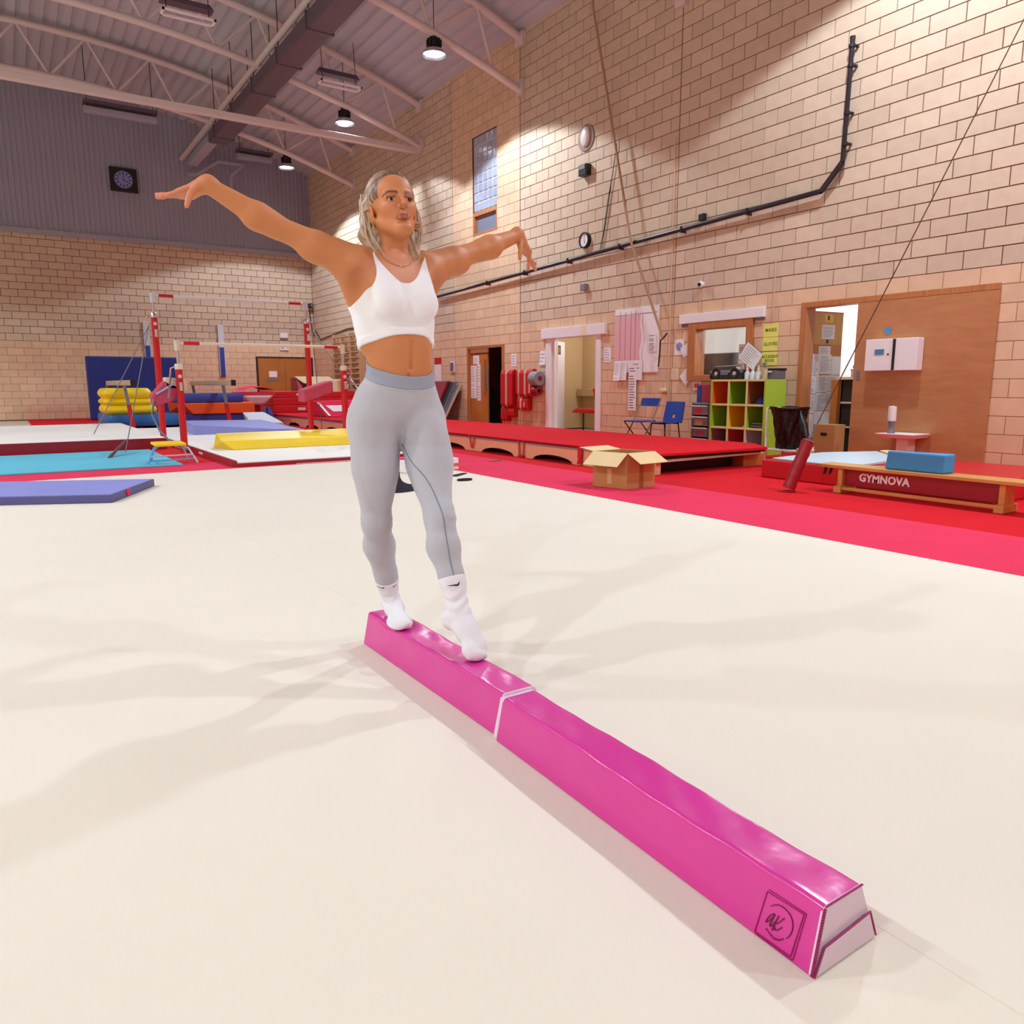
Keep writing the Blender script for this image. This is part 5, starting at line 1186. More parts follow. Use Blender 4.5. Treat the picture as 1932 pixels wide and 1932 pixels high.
_mb = MB(); _mb.obox((5.27, 13.5, 1.05), (.07, 0, -.01), (0, .03, 0), (0, 0, .03)); _mb.build('ivory_peg', M_ivory, _b, bev=.01)
beam_high(4.77, 'tan high balance beam with black end cap before the stacked mats')
beam_high(2.53, 'tan high balance beam at the photo edge by yellow mats')
# ================================================================== stool and small things near the floor edge
_t = thing('step_stool', (1.84, 11.35, 0), 'yellow topped step stool with blue tube legs', 'stool')
_mb = MB(); _mb.hexa([(1.66, 11.22, .255), (2.05, 11.22, .255), (2.03, 11.52, .275), (1.64, 11.52, .275)], [(1.66, 11.22, .295), (2.05, 11.22, .295), (2.03, 11.52, .31), (1.64, 11.52, .31)]); _mb.build('yellow_top', M_yel, _t, bev=.01)
M_tub = mat('tube_blue', (90, 160, 220), .3); M_tubw = mat('tube_grey', (190, 200, 214), .3)
_mb = MB(); _mb.tube([(1.55, 11.18, .036), (1.64, 11.24, .22), (1.70, 11.26, .255)], .013, 8).tube([(1.62, 11.62, .036), (1.68, 11.52, .22), (1.74, 11.48, .265)], .013, 8); _o = _mb.build('leg_frame', M_tub, _t, smooth=True); _o['kind'] = 'stuff'
_mb = MB(); _mb.tube([(2.18, 11.2, .016), (2.08, 11.26, .22), (2.0, 11.27, .255)], .013, 8).tube([(2.14, 11.65, .016), (2.06, 11.54, .22), (2.0, 11.5, .265)], .013, 8); _o = _mb.build('leg_frame', M_tubw, _t, smooth=True); _o['kind'] = 'stuff'
for z, q in ((.07, .0), (.13, .02)):
    _mb = MB(); _mb.tube([(1.57 + q, 11.2, z), (2.15 - q, 11.22, z)], .010, 8); _mb.build('crossbar', M_tub if z < .1 else M_tubw, _t, smooth=True)
_mb = MB(); _mb.tube([(1.60, 11.2, .09), (1.65, 11.58, .09)], .010, 8); _mb.build('crossbar', M_tub, _t, smooth=True)
_t = thing('corner_mat', (.7, 8.8, 0), 'lavender topped mat corner lying on the cream floor', 'mat')
_c1 = Vector((1.285, 8.965, .002)); _a = Vector((-.44, -.9, 0)); _b = Vector((-.90, .44, 0))
_mb = MB(); _mb.hexa([_c1, _c1 + _b * 1.8, _c1 + _b * 1.8 + _a * 1.2, _c1 + _a * 1.2], [p + Vector((0, 0, .075)) for p in (_c1, _c1 + _b * 1.8, _c1 + _b * 1.8 + _a * 1.2, _c1 + _a * 1.2)]); _mb.build('mat_sides', mat('vinyl_slate_blue', (84, 84, 140), .5), _t, bev=.006)
_mb = MB(); _ci = _c1 + (_a + _b) * .012; _mb.hexa([p + Vector((0, 0, .074)) for p in (_ci, _ci + _b * 1.776, _ci + _b * 1.776 + _a * 1.176, _ci + _a * 1.176)], [p + Vector((0, 0, .078)) for p in (_ci, _ci + _b * 1.776, _ci + _b * 1.776 + _a * 1.176, _ci + _a * 1.176)]); _mb.build('lavender_top', M_lav, _t)
_mb = MB(); _c = _c1 + _a * .80; _mb.obox(_c + Vector((.004, -.002, .045)), _a * .04, (.006, -.003, 0), (0, 0, .03)); _mb.build('pink_tab', M_pink, _t)
# white box with red band, black garment, hair bands
_t = thing('white_box', (4.4, 8.55, 0), 'white box with a red band behind the gymnast', 'box')
_mb = MB(); _mb.box(4.03, 4.80, 8.46, 8.60, .002, .15); _mb.build('box_body', M_white, _t, bev=.008)
_mb = MB(); _mb.box(4.10, 4.80, 8.452, 8.459, .05, .085); _mb.build('red_band', mat('print_red', (222, 96, 90), .6), _t)
M_cloth = mat('cloth_black', (30, 30, 44), .9)
def _cl(a, b):
    th = a * 2 * math.pi; r = b
    x = 3.34 + r * (.20 * math.cos(th) + .16 * max(0, math.cos(th)) ** 3); y = 7.12 + r * (.17 * math.sin(th) + .05 * math.cos(th))
    hgt = .125 * (1 - r ** 1.5) * (1 - .55 * math.cos(th)) + .02 * math.sin(5 * th) * r * (1 - r)
    return (x, y, .004 + max(0, hgt))
_mb = MB(); _mb.grid(_cl, 40, 8); tag(_mb.build('black_garment', M_cloth, smooth=True), 'crumpled black garment on the floor behind the legs', 'garment')
_mb = MB(); _mb.hexa([(4.36, 7.88, .002), (4.40, 7.80, .002), (4.66, 8.0, .002), (4.60, 8.02, .002)], [(4.36, 7.88, .014), (4.40, 7.80, .014), (4.66, 8.0, .01), (4.60, 8.02, .014)]); tag(_mb.build('black_strap', M_cloth, bev=.004), 'black strap lying on the cream floor near red carpet', 'strap')
_mb = MB(); _mb.tube([(4.29 + .085 * math.cos(k * math.pi / 8), 7.43 + .045 * math.sin(k * math.pi / 8), .012) for k in range(17)], .012, 6, caps=False); _mb.ell((4.29, 7.43, .008), .085, .045, .007); tag(_mb.build('black_band', M_cloth, smooth=True), 'small black oval band on the cream floor', 'band')
_mb = MB(); _mb.ell((5.74, 9.09, .006), .12, .06, .006); tag(_mb.build('red_disc', M_vdred, smooth=True), 'small dark red disc on the faded red carpet strip', 'marker')
# ================================================================== pink folding floor beam
M_pinkv = mat('vinyl_hot_pink', (210, 50, 150), .24, spec=.5, bump=(9, .16, .02), noise=(3, .03), coat=.25)
M_lilac = mat('fabric_lilac_white', (222, 204, 220), .85, bump=(300, .4, .002))
M_seam = mat('thread_dark_pink', (150, 22, 92), .6)
def beam_segment(name, y0, y1, xl0, xl1, label, dent=()):
    """xl0/xl1 = x of the lower left edge at the near (y0) and far (y1) end; foam trapezoid with rounded corners and soft wrinkles"""
    t = thing(name, ((xl0 + xl1) / 2 + .1, (y0 + y1) / 2, 0), label, 'balance beam', 'hot pink floor beam halves')
    sec = [(0, .0), (.206, .0), (.146, .135), (.028, .135)]
    ring = []
    for i in range(4):
        p = Vector(sec[i]); a = Vector(sec[i - 1]); b = Vector(sec[(i + 1) % 4])
        r = .008 if i < 2 else .010
        u, v = (a - p).normalized() * r, (b - p).normalized() * r
        for k in range(4):
            q = k / 3; ring.append(p + u * (1 - q) ** 2 + v * q ** 2)
    full = []
    for i in range(len(ring)):
        a, b = ring[i], ring[(i + 1) % len(ring)]
        n = max(1, int((b - a).length / .012))
        for k in range(n): full.append(a.lerp(b, k / n))
    NY = 110
    rn = random.Random(len(label))
    def fn(a, b):
        i = int(round(b * len(full))) % len(full); p = full[i]
        y = y0 + (y1 - y0) * a; x = xl0 + (xl1 - xl0) * a + p.x; z = p.y + .001
        hh = max(0.0, min(1, p.y / .135)); w = math.sin(math.pi * a) ** .3
        c = .103
        out = (.0025 * math.sin(9 * y + 14 * p.x) + .0012 * math.sin(37 * y - 60 * p.x)) * w
        z += out * hh - .004 * hh * math.sin(math.pi * a) * (1 - abs(p.x - .087) / .09)
        x += .0015 * math.sin(23 * y + 2) * w * (1 if p.x > c else -1) * math.sin(math.pi * hh)
        for (dx, dy, r, dep) in dent:
            q = ((x - dx) ** 2 + (y - dy) ** 2) / r ** 2
            if hh > .9: z -= dep * math.exp(-q)
            elif hh > .4: z -= dep * .5 * math.exp(-q) * (hh - .4)
        return (x, y, z)
    mb = MB(); mb.grid(fn, NY, len(full)); mb.build('pink_cover', M_pinkv, t, smooth=True)
    for y, s in ((y0, -1), (y1, 1)):
        o = Vector((xl0 if s < 0 else xl1, y, .001))
        P = [o + Vector((q.x, 0, q.y)) for q in ring]
        mb = MB(); mb.prism([p + Vector((0, -s * .004, 0)) for p in P], (0, s * .006, 0)); mb.build('end_panel', M_lilac, t, bev=.001, seg=1)
    return t
_s1 = beam_segment('floor_beam', 1.868, 2.905, 1.178, 1.172, 'far half of the hot pink floor beam, under the gymnast', dent=((1.235, 2.70, .09, .006), (1.285, 2.17, .06, .004)))
_s2 = beam_segment('floor_beam', .727, 1.842, 1.140, 1.162, 'near half of the hot pink floor beam with white end and emblem', dent=((1.23, .85, .05, .004),))
# lilac liner showing in the joint
_mb = MB(); _mb.prism([(1.168, 1.8425, .006), (1.366, 1.8425, .006), (1.310, 1.8425, .128), (1.196, 1.8425, .128)], (0, .0245, 0)); _mb.build('joint_liner', M_lilac, _s2)
# flap of hook tape on the near end
_o = Vector((1.140, .7235, .001))
_mb = MB(); _mb.prism([_o + Vector(q) for q in ((.010, 0, .004), (.198, 0, .004), (.170, 0, .064), (.030, 0, .052))], (0, -.006, 0)); _mb.build('end_flap', M_lilac, _s2, bev=.0015)
_mb = MB(); _mb.tube([_o + Vector(q) for q in ((.004, -.004, .002), (.026, -.006, .056), (.10, -.007, .064), (.172, -.006, .069), (.202, -.004, .004))], .0022, 6); _mb.build('flap_piping', M_seam, _s2)
_st = MB()
for k in range(26):
    q = k / 25
    a = _o + Vector((.001 + .026 * q, -.001, .006 + .124 * q)); _st.obox(a, (.0022, 0, 0), (0, .0025, 0), (.0004, 0, .0016))
    b = _o + Vector((.030 + .114 * q, -.001, .1355)); _st.obox(b, (.0014, 0, 0), (0, .0022, 0), (0, 0, .0008))
_so = _st.build('stitching', M_seam, _s2); _so['kind'] = 'stuff'
# emblem on the left face
_fd, _fu, _fn = Vector((-.02, -1, 0)).normalized(), Vector((.203, 0, .979)).normalized(), Vector((-.979, .02, .203)).normalized()
_fo = Vector((1.140, .734, .002))
def facept(s, v, lift=.0015): return _fo + _fd * s + _fu * v + _fn * lift
def stroke(pts, r, closed=False):
    if closed: pts = pts + pts[:1]
    mb = MB()
    for a, b in zip(pts[:-1], pts[1:]):
        A, B = facept(*a), facept(*b); m_ = (A + B) / 2; dd = (B - A) / 2
        mb.obox(m_, dd + dd.normalized() * r * .5, dd.cross(_fn).normalized() * r, _fn * .0012)
    return mb
def smoothpts(p, n=4):
    out = []
    for i in range(len(p) - 1):
        p0, p1, p2, p3 = p[max(i - 1, 0)], p[i], p[i + 1], p[min(i + 2, len(p) - 1)]
        for k in range(n):
            t = k / n
            out.append(tuple(.5 * (2 * p1[j] + (-p0[j] + p2[j]) * t + (2 * p0[j] - 5 * p1[j] + 4 * p2[j] - p3[j]) * t * t + (-p0[j] + 3 * p1[j] - 3 * p2[j] + p3[j]) * t ** 3) for j in range(2)))
    return out + [p[-1]]
stroke([(-.109, .0986), (-.0255, .1018), (-.0362, .0114), (-.1198, .0094)], .0005, True).build('emblem_square', M_seam, _s2)
_o2 = stroke([(-.106, .1040), (-.0211, .1052), (-.0306, .0078), (-.118, .0066)], .0003); _o2.build('emblem_stitch', M_seam, _s2)
M_embl = mat('emblem_ink', (110, 16, 66), .6)
stroke(smoothpts([(-.0952, .0767), (-.0872, .084), (-.0756, .0891), (-.0629, .0885), (-.0528, .0845), (-.0457, .0766), (-.0427, .0663), (-.0433, .055), (-.0461, .0465), (-.0506, .0388)]), .0007).build('emblem_arc', M_embl, _s2)
stroke(smoothpts([(-.0832, .0659), (-.0879, .0651), (-.0941, .0571), (-.0995, .0447), (-.099, .0422), (-.0948, .0455), (-.0889, .0554), (-.0845, .0644), (-.087, .0538), (-.09, .0422), (-.0879, .04), (-.0837, .0462), (-.0805, .0537)]), .0009).build('letter_a', M_embl, _s2)
_k = stroke(smoothpts([(-.075, .0682), (-.0783, .0578), (-.0813, .0463), (-.0835, .0345)]), .0009); _k2 = stroke(smoothpts([(-.0631, .0713), (-.0682, .0627), (-.0769, .0518), (-.0816, .0475), (-.0785, .041), (-.0758, .0393), (-.0705, .044), (-.0643, .052)]), .0009)
_k.add(_k2.v, _k2.f); _k.build('letter_k', M_embl, _s2)
_tx = MB()
_arc = smoothpts([(-.0961, .0293), (-.0853, .0243), (-.0784, .0224), (-.0707, .0236), (-.0636, .0271), (-.0578, .0328)], 4)
for i, q in enumerate(_arc):
    if i in (7,): continue
    c = facept(*q); _tx.obox(c, _fd * .0006, _fn * .001, _fu * .0011)
_so = _tx.build('tiny_lettering', M_embl, _s2); _so['kind'] = 'stuff'
# ================================================================== the gymnast
def A3(*p): return np.array(p, float)
class Sdf:
    """smooth union of tapered capsules and ellipsoids, evaluated only where it matters"""
    def __init__(self): self.p = []
    def cap(self, a, b, r0, r1, k=.02, sub=False):
        a, b = A3(*a), A3(*b); c = (a + b) / 2; R = np.linalg.norm(b - a) / 2 + max(r0, r1)
        ba = b - a; L = max(ba @ ba, 1e-12)
        def f(P):
            q = P - a; h = np.clip(q @ ba / L, 0, 1)
            return np.linalg.norm(q - h[:, None] * ba, axis=1) - (r0 + (r1 - r0) * h)
        self.p.append((f, c, R, k, sub)); return self
    def chain(self, pts, rs, k=.02):
        for i in range(len(pts) - 1): self.cap(pts[i], pts[i + 1], rs[i], rs[i + 1], k)
        return self
    def ell(self, c, r, k=.02, sub=False, M=None):
        c, r = A3(*c), A3(*r)
        def f(P):
            q = P - c
            if M is not None: q = q @ M
            k0 = np.linalg.norm(q / r, axis=1); k1 = np.linalg.norm(q / (r * r), axis=1)
            return k0 * (k0 - 1) / np.maximum(k1, 1e-9)
        self.p.append((f, c, r.max(), k, sub)); return self
    def __add__(self, o): s = Sdf(); s.p = self.p + o.p; return s
    def at(self, P, centre=None, rad=None):
        d = np.full(len(P), .25)
        for f, c, R, k, sub in self.p:
            if centre is not None and np.linalg.norm(c - centre) > R + rad + k + .012: continue
            v = f(P)
            if sub:
                v = -v; h = np.maximum(k - np.abs(d - v), 0) / k; d = np.maximum(d, v) + h * h * k * .25
            else:
                h = np.maximum(k - np.abs(d - v), 0) / k; d = np.minimum(d, v) - h * h * k * .25
        return d
def largest(V, Q):
    """keep the one largest connected piece"""
    lab = np.arange(len(V))
    while True:
        m = lab[Q].min(1); new = lab.copy(); np.minimum.at(new, Q.ravel(), np.repeat(m, 4)); new = new[new]
        if (new == lab).all(): break
        lab = new
    top = np.bincount(lab).argmax(); keep = lab == top; ix = np.cumsum(keep) - 1
    return V[keep], ix[Q[keep[Q].all(1)]]
def polygonise(fn, lo, hi, h, n=14):
    """surface nets on a sparse set of blocks; fn(P, centre, radius) -> signed distance"""
    lo, hi = A3(*lo), A3(*hi)
    nb = np.ceil((hi - lo) / (h * n)).astype(int)
    B = np.stack(np.meshgrid(*[np.arange(k) for k in nb], indexing='ij'), -1).reshape(-1, 3)
    cen = lo + (B + .5) * h * n; rad = h * n * .87
    d = fn(cen, None, None)
    act = B[np.abs(d) < rad * 1.35 + .01]
    off = np.arange(n + 2)
    G = np.stack(np.meshgrid(off, off, off, indexing='ij'), -1).reshape(-1, 3)
    N = nb * n + 4
    key = lambda I: (I[..., 0].astype(np.int64) * N[1] + I[..., 1]) * N[2] + I[..., 2]
    CK, CV, EQ = [], [], []
    for b in act:
        o = b * n
        P = lo + (o + G) * h
        v = fn(P, lo + (o + n / 2) * h, rad + 2 * h).reshape(n + 2, n + 2, n + 2)
        s = v < 0
        if s.all() or not s.any(): continue
        m = n + 1
        c8 = np.stack([s[i:i + m, j:j + m, k:k + m] for i in (0, 1) for j in (0, 1) for k in (0, 1)], 0)
        cell = c8.any(0) & ~c8.all(0)
        idx = np.argwhere(cell)
        if len(idx):
            acc = np.zeros((len(idx), 3)); cnt = np.zeros(len(idx))
            for ax in range(3):
                e = np.zeros(3, int); e[ax] = 1
                o1, o2 = [a for a in range(3) if a != ax]
                for p in (0, 1):
                    for q in (0, 1):
                        a = idx.copy(); a[:, o1] += p; a[:, o2] += q; bb = a + e
                        va = v[a[:, 0], a[:, 1], a[:, 2]]; vb = v[bb[:, 0], bb[:, 1], bb[:, 2]]
                        x = (va < 0) != (vb < 0)
                        t = np.where(x, va / np.where(x, va - vb, 1), 0)
                        pt = a + t[:, None] * e
                        acc[x] += pt[x]; cnt[x] += 1
            CK.append(key(o + idx)); CV.append(lo + (o + acc / cnt[:, None]) * h)
        for ax in range(3):
            sl1 = [slice(1, n + 1)] * 3; sl2 = [slice(1, n + 1)] * 3
            sl1[ax] = slice(0, n); sl2[ax] = slice(1, n + 1)
            x = s[tuple(sl1)] != s[tuple(sl2)]
            w = np.argwhere(x)
            if not len(w): continue
            base = w + 1; base[:, ax] -= 1
            inside = s[base[:, 0], base[:, 1], base[:, 2]]
            o1, o2 = (ax + 1) % 3, (ax + 2) % 3
            u1 = np.zeros(3, int); u1[o1] = 1; u2 = np.zeros(3, int); u2[o2] = 1
            g = o + base
            q = np.stack([key(g - u1 - u2), key(g - u2), key(g), key(g - u1)], 1)
            q[~inside] = q[~inside][:, ::-1]
            EQ.append(q)
    K = np.concatenate(CK); V = np.concatenate(CV); Q = np.concatenate(EQ)
    K, first = np.unique(K, return_index=True); V = V[first]
    I = np.searchsorted(K, Q); I = np.minimum(I, len(K) - 1)
    ok = (K[I] == Q).all(1)
    return largest(V, I[ok])
def np_mesh(name, V, Q, mats, parent, colour=None, attr='Col'):
    off = np.array(wloc(parent))
    me = bpy.data.meshes.new(name)
    me.vertices.add(len(V)); me.vertices.foreach_set('co', (V - off).astype(np.float32).ravel())
    me.loops.add(Q.size); me.loops.foreach_set('vertex_index', Q.astype(np.int32).ravel())
    me.polygons.add(len(Q)); me.polygons.foreach_set('loop_start', np.arange(0, Q.size, Q.shape[1], dtype=np.int32))
    me.polygons.foreach_set('use_smooth', np.ones(len(Q), bool))
    me.update(calc_edges=True)
    if colour is not None:
        a = me.color_attributes.new(attr, 'FLOAT_COLOR', 'POINT')
        a.data.foreach_set('color', np.concatenate([colour, np.ones((len(V), 1))], 1).astype(np.float32).ravel())
    for m in (mats if isinstance(mats, list) else [mats]): me.materials.append(m)
    o = bpy.data.objects.new(name, me); COL.objects.link(o); o.parent = parent
    return o
def relax(V, Q, it=2, lam=.5):
    """light smoothing that keeps the surface even"""
    n = len(V)
    E = np.concatenate([Q[:, [0, 1]], Q[:, [1, 2]], Q[:, [2, 3]], Q[:, [3, 0]]]); E = np.unique(np.sort(E, 1), axis=0)
    deg = np.bincount(E.ravel(), minlength=n).astype(float)
    for _ in range(it):
        S_ = np.stack([np.bincount(E[:, 0], V[E[:, 1], k], n) + np.bincount(E[:, 1], V[E[:, 0], k], n) for k in range(3)], 1)
        V = V + lam * (S_ / np.maximum(deg, 1)[:, None] - V)
    return V
def project(sdf_at, V, it=2, e=.0006):
    for _ in range(it):
        d = sdf_at(V)
        g = np.stack([(sdf_at(V + np.eye(3)[k] * e) - sdf_at(V - np.eye(3)[k] * e)) / (2 * e) for k in range(3)], 1)
        g /= np.maximum((g * g).sum(1), .25)[:, None]
        V = V - np.clip(d, -.002, .002)[:, None] * g
    return V
def refine(V, Q, mask):
    """split every quad whose four corners are flagged into four; borders get the shared mid points too (n-gons via triangles avoided by splitting neighbours into fans)"""
    bm = bmesh.new()
    vs = [bm.verts.new(p) for p in V]; bm.verts.ensure_lookup_table()
    for q in Q:
        try: bm.faces.new([vs[i] for i in q])
        except ValueError: pass
    bm.verts.index_update()
    es = [e for e in bm.edges if mask[e.verts[0].index] and mask[e.verts[1].index]]
    bmesh.ops.subdivide_edges(bm, edges=es, cuts=1, use_grid_fill=True)
    return bm
lerp = lambda a, b, t: tuple(np.array(a) + (np.array(b) - np.array(a)) * t)
# ---- joints (her right side is -x; she faces -y)
HipR, KneeR, AnkR = (1.139, 2.645, .950), (1.145, 2.662, .565), (1.250, 2.785, .205)
HipL, KneeL, AnkL = (1.330, 2.628, .945), (1.296, 2.435, .600), (1.291, 2.288, .278)
ShR, ElR, WrR = (1.090, 2.640, 1.512), (.830, 2.700, 1.617), (.620, 2.735, 1.733)
ShL, ElL, WrL = (1.368, 2.640, 1.514), (1.632, 2.690, 1.608), (1.858, 2.745, 1.699)
HeadO = A3(1.221, 2.600, 1.699); HS = 1.05
_yw, _pt, _rl = math.radians(-7.6), math.radians(15.3), math.radians(3.5)
HF = A3(math.sin(_yw) * math.cos(_pt), -math.cos(_yw) * math.cos(_pt), math.sin(_pt)); _hx = A3(math.cos(_yw), math.sin(_yw), 0)
_hu = np.cross(HF, _hx); _hu = _hu if _hu[2] > 0 else -_hu
HX, HU = math.cos(_rl) * _hx + math.sin(_rl) * _hu, -math.sin(_rl) * _hx + math.cos(_rl) * _hu
HM = np.stack([HX, HF, HU], 1)                    # local head axes (left, forward, up) as columns
def hd(x, f, u): return tuple(HeadO + HS * (HM @ A3(x, f, u)))
# ---- torso and legs
T = Sdf()
T.ell((1.246, 2.648, 1.335), (.139, .102, .20), .03)
T.ell((1.236, 2.640, 1.445), (.143, .088, .105), .04)
T.ell((1.248, 2.630, 1.140), (.124, .086, .15), .05)
T.ell((1.240, 2.648, 1.045), (.152, .100, .075), .05)
T.ell((1.239, 2.650, .990), (.158, .106, .105), .05)
for s in (-1, 1):
    T.ell((1.237 + s * .080, 2.715, .930), (.088, .082, .100), .04)
    T.ell((1.2405 + s * .063, 2.560, 1.372), (.061, .056, .062), .03)
    T.cap((1.236 + s * .143, 2.672, 1.44), (1.246 + s * .112, 2.660, 1.23), .026, .026, .05)
T.ell((1.245, 2.575, 1.20), (.075, .048, .12), .05)
T.cap((1.247, 2.520, 1.235), (1.244, 2.530, 1.145), .006, .004, .018, True)
def leg(s, hip, knee, ank, k=.03):
    h, kn, an = A3(*hip), A3(*knee), A3(*ank)
    mid = lerp(h, kn, .45)
    s.cap(hip, mid, .091, .077, .035); s.cap(mid, knee, .077, .047, .02)
    f = A3(0, -1, 0)
    s.ell(tuple(A3(*lerp(h, kn, .40)) + f * .018), (.064, .060, .15), .05)
    s.ell(tuple(kn + f * .012 + A3(0, 0, .008)), (.041, .044, .052), .03)
    ax = (an - kn) / np.linalg.norm(an - kn); back = -f - ax * ((-f) @ ax); back /= np.linalg.norm(back)
    c1 = kn + (an - kn) * .30 + back * .014
    s.cap(knee, tuple(c1), .046, .054, .03); s.cap(tuple(c1), tuple(kn + (an - kn) * .68), .054, .039, .03)
    s.cap(tuple(kn + (an - kn) * .62), ank, .040, .031, .02)
legR, legL = Sdf(), Sdf()
leg(legR, HipR, KneeR, AnkR); leg(legL, HipL, KneeL, AnkL)
footR = Sdf()
footR.cap(AnkR, (1.247, 2.745, .185), .036, .033, .02).cap((1.247, 2.745, .185), (1.229, 2.665, .160), .034, .026, .02).cap((1.229, 2.665, .159), (1.221, 2.628, .153), .026, .019, .015)
footR.ell((1.268, 2.812, .168), (.032, .036, .033), .02).ell((1.244, 2.66, .152), (.030, .045, .018), .02).ell((1.208, 2.655, .152), (.026, .045, .018), .02)
for i in range(5): footR.ell((1.248 - .0125 * i, 2.622 + .004 * i, .149), (.0085, .014, .011), .008)
footL = Sdf()
footL.cap(AnkL, (1.296, 2.245, .228), .037, .034, .02).cap((1.296, 2.245, .228), (1.299, 2.198, .176), .034, .029, .02).cap((1.299, 2.198, .174), (1.290, 2.168, .156), .029, .021, .012)
footL.ell((1.277, 2.325, .245), (.031, .036, .034), .025).cap((1.284, 2.31, .248), (1.298, 2.22, .200), .024, .024, .03)
footL.ell((1.318, 2.195, .168), (.022, .026, .028), .02).ell((1.276, 2.19, .165), (.022, .026, .026), .02)
for i in range(5): footL.ell((1.316 - .0125 * i, 2.164 + .003 * i, .1515), (.008, .013, .0125), .006)
# ---- shoulders, neck, arms
U_ = Sdf()
U_.cap((1.228, 2.655, 1.505), ShR, .054, .043, .04).cap((1.228, 2.655, 1.505), ShL, .054, .043, .04)
U_.cap((1.236, 2.662, 1.580), (1.135, 2.655, 1.536), .034, .030, .04).cap((1.236, 2.662, 1.580), (1.325, 2.655, 1.540), .034, .030, .04)
U_.cap((1.232, 2.655, 1.53), hd(0, -.018, -.055), .045, .039, .03)
U_.cap((1.210, 2.598, 1.525), hd(-.046, -.014, -.05), .009, .014, .03).cap((1.250, 2.598, 1.527), hd(.046, -.014, -.05), .009, .014, .03)
U_.cap((1.222, 2.590, 1.528), (1.120, 2.612, 1.548), .011, .011, .03).cap((1.240, 2.590, 1.529), (1.338, 2.612, 1.556), .011, .011, .03)
for S0, E0, W0, sg in ((ShR, ElR, WrR, -1), (ShL, ElL, WrL, 1)):
    S0v, E0v, W0v = A3(*S0), A3(*E0), A3(*W0)
    dn = A3(0, 0, -1)
    U_.ell(S0, (.056, .052, .050), .03)
    U_.cap(S0, lerp(S0, E0, .5), .051, .045, .03).cap(lerp(S0, E0, .5), E0, .045, .037, .02)
    U_.ell(tuple(A3(*lerp(S0, E0, .42)) + dn * .014), (.080, .040, .040), .04)
    U_.cap(tuple(A3(*lerp(S0, E0, .22)) + dn * .015), (S0[0] + sg * -.005, 2.662, 1.40), .036, .030, .05)
    U_.cap(tuple(S0v + A3(-sg * .0, -.03, -.02)), (1.229 + sg * .07, 2.565, 1.43), .030, .026, .05)
    U_.cap(E0, lerp(E0, W0, .28), .037, .040, .02).cap(lerp(E0, W0, .28), W0, .040, .025, .02)
    U_.ell(tuple(A3(*lerp(E0, W0, .22)) + dn * .006), (.055, .037, .037), .03)
for sg, cx in ((-1, 1.082), (1, 1.388)):
    U_.cap((cx, 2.585, 1.455), (cx + sg * .012, 2.625, 1.375), .012, .010, .055, True)
# ---- hands
def hand(s, W0, d, n, sd, fing, thumb, knd=.082):
    """W0 wrist, d hand direction, n palm normal, sd thumb side; fing = list of four (direction, direction2, direction3, length)"""
    W0 = A3(*W0); d, n, sd = (A3(*q) / np.linalg.norm(q) for q in (d, n, sd))
    n = n - d * (n @ d); n /= np.linalg.norm(n); sd = np.cross(d, n) if np.cross(d, n) @ sd > 0 else -np.cross(d, n)
    kn = []
    for i in range(4):
        a = W0 + sd * (.014 - .0095 * i) + d * .008; b = W0 + d * (knd - (.0, -.004, .001, .010)[i]) + sd * (.030 - .0195 * i) - n * (.003 if i in (1, 2) else 0)
        s.cap(tuple(a), tuple(b), .0135, .0100, .012); kn.append(b)
    s.cap(tuple(W0 + d * .03 + n * .004 + sd * .012), tuple(W0 + d * .06 - sd * .012 + n * .004), .013, .012, .015)
    s.cap(tuple(W0 - d * .01), tuple(W0 + d * .025), .024, .019, .02)
    for i, (u1, u2, u3, L) in enumerate(fing):
        p = kn[i]; r = (.0088, .0090, .0086, .0076)[i]
        for j, (u, q) in enumerate(((u1, .46), (u2, .30), (u3, .24))):
            u = A3(*u) / np.linalg.norm(u); e = p + u * L * q
            s.cap(tuple(p), tuple(e), r, r * .93, .004); s.ell(tuple(e), (r * .97,) * 3, .004) if j < 2 else None
            p, r = e, r * .93
    (t0, t1, t2, t3) = thumb
    a = W0 + d * .018 + sd * .016 + n * .006; p = a; r = .0135
    for u, L, r1 in ((t1, .040, .0105), (t2, .030, .0092), (t3, .024, .0075)):
        u = A3(*u) / np.linalg.norm(u); e = p + u * L; s.cap(tuple(p), tuple(e), r, r1, .008 if L > .035 else .004); p, r = e, r1
    return kn
Hd = Sdf()
CR, CU, CF = np.array(_R), np.array(_U), np.array(_F)
def scr(x, y, z): return tuple(CR * x + CU * y + CF * z)     # directions given as right, up, away from the viewer when posing
hand(Hd, WrR, scr(-.90, -.36, .12), (-.12, -.10, -1), (-.3, -.95, 0),
     [(scr(-.88, -.34, .02), scr(-.97, -.20, .05), scr(-.99, -.10, .08), .076), (scr(-.96, -.08, .16), scr(-.99, .06, .16), scr(-.99, .12, .16), .088),
      (scr(-.96, .05, .28), scr(-.97, .10, .26), scr(-.97, .14, .24), .082), (scr(-.90, .12, .42), scr(-.92, .16, .38), scr(-.93, .20, .34), .060)],
     (None, scr(-.50, -.74, -.45), scr(-.16, -.93, -.34), scr(-.04, -.93, -.36)))
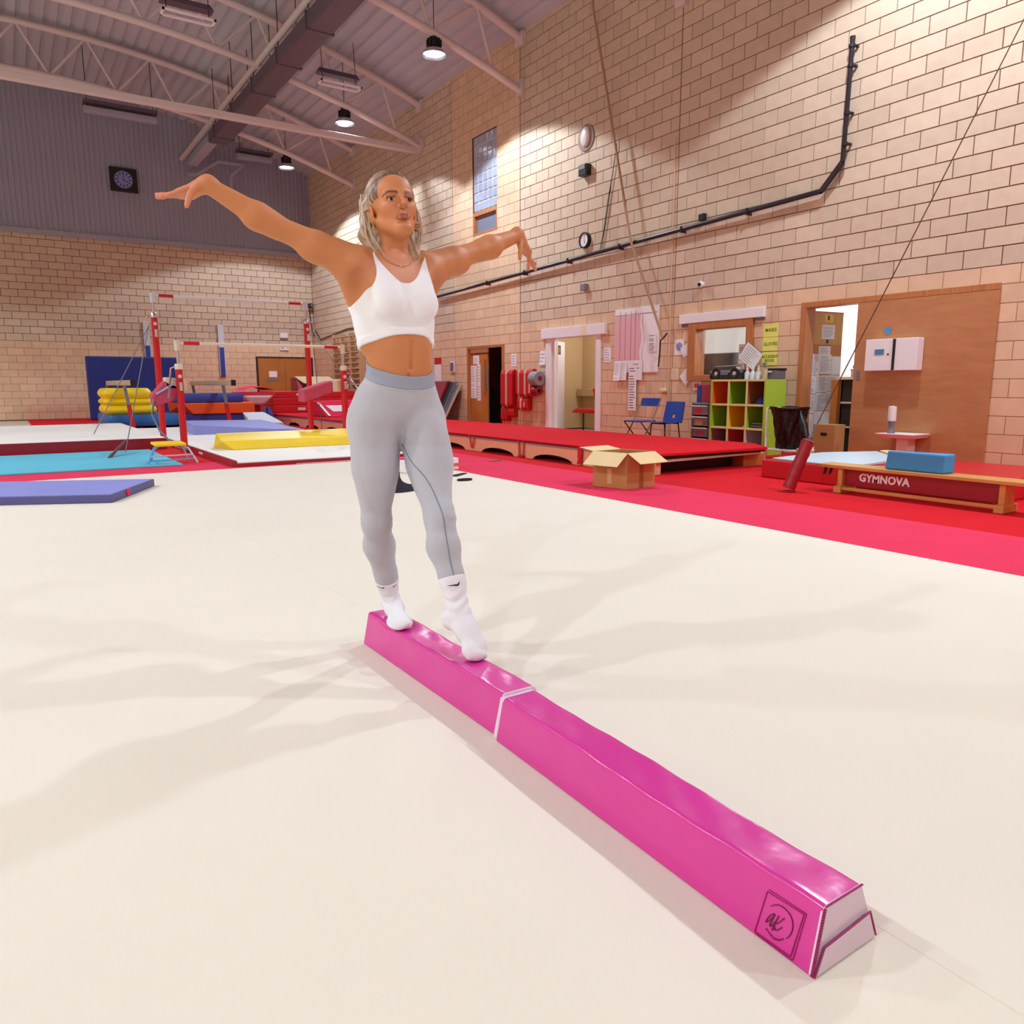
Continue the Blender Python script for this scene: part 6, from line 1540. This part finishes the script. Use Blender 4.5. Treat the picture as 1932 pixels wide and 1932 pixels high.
hand(Hd, WrL, scr(.42, -.66, .62), scr(-.72, -.60, -.30), scr(-.55, .0, -.83),
     [(scr(-.10, -.97, .20), scr(-.12, -.97, .22), scr(-.10, -.95, .30), .072), (scr(.30, -.85, .42), scr(.45, -.74, .48), scr(.55, -.62, .50), .080),
      (scr(.50, -.72, .45), scr(.66, -.56, .46), scr(.75, -.42, .45), .074), (scr(.62, -.60, .48), scr(.76, -.45, .46), scr(.84, -.30, .42), .060)],
     (None, scr(-.05, -.86, -.50), scr(-.06, -.94, -.20), scr(-.08, -.98, -.05)), knd=.078)
# ---- head
Fc = Sdf()
def E_(x, f, u, rx, rf, ru, k, sub=False): Fc.ell(hd(x, f, u), (rx * HS, rf * HS, ru * HS), k, sub, HM)
def C_(a, b, r0, r1, k, sub=False): Fc.cap(hd(*a), hd(*b), r0 * HS, r1 * HS, k, sub)
E_(0, -.018, .030, .071, .094, .086, .02)
E_(0, .030, -.030, .050, .060, .082, .035)
E_(0, .045, .045, .055, .042, .046, .03)
for s in (-1, 1):
    C_((s * .045, .000, -.050), (s * .013, .064, -.100), .018, .016, .025)
    E_(s * .038, .058, -.022, .018, .020, .016, .03)
    C_((s * .010, .090, .011), (s * .042, .077, .012), .0085, .0085, .016)
E_(0, .074, -.098, .020, .018, .017, .02)
for s in (-1, 1):
    E_(s * .030, .096, -.005, .019, .0165, .0105, .010, True)
for s in (-1, 1):                                     # lids over the eyeballs
    C_((s * .018, .079, -.0015), (s * .044, .072, -.0015), .0095, .0085, .006)
    C_((s * .017, .0905, -.0035), (s * .045, .0800, -.0045), .0032, .0028, .003, True)
C_((0, .087, .014), (0, .113, -.030), .0050, .0070, .009)
E_(0, .1155, -.034, .0082, .0086, .0076, .005)
for s in (-1, 1):
    E_(s * .0120, .1005, -.0375, .0064, .0088, .0064, .006)
    E_(s * .0062, .1075, -.0435, .0034, .0052, .0040, .003, True)
C_((0, .090, -.046), (0, .0915, -.056), .006, .007, .008)
for s in (-1, 1):                                     # lips
    C_((0, .0925, -.0608), (s * .012, .0915, -.0603), .0036, .0034, .005); C_((s * .012, .0915, -.0603), (s * .0265, .0820, -.0675), .0034, .0016, .005)
    C_((0, .0905, -.0700), (s * .012, .0890, -.0695), .0045, .0040, .006); C_((s * .012, .0900, -.0700), (s * .023, .0825, -.0670), .0046, .0020, .006)
    C_((0, .0975, -.0652), (s * .027, .0830, -.0682), .0011, .0010, .0025, True)
C_((-.014, .087, -.082), (.014, .087, -.082), .0035, .0035, .010, True)
for s in (-1, 1):                                     # ears
    E_(s * .0745, -.014, -.014, .0085, .021, .031, .006); E_(s * .0700, -.006, -.040, .007, .010, .013, .006)
    E_(s * .0835, -.010, -.010, .0065, .0125, .020, .004, True)
    C_((s * .078, -.004, -.020), (s * .079, -.006, -.028), .005, .004, .004)
Body = T + legR + legL + footR + footL + U_ + Hd + Fc
def fbody(P, c, r): return Body.at(P, c, r)
person = thing('person', (1.235, 2.55, .135), 'person in white crop top and grey leggings walking along the pink beam, arms out', 'person')
V, Q = polygonise(fbody, (.38, 2.08, .10), (2.02, 2.92, 1.90), .0030)
V = relax(V, Q, 1, .4)
_bm = refine(V, Q, (V[:, 2] > 1.60) & (np.abs(V[:, 0] - 1.225) < .13))
_bm.verts.index_update(); V = np.array([v.co[:] for v in _bm.verts])
hm = (V[:, 2] > 1.60) & (np.abs(V[:, 0] - 1.225) < .13)
V[hm] = project(lambda P: Fc.at(P) if False else (U_ + Fc).at(P), V[hm], 2)
Lc = ((V - HeadO) / HS) @ HM                          # head local coordinates
skin = np.tile(np.array(lin((196, 127, 82))), (len(V), 1))
def blend(col, w): 
    global skin
    w = np.clip(w, 0, 1)[:, None]; skin = skin * (1 - w) + np.array(lin(col)) * w
# natural colouring: pinker chest, hands, cheeks, lips, brows
blend((216, 160, 140), np.exp(-(((V[:, 0] - 1.23) / .10) ** 2 + ((V[:, 2] - 1.48) / .07) ** 2)) * (V[:, 1] < 2.62) * .8)
for tip in (WrR, WrL): blend((210, 128, 104), .55 * np.clip((np.abs(V[:, 0] - 1.24) - abs(tip[0] - 1.24) - .01) / .08, 0, 1) * (np.sign(V[:, 0] - 1.24) == np.sign(tip[0] - 1.24)))
blend((212, 138, 112), .5 * np.exp(-(((np.abs(Lc[:, 0]) - .042) / .02) ** 2 + ((Lc[:, 2] + .028) / .02) ** 2)) * (Lc[:, 1] > .03))
xl = np.abs(Lc[:, 0])
up_c = -.0562 - .0012 * np.exp(-(xl / .004) ** 2) - .0095 * np.clip((xl - .006) / .021, 0, 1) ** 1.4; lo_c = -.0755 + .0100 * (xl / .027) ** 2
blend((156, 84, 74), ((Lc[:, 2] < up_c) & (Lc[:, 2] > lo_c) & (xl < .027) & (Lc[:, 1] > .072)) * .75)
bz = .0120 + .0050 * np.sin(np.clip((xl - .012) / .04, 0, 1) * 2.4) - .005 * np.clip((xl - .038) / .014, 0, 1)
bw = .0054 - .0026 * np.clip((xl - .03) / .02, 0, 1)
blend((66, 40, 28), np.clip(1.4 - np.abs(Lc[:, 2] - bz) / bw, 0, 1) * ((xl > .011) & (xl < .053) & (Lc[:, 1] > .045)) * .9)
blend((60, 36, 28), ((np.abs(Lc[:, 2] - .0008 + .06 * (xl - .031)) < .0030) & (xl > .0165) & (xl < .046) & (Lc[:, 1] > .066)) * .7)
blend((150, 84, 50), np.exp(-(((V[:, 0] - 1.232) / .006) ** 2 + ((V[:, 2] - 1.118) / .008) ** 2)) * (V[:, 1] < 2.58) * .8)
M_skin = mat('skin', (206, 146, 108), .5, attr='Col', sss=.06, spec=.35, bump=(350, .08, .001))
_me = bpy.data.meshes.new('body'); _off = wloc(person)
for v, co in zip(_bm.verts, V): v.co = Vector(co) - _off
for f in _bm.faces: f.smooth = True
_bm.to_mesh(_me); _bm.free()
_ca = _me.color_attributes.new('Col', 'FLOAT_COLOR', 'POINT'); _ca.data.foreach_set('color', np.concatenate([skin, np.ones((len(V), 1))], 1).astype(np.float32).ravel())
_me.materials.append(M_skin); _bo = bpy.data.objects.new('body', _me); COL.objects.link(_bo); _bo.parent = person
# eyes
M_eyew = mat('eye_white', (160, 146, 138), .35); M_iris = mat('eye_iris', (34, 24, 18), .5, spec=.2)
for s in (-1, 1):
    c = Vector(hd(s * .031, .0725, -.0035)); f = (Vector(HF) + Vector(HX) * .22 + Vector(HU) * -.06).normalized()
    mb = MB(); mb.ell(c, .0122 * HS, .0122 * HS, .0122 * HS, 20, 14); e = mb.build('eye', M_eyew, person, smooth=True)
    mb = MB(); mb.lathe(c + f * .0116 * HS, [(.0074, -.0012), (.0058, .0007), (.0001, .0016)], 16, axis=f); mb.build('iris', M_iris, e, smooth=True)
# ---- hair
Hr = Sdf()
def HE(x, f, u, rx, rf, ru, k, sub=False): Hr.ell(hd(x, f, u), (rx * HS, rf * HS, ru * HS), k, sub, HM)
def HC(a, b, r0, r1, k): Hr.cap(hd(*a), hd(*b), r0, r1, k)
HE(0, -.024, .037, .084, .106, .101, .02)
HE(0, -.060, -.03, .074, .062, .090, .03)
HC((-.052, -.062, -.02), (-.062, -.062, -.125), .040, .030, .03); HC((-.062, -.062, -.125), (-.055, -.050, -.190), .030, .014, .02)
HC((-.078, -.036, .02), (-.096, -.046, -.070), .018, .021, .03); HC((-.096, -.046, -.07), (-.083, -.042, -.175), .021, .010, .02)
HC((.052, -.062, -.02), (.060, -.052, -.125), .040, .028, .03); HC((.060, -.052, -.105), (.055, -.045, -.150), .028, .012, .02)
HC((.078, -.030, .02), (.082, -.030, -.08), .016, .014, .03); HC((.080, -.034, -.07), (.072, -.034, -.145), .013, .006, .02)
HC((0, -.075, -.05), (0, -.075, -.16), .040, .026, .03)
HE(0, .112, -.040, .078, .112, .121, .010, True)
for s in (-1, 1): HE(s * .088, .030, -.045, .045, .058, .075, .012, True); HE(s * .088, -.006, -.030, .026, .022, .036, .008, True)
def fhair(P, c, r):
    d = Hr.at(P, c, r)
    L = ((P - HeadO) / HS) @ HM
    ph = np.arctan2(L[:, 0], -L[:, 1] + .02 + .35 * np.maximum(L[:, 2], 0))
    d = d + .0016 * np.sin(46 * ph + 9 * np.sin(14 * L[:, 2] + 3 * ph)) + .0010 * np.sin(95 * ph + 30 * L[:, 2] + 4 * np.sin(23 * L[:, 2]))
    part = np.exp(-((L[:, 0] - .012) / .0035) ** 2) * (L[:, 2] > .06) * (L[:, 1] > -.05)
    return d + .003 * part
Vh, Qh = polygonise(fhair, (1.06, 2.42, 1.46), (1.40, 2.84, 1.90), .0030)
L = ((Vh - HeadO) / HS) @ HM
ph = np.arctan2(L[:, 0], -L[:, 1] + .02 + .35 * np.maximum(L[:, 2], 0))
w = .5 + .5 * np.sin(31 * ph + 7 * np.sin(11 * L[:, 2])); w2 = .5 + .5 * np.sin(73 * ph + 5 * np.sin(19 * L[:, 2] + 1))
root = np.exp(-((L[:, 0] - .012) / .030) ** 2) * np.clip((L[:, 2] - .03) / .05, 0, 1)
low = np.clip((.02 - L[:, 2]) / .14, 0, 1)
ca, cb, cc = (np.array(lin(q)) for q in ((92, 62, 44), (198, 170, 142), (228, 212, 196)))
front = np.clip((L[:, 1] - .005) / .045, 0, 1) * np.clip((.115 - L[:, 2]) / .05, 0, 1)
mix = np.clip(.28 + .55 * w * (.5 + .5 * w2) + .25 * low - .6 * root - .55 * front, 0, 1)[:, None]
colh = ca * (1 - mix) + cb * mix; m2 = (np.clip(w * w2 - .55, 0, 1) * 1.2 * (1 - root))[:, None]; colh = colh * (1 - m2) + cc * m2
M_hair = mat('hair_blonde', (190, 160, 130), .42, attr='Col', spec=.6)
hair = np_mesh('hair', Vh, Qh, M_hair, person, colh)
_rn = random.Random(11)
M_lock = mat('hair_lock', (206, 186, 164), .42, spec=.6, noise=(60, .15))
for i in range(34):
    s = -1 if i < 24 else 1
    x0 = s * (.070 + .022 * _rn.random()); f0 = -.070 + .045 * _rn.random(); a = _rn.uniform(0, 6); amp = _rn.uniform(.003, .009)
    top = .02 + .05 * _rn.random(); end = (-.13 - .035 * _rn.random()) if s < 0 else (-.11 - .03 * _rn.random())
    pts = []; n = 14
    for k in range(n + 1):
        q = k / n; u = top + (end - top) * q
        xx = x0 + s * (.016 * math.sin(q * 2.6) - .020 * q * q) + amp * math.sin(a + 7 * q) * q
        ff = f0 + .012 * q + amp * math.cos(a + 6 * q) * q
        pts.append(hd(xx, ff, u))
    mb = MB(); mb.tube(pts, [.0028 * (1 - .75 * (k / n) ** 2) + .0004 for k in range(n + 1)], 5); mb.build('hair_lock', M_lock, hair, smooth=True)
# ---- crop top
Up = T + U_
def ftop(P, c, r):
    d = Up.at(P, c, r) - .0042
    x = (P[:, 0] - 1.236); y = P[:, 1]; z = P[:, 2]; ax = np.abs(x)
    front = y < 2.655
    hem = 1.258 - .34 * (y - 2.54)
    d = np.maximum(d, hem - z)
    d = np.minimum(d, np.maximum(Up.at(P, c, r) - .0068, np.maximum(hem - z, z - hem - .026)))
    # neckline scoop and armholes
    zn = 1.442 + 5.2 * np.maximum(ax - .012, 0) ** 1.6 + .0 * y
    neck = np.where(front, z - zn, z - (1.36 + 9 * ax ** 1.8))
    arm = ax - (.101 + .085 * np.clip((1.51 - z) / .175, 0, 2) ** 2)
    strap_in = np.where(z > 1.47, .066 - ax, -1)
    d = np.maximum(d, np.maximum(neck * .55, arm))
    return np.maximum(d, z - 1.60)
M_top = mat('knit_white', (236, 238, 244), .8, bump=(420, .25, .001), sheen=.2)
Vt, Qt = polygonise(ftop, (.98, 2.44, 1.20), (1.48, 2.80, 1.62), .0032)
Vt = relax(Vt, Qt, 1, .4)
np_mesh('crop_top', Vt, Qt, M_top, person)
# ---- leggings
Lg = T + legR + legL
def waist(P): return 1.118 + .34 * (P[:, 1] - 2.54) + .02 * np.abs(P[:, 0] - 1.23) - .04 * (P[:, 0] - 1.23)
def fleg(P, c, r):
    d = Lg.at(P, c, r) - .0036
    z = P[:, 2]; y = P[:, 1]; x = P[:, 0]
    rear = (y > 2.55)
    kl = np.exp(-(((z - .60) / .05) ** 2)) * (~rear)
    d = d + .0016 * np.sin(150 * (z + .35 * (x - 1.30))) * kl * (x > 1.29)
    kr = np.exp(-(((z - .56) / .04) ** 2)) * rear
    d = d + .0007 * np.sin(210 * z + 12 * x) * kr
    cr = np.exp(-(((x - 1.232) / .03) ** 2 + ((z - .90) / .03) ** 2))
    d = d + .0010 * np.sin(160 * (z - np.abs(x - 1.232) * .8)) * cr
    clip = np.where(rear | (z > .62), .284 - z, .388 - .25 * (y - 2.34) - z)
    return np.maximum(np.maximum(d, z - waist(P) + .004), clip)
Vl, Ql = polygonise(fleg, (.98, 2.16, .26), (1.50, 2.86, 1.24), .0036)
Vl = relax(Vl, Ql, 1, .4)
cl = np.tile(np.array(lin((176, 177, 186))), (len(Vl), 1))
x, y, z = Vl.T
# knit shading panels: paler thigh and knee panels, greyer calves, as knitted in
pan = np.clip(1 - np.abs((z - .70) / .19), 0, 1) * (y < 2.60) * (z < .86); pan = np.clip(pan * 3, 0, 1)
cl = cl * (1 - .35 * pan[:, None]) + np.array(lin((188, 196, 212))) * .35 * pan[:, None]
M_leg = mat('knit_grey', (170, 172, 182), .75, attr='Col', bump=(500, .25, .001), sheen=.25, noise=(30, .02))
legg = np_mesh('leggings', Vl, Ql, M_leg, person, cl)
def fband(P, c, r):
    d = np.abs(Lg.at(P, c, r) - .0028) - .0026
    w = waist(P); return np.maximum(d, np.maximum(P[:, 2] - w, w - .050 - P[:, 2]))
Vb, Qb = polygonise(fband, (1.02, 2.46, 1.02), (1.46, 2.80, 1.26), .0028)
np_mesh('waistband', relax(Vb, Qb, 1, .4), Qb, mat('knit_band', (150, 158, 176), .75, bump=(400, .3, .001)), legg)
def on_surface(sdf, pts, lift):
    P = np.array(pts, float)
    for _ in range(8):
        d = sdf.at(P) - lift; e = .001
        g = np.stack([(sdf.at(P + np.eye(3)[k] * e) - sdf.at(P - np.eye(3)[k] * e)) / (2 * e) for k in range(3)], 1)
        P = P - d[:, None] * g / np.maximum((g * g).sum(1), .3)[:, None]
    return [tuple(p) for p in P]
_cp = np.array([(1.246, 2.60, .875), (1.258, 2.50, .78), (1.270, 2.40, .68), (1.277, 2.35, .60), (1.276, 2.33, .51), (1.270, 2.27, .392)])
_q = np.linspace(0, 5, 40); _cv = np.stack([np.interp(_q, range(6), _cp[:, k]) for k in range(3)], 1)
for _ in range(6): _cv[1:-1] = (_cv[:-2] + 2 * _cv[1:-1] + _cv[2:]) / 4
_sp = on_surface(Lg, [tuple(p) for p in _cv], .0042)
_mb = MB(); _mb.tube(_sp, .0016, 6); _mb.build('inner_seam', mat('seam_grey', (112, 120, 140), .8), legg, smooth=True)
_sw = on_surface(Lg, [(1.232 + .165 * math.sin(t), 2.64 - .13 * math.cos(t), 1.065) for t in np.linspace(-1.5, 1.5, 40)], .0044)
_sw = [(p[0], p[1], float(waist(np.array([p]))[0]) - .052) for p in _sw]
_mb = MB(); _mb.tube(on_surface(Lg, _sw, .0040), .0013, 5); _mb.build('waist_stitch', mat('stitch_pale', (206, 208, 216), .8), legg, smooth=True)
# ---- socks
M_sock = mat('sock_white', (226, 227, 234), .85, bump=(500, .35, .001))
def sock(ft, lg, top, ax0, lo, hi, name, ribz, foot_rel):
    S2 = ft + lg
    ax0 = A3(*ax0); tp = A3(*top); n = tp - ax0; n /= np.linalg.norm(n)
    def f(P, c, r):
        h = (P - ax0) @ n; H = np.linalg.norm(tp - ax0)
        cuff = np.clip((h - .035) / .03, 0, 1)
        d = S2.at(P, c, r) - (.0038 + .0026 * cuff)
        ang = np.arctan2((P - ax0) @ np.cross(n, A3(1, 0, 0)), P[:, 0] - ax0[0])
        d = d + .0006 * np.sin(34 * ang) * cuff * (h < H - .012)
        d = d + .0022 * np.sin(ribz * h + 2.2 * np.sin(2 * ang)) * np.exp(-(((h - .040) / .040) ** 2)) * 1.3
        return np.maximum(np.maximum(d, h - H), .1366 - P[:, 2])
    V_, Q_ = polygonise(f, lo, hi, .0028)
    V_ = relax(V_, Q_, 1, .4)
    return np_mesh(name, V_, Q_, M_sock, person)
aR = A3(*AnkR); uR = (A3(*KneeR) - aR) / np.linalg.norm(A3(*KneeR) - aR); aL = A3(*AnkL); uL = (A3(*KneeL) - aL) / np.linalg.norm(A3(*KneeL) - aL)
skR = sock(footR, legR, tuple(aR + uR * .120), tuple(aR - uR * .005), (1.10, 2.56, .125), (1.36, 2.90, .36), 'sock', 190, 0)
skL = sock(footL, legL, tuple(aL + uL * .128), tuple(aL - uL * .005), (1.18, 2.10, .125), (1.40, 2.44, .44), 'sock', 150, 0)
# little tick emblems on the cuffs
_tick = [(-.5, -.14), (-.2, -.13), (.1, -.12), (.36, -.13), (.47, -.02), (.53, .22), (.40, .08), (.30, -.01), (.1, -.02), (-.2, -.07)]
def tick(sdf, c, rt, up, size, parent, mir=1):
    pts = []
    rt, up = A3(*rt), A3(*up)
    base = [tuple(A3(*c) + rt * mir * q[0] * size + up * q[1] * size) for q in _tick]
    a = on_surface(sdf, base, .0075); b = on_surface(sdf, base, .0058)
    cen_a = tuple(np.mean(np.array(a), 0)); cen_b = tuple(np.mean(np.array(b), 0)); n = len(a)
    mb = MB()
    tri = [(0, 1, 9), (1, 2, 8), (1, 8, 9), (2, 3, 7), (2, 7, 8), (3, 4, 6), (3, 6, 7), (4, 5, 6)]
    mb.add(a + b, [list(t) for t in tri] + [[i, (i + 1) % n, n + (i + 1) % n, n + i] for i in range(n)])
    mb.build('tick_emblem', M_black, parent)
SL = footL + legL; SR = footR + legR
tick(SL, tuple(aL + uL * .108 - CF * .05 + CR * .004), tuple(CR), tuple(CU), .052, skL)
tick(SR, tuple(aR + uR * .090 - CF * .04 - CR * .022), tuple(CR), tuple(CU), .036, skR)
tick(SR, tuple(aR + uR * .094 - CF * .03 + CR * .032), tuple(CR), tuple(CU), .030, skR, -1)
# ---- jewellery
M_gold = mat('gold', (226, 184, 96), .22, metal=1.0)
_nk = on_surface(Up, [(1.232 + .068 * math.sin(t), 2.65 - .085 * math.cos(t), 1.500 + .055 * (1 - math.cos(t))) for t in np.linspace(-1.35, 1.35, 30)], .0012)
_mb = MB(); _mb.tube(_nk, .0009, 5); _nko = _mb.build('necklace', M_gold, person, smooth=True)
for i in (8, 13, 14, 15, 16, 21):
    _mb = MB(); _mb.ell(_nk[i], .0026, .0026, .0026, 8, 6); _mb.build('bead', M_gold, _nko, smooth=True)
for s in (-1, 1):
    c = A3(*hd(s * .0765, -.004, -.058)); pts = [tuple(c + HS * (HM @ A3(.004 * math.cos(q) * s, .0105 * math.cos(q), .0115 * math.sin(q)))) for q in np.linspace(0, 2 * math.pi, 19)]
    _mb = MB(); _mb.tube(pts, .0024, 7, caps=False); _mb.build('hoop_earring', M_gold, person, smooth=True)
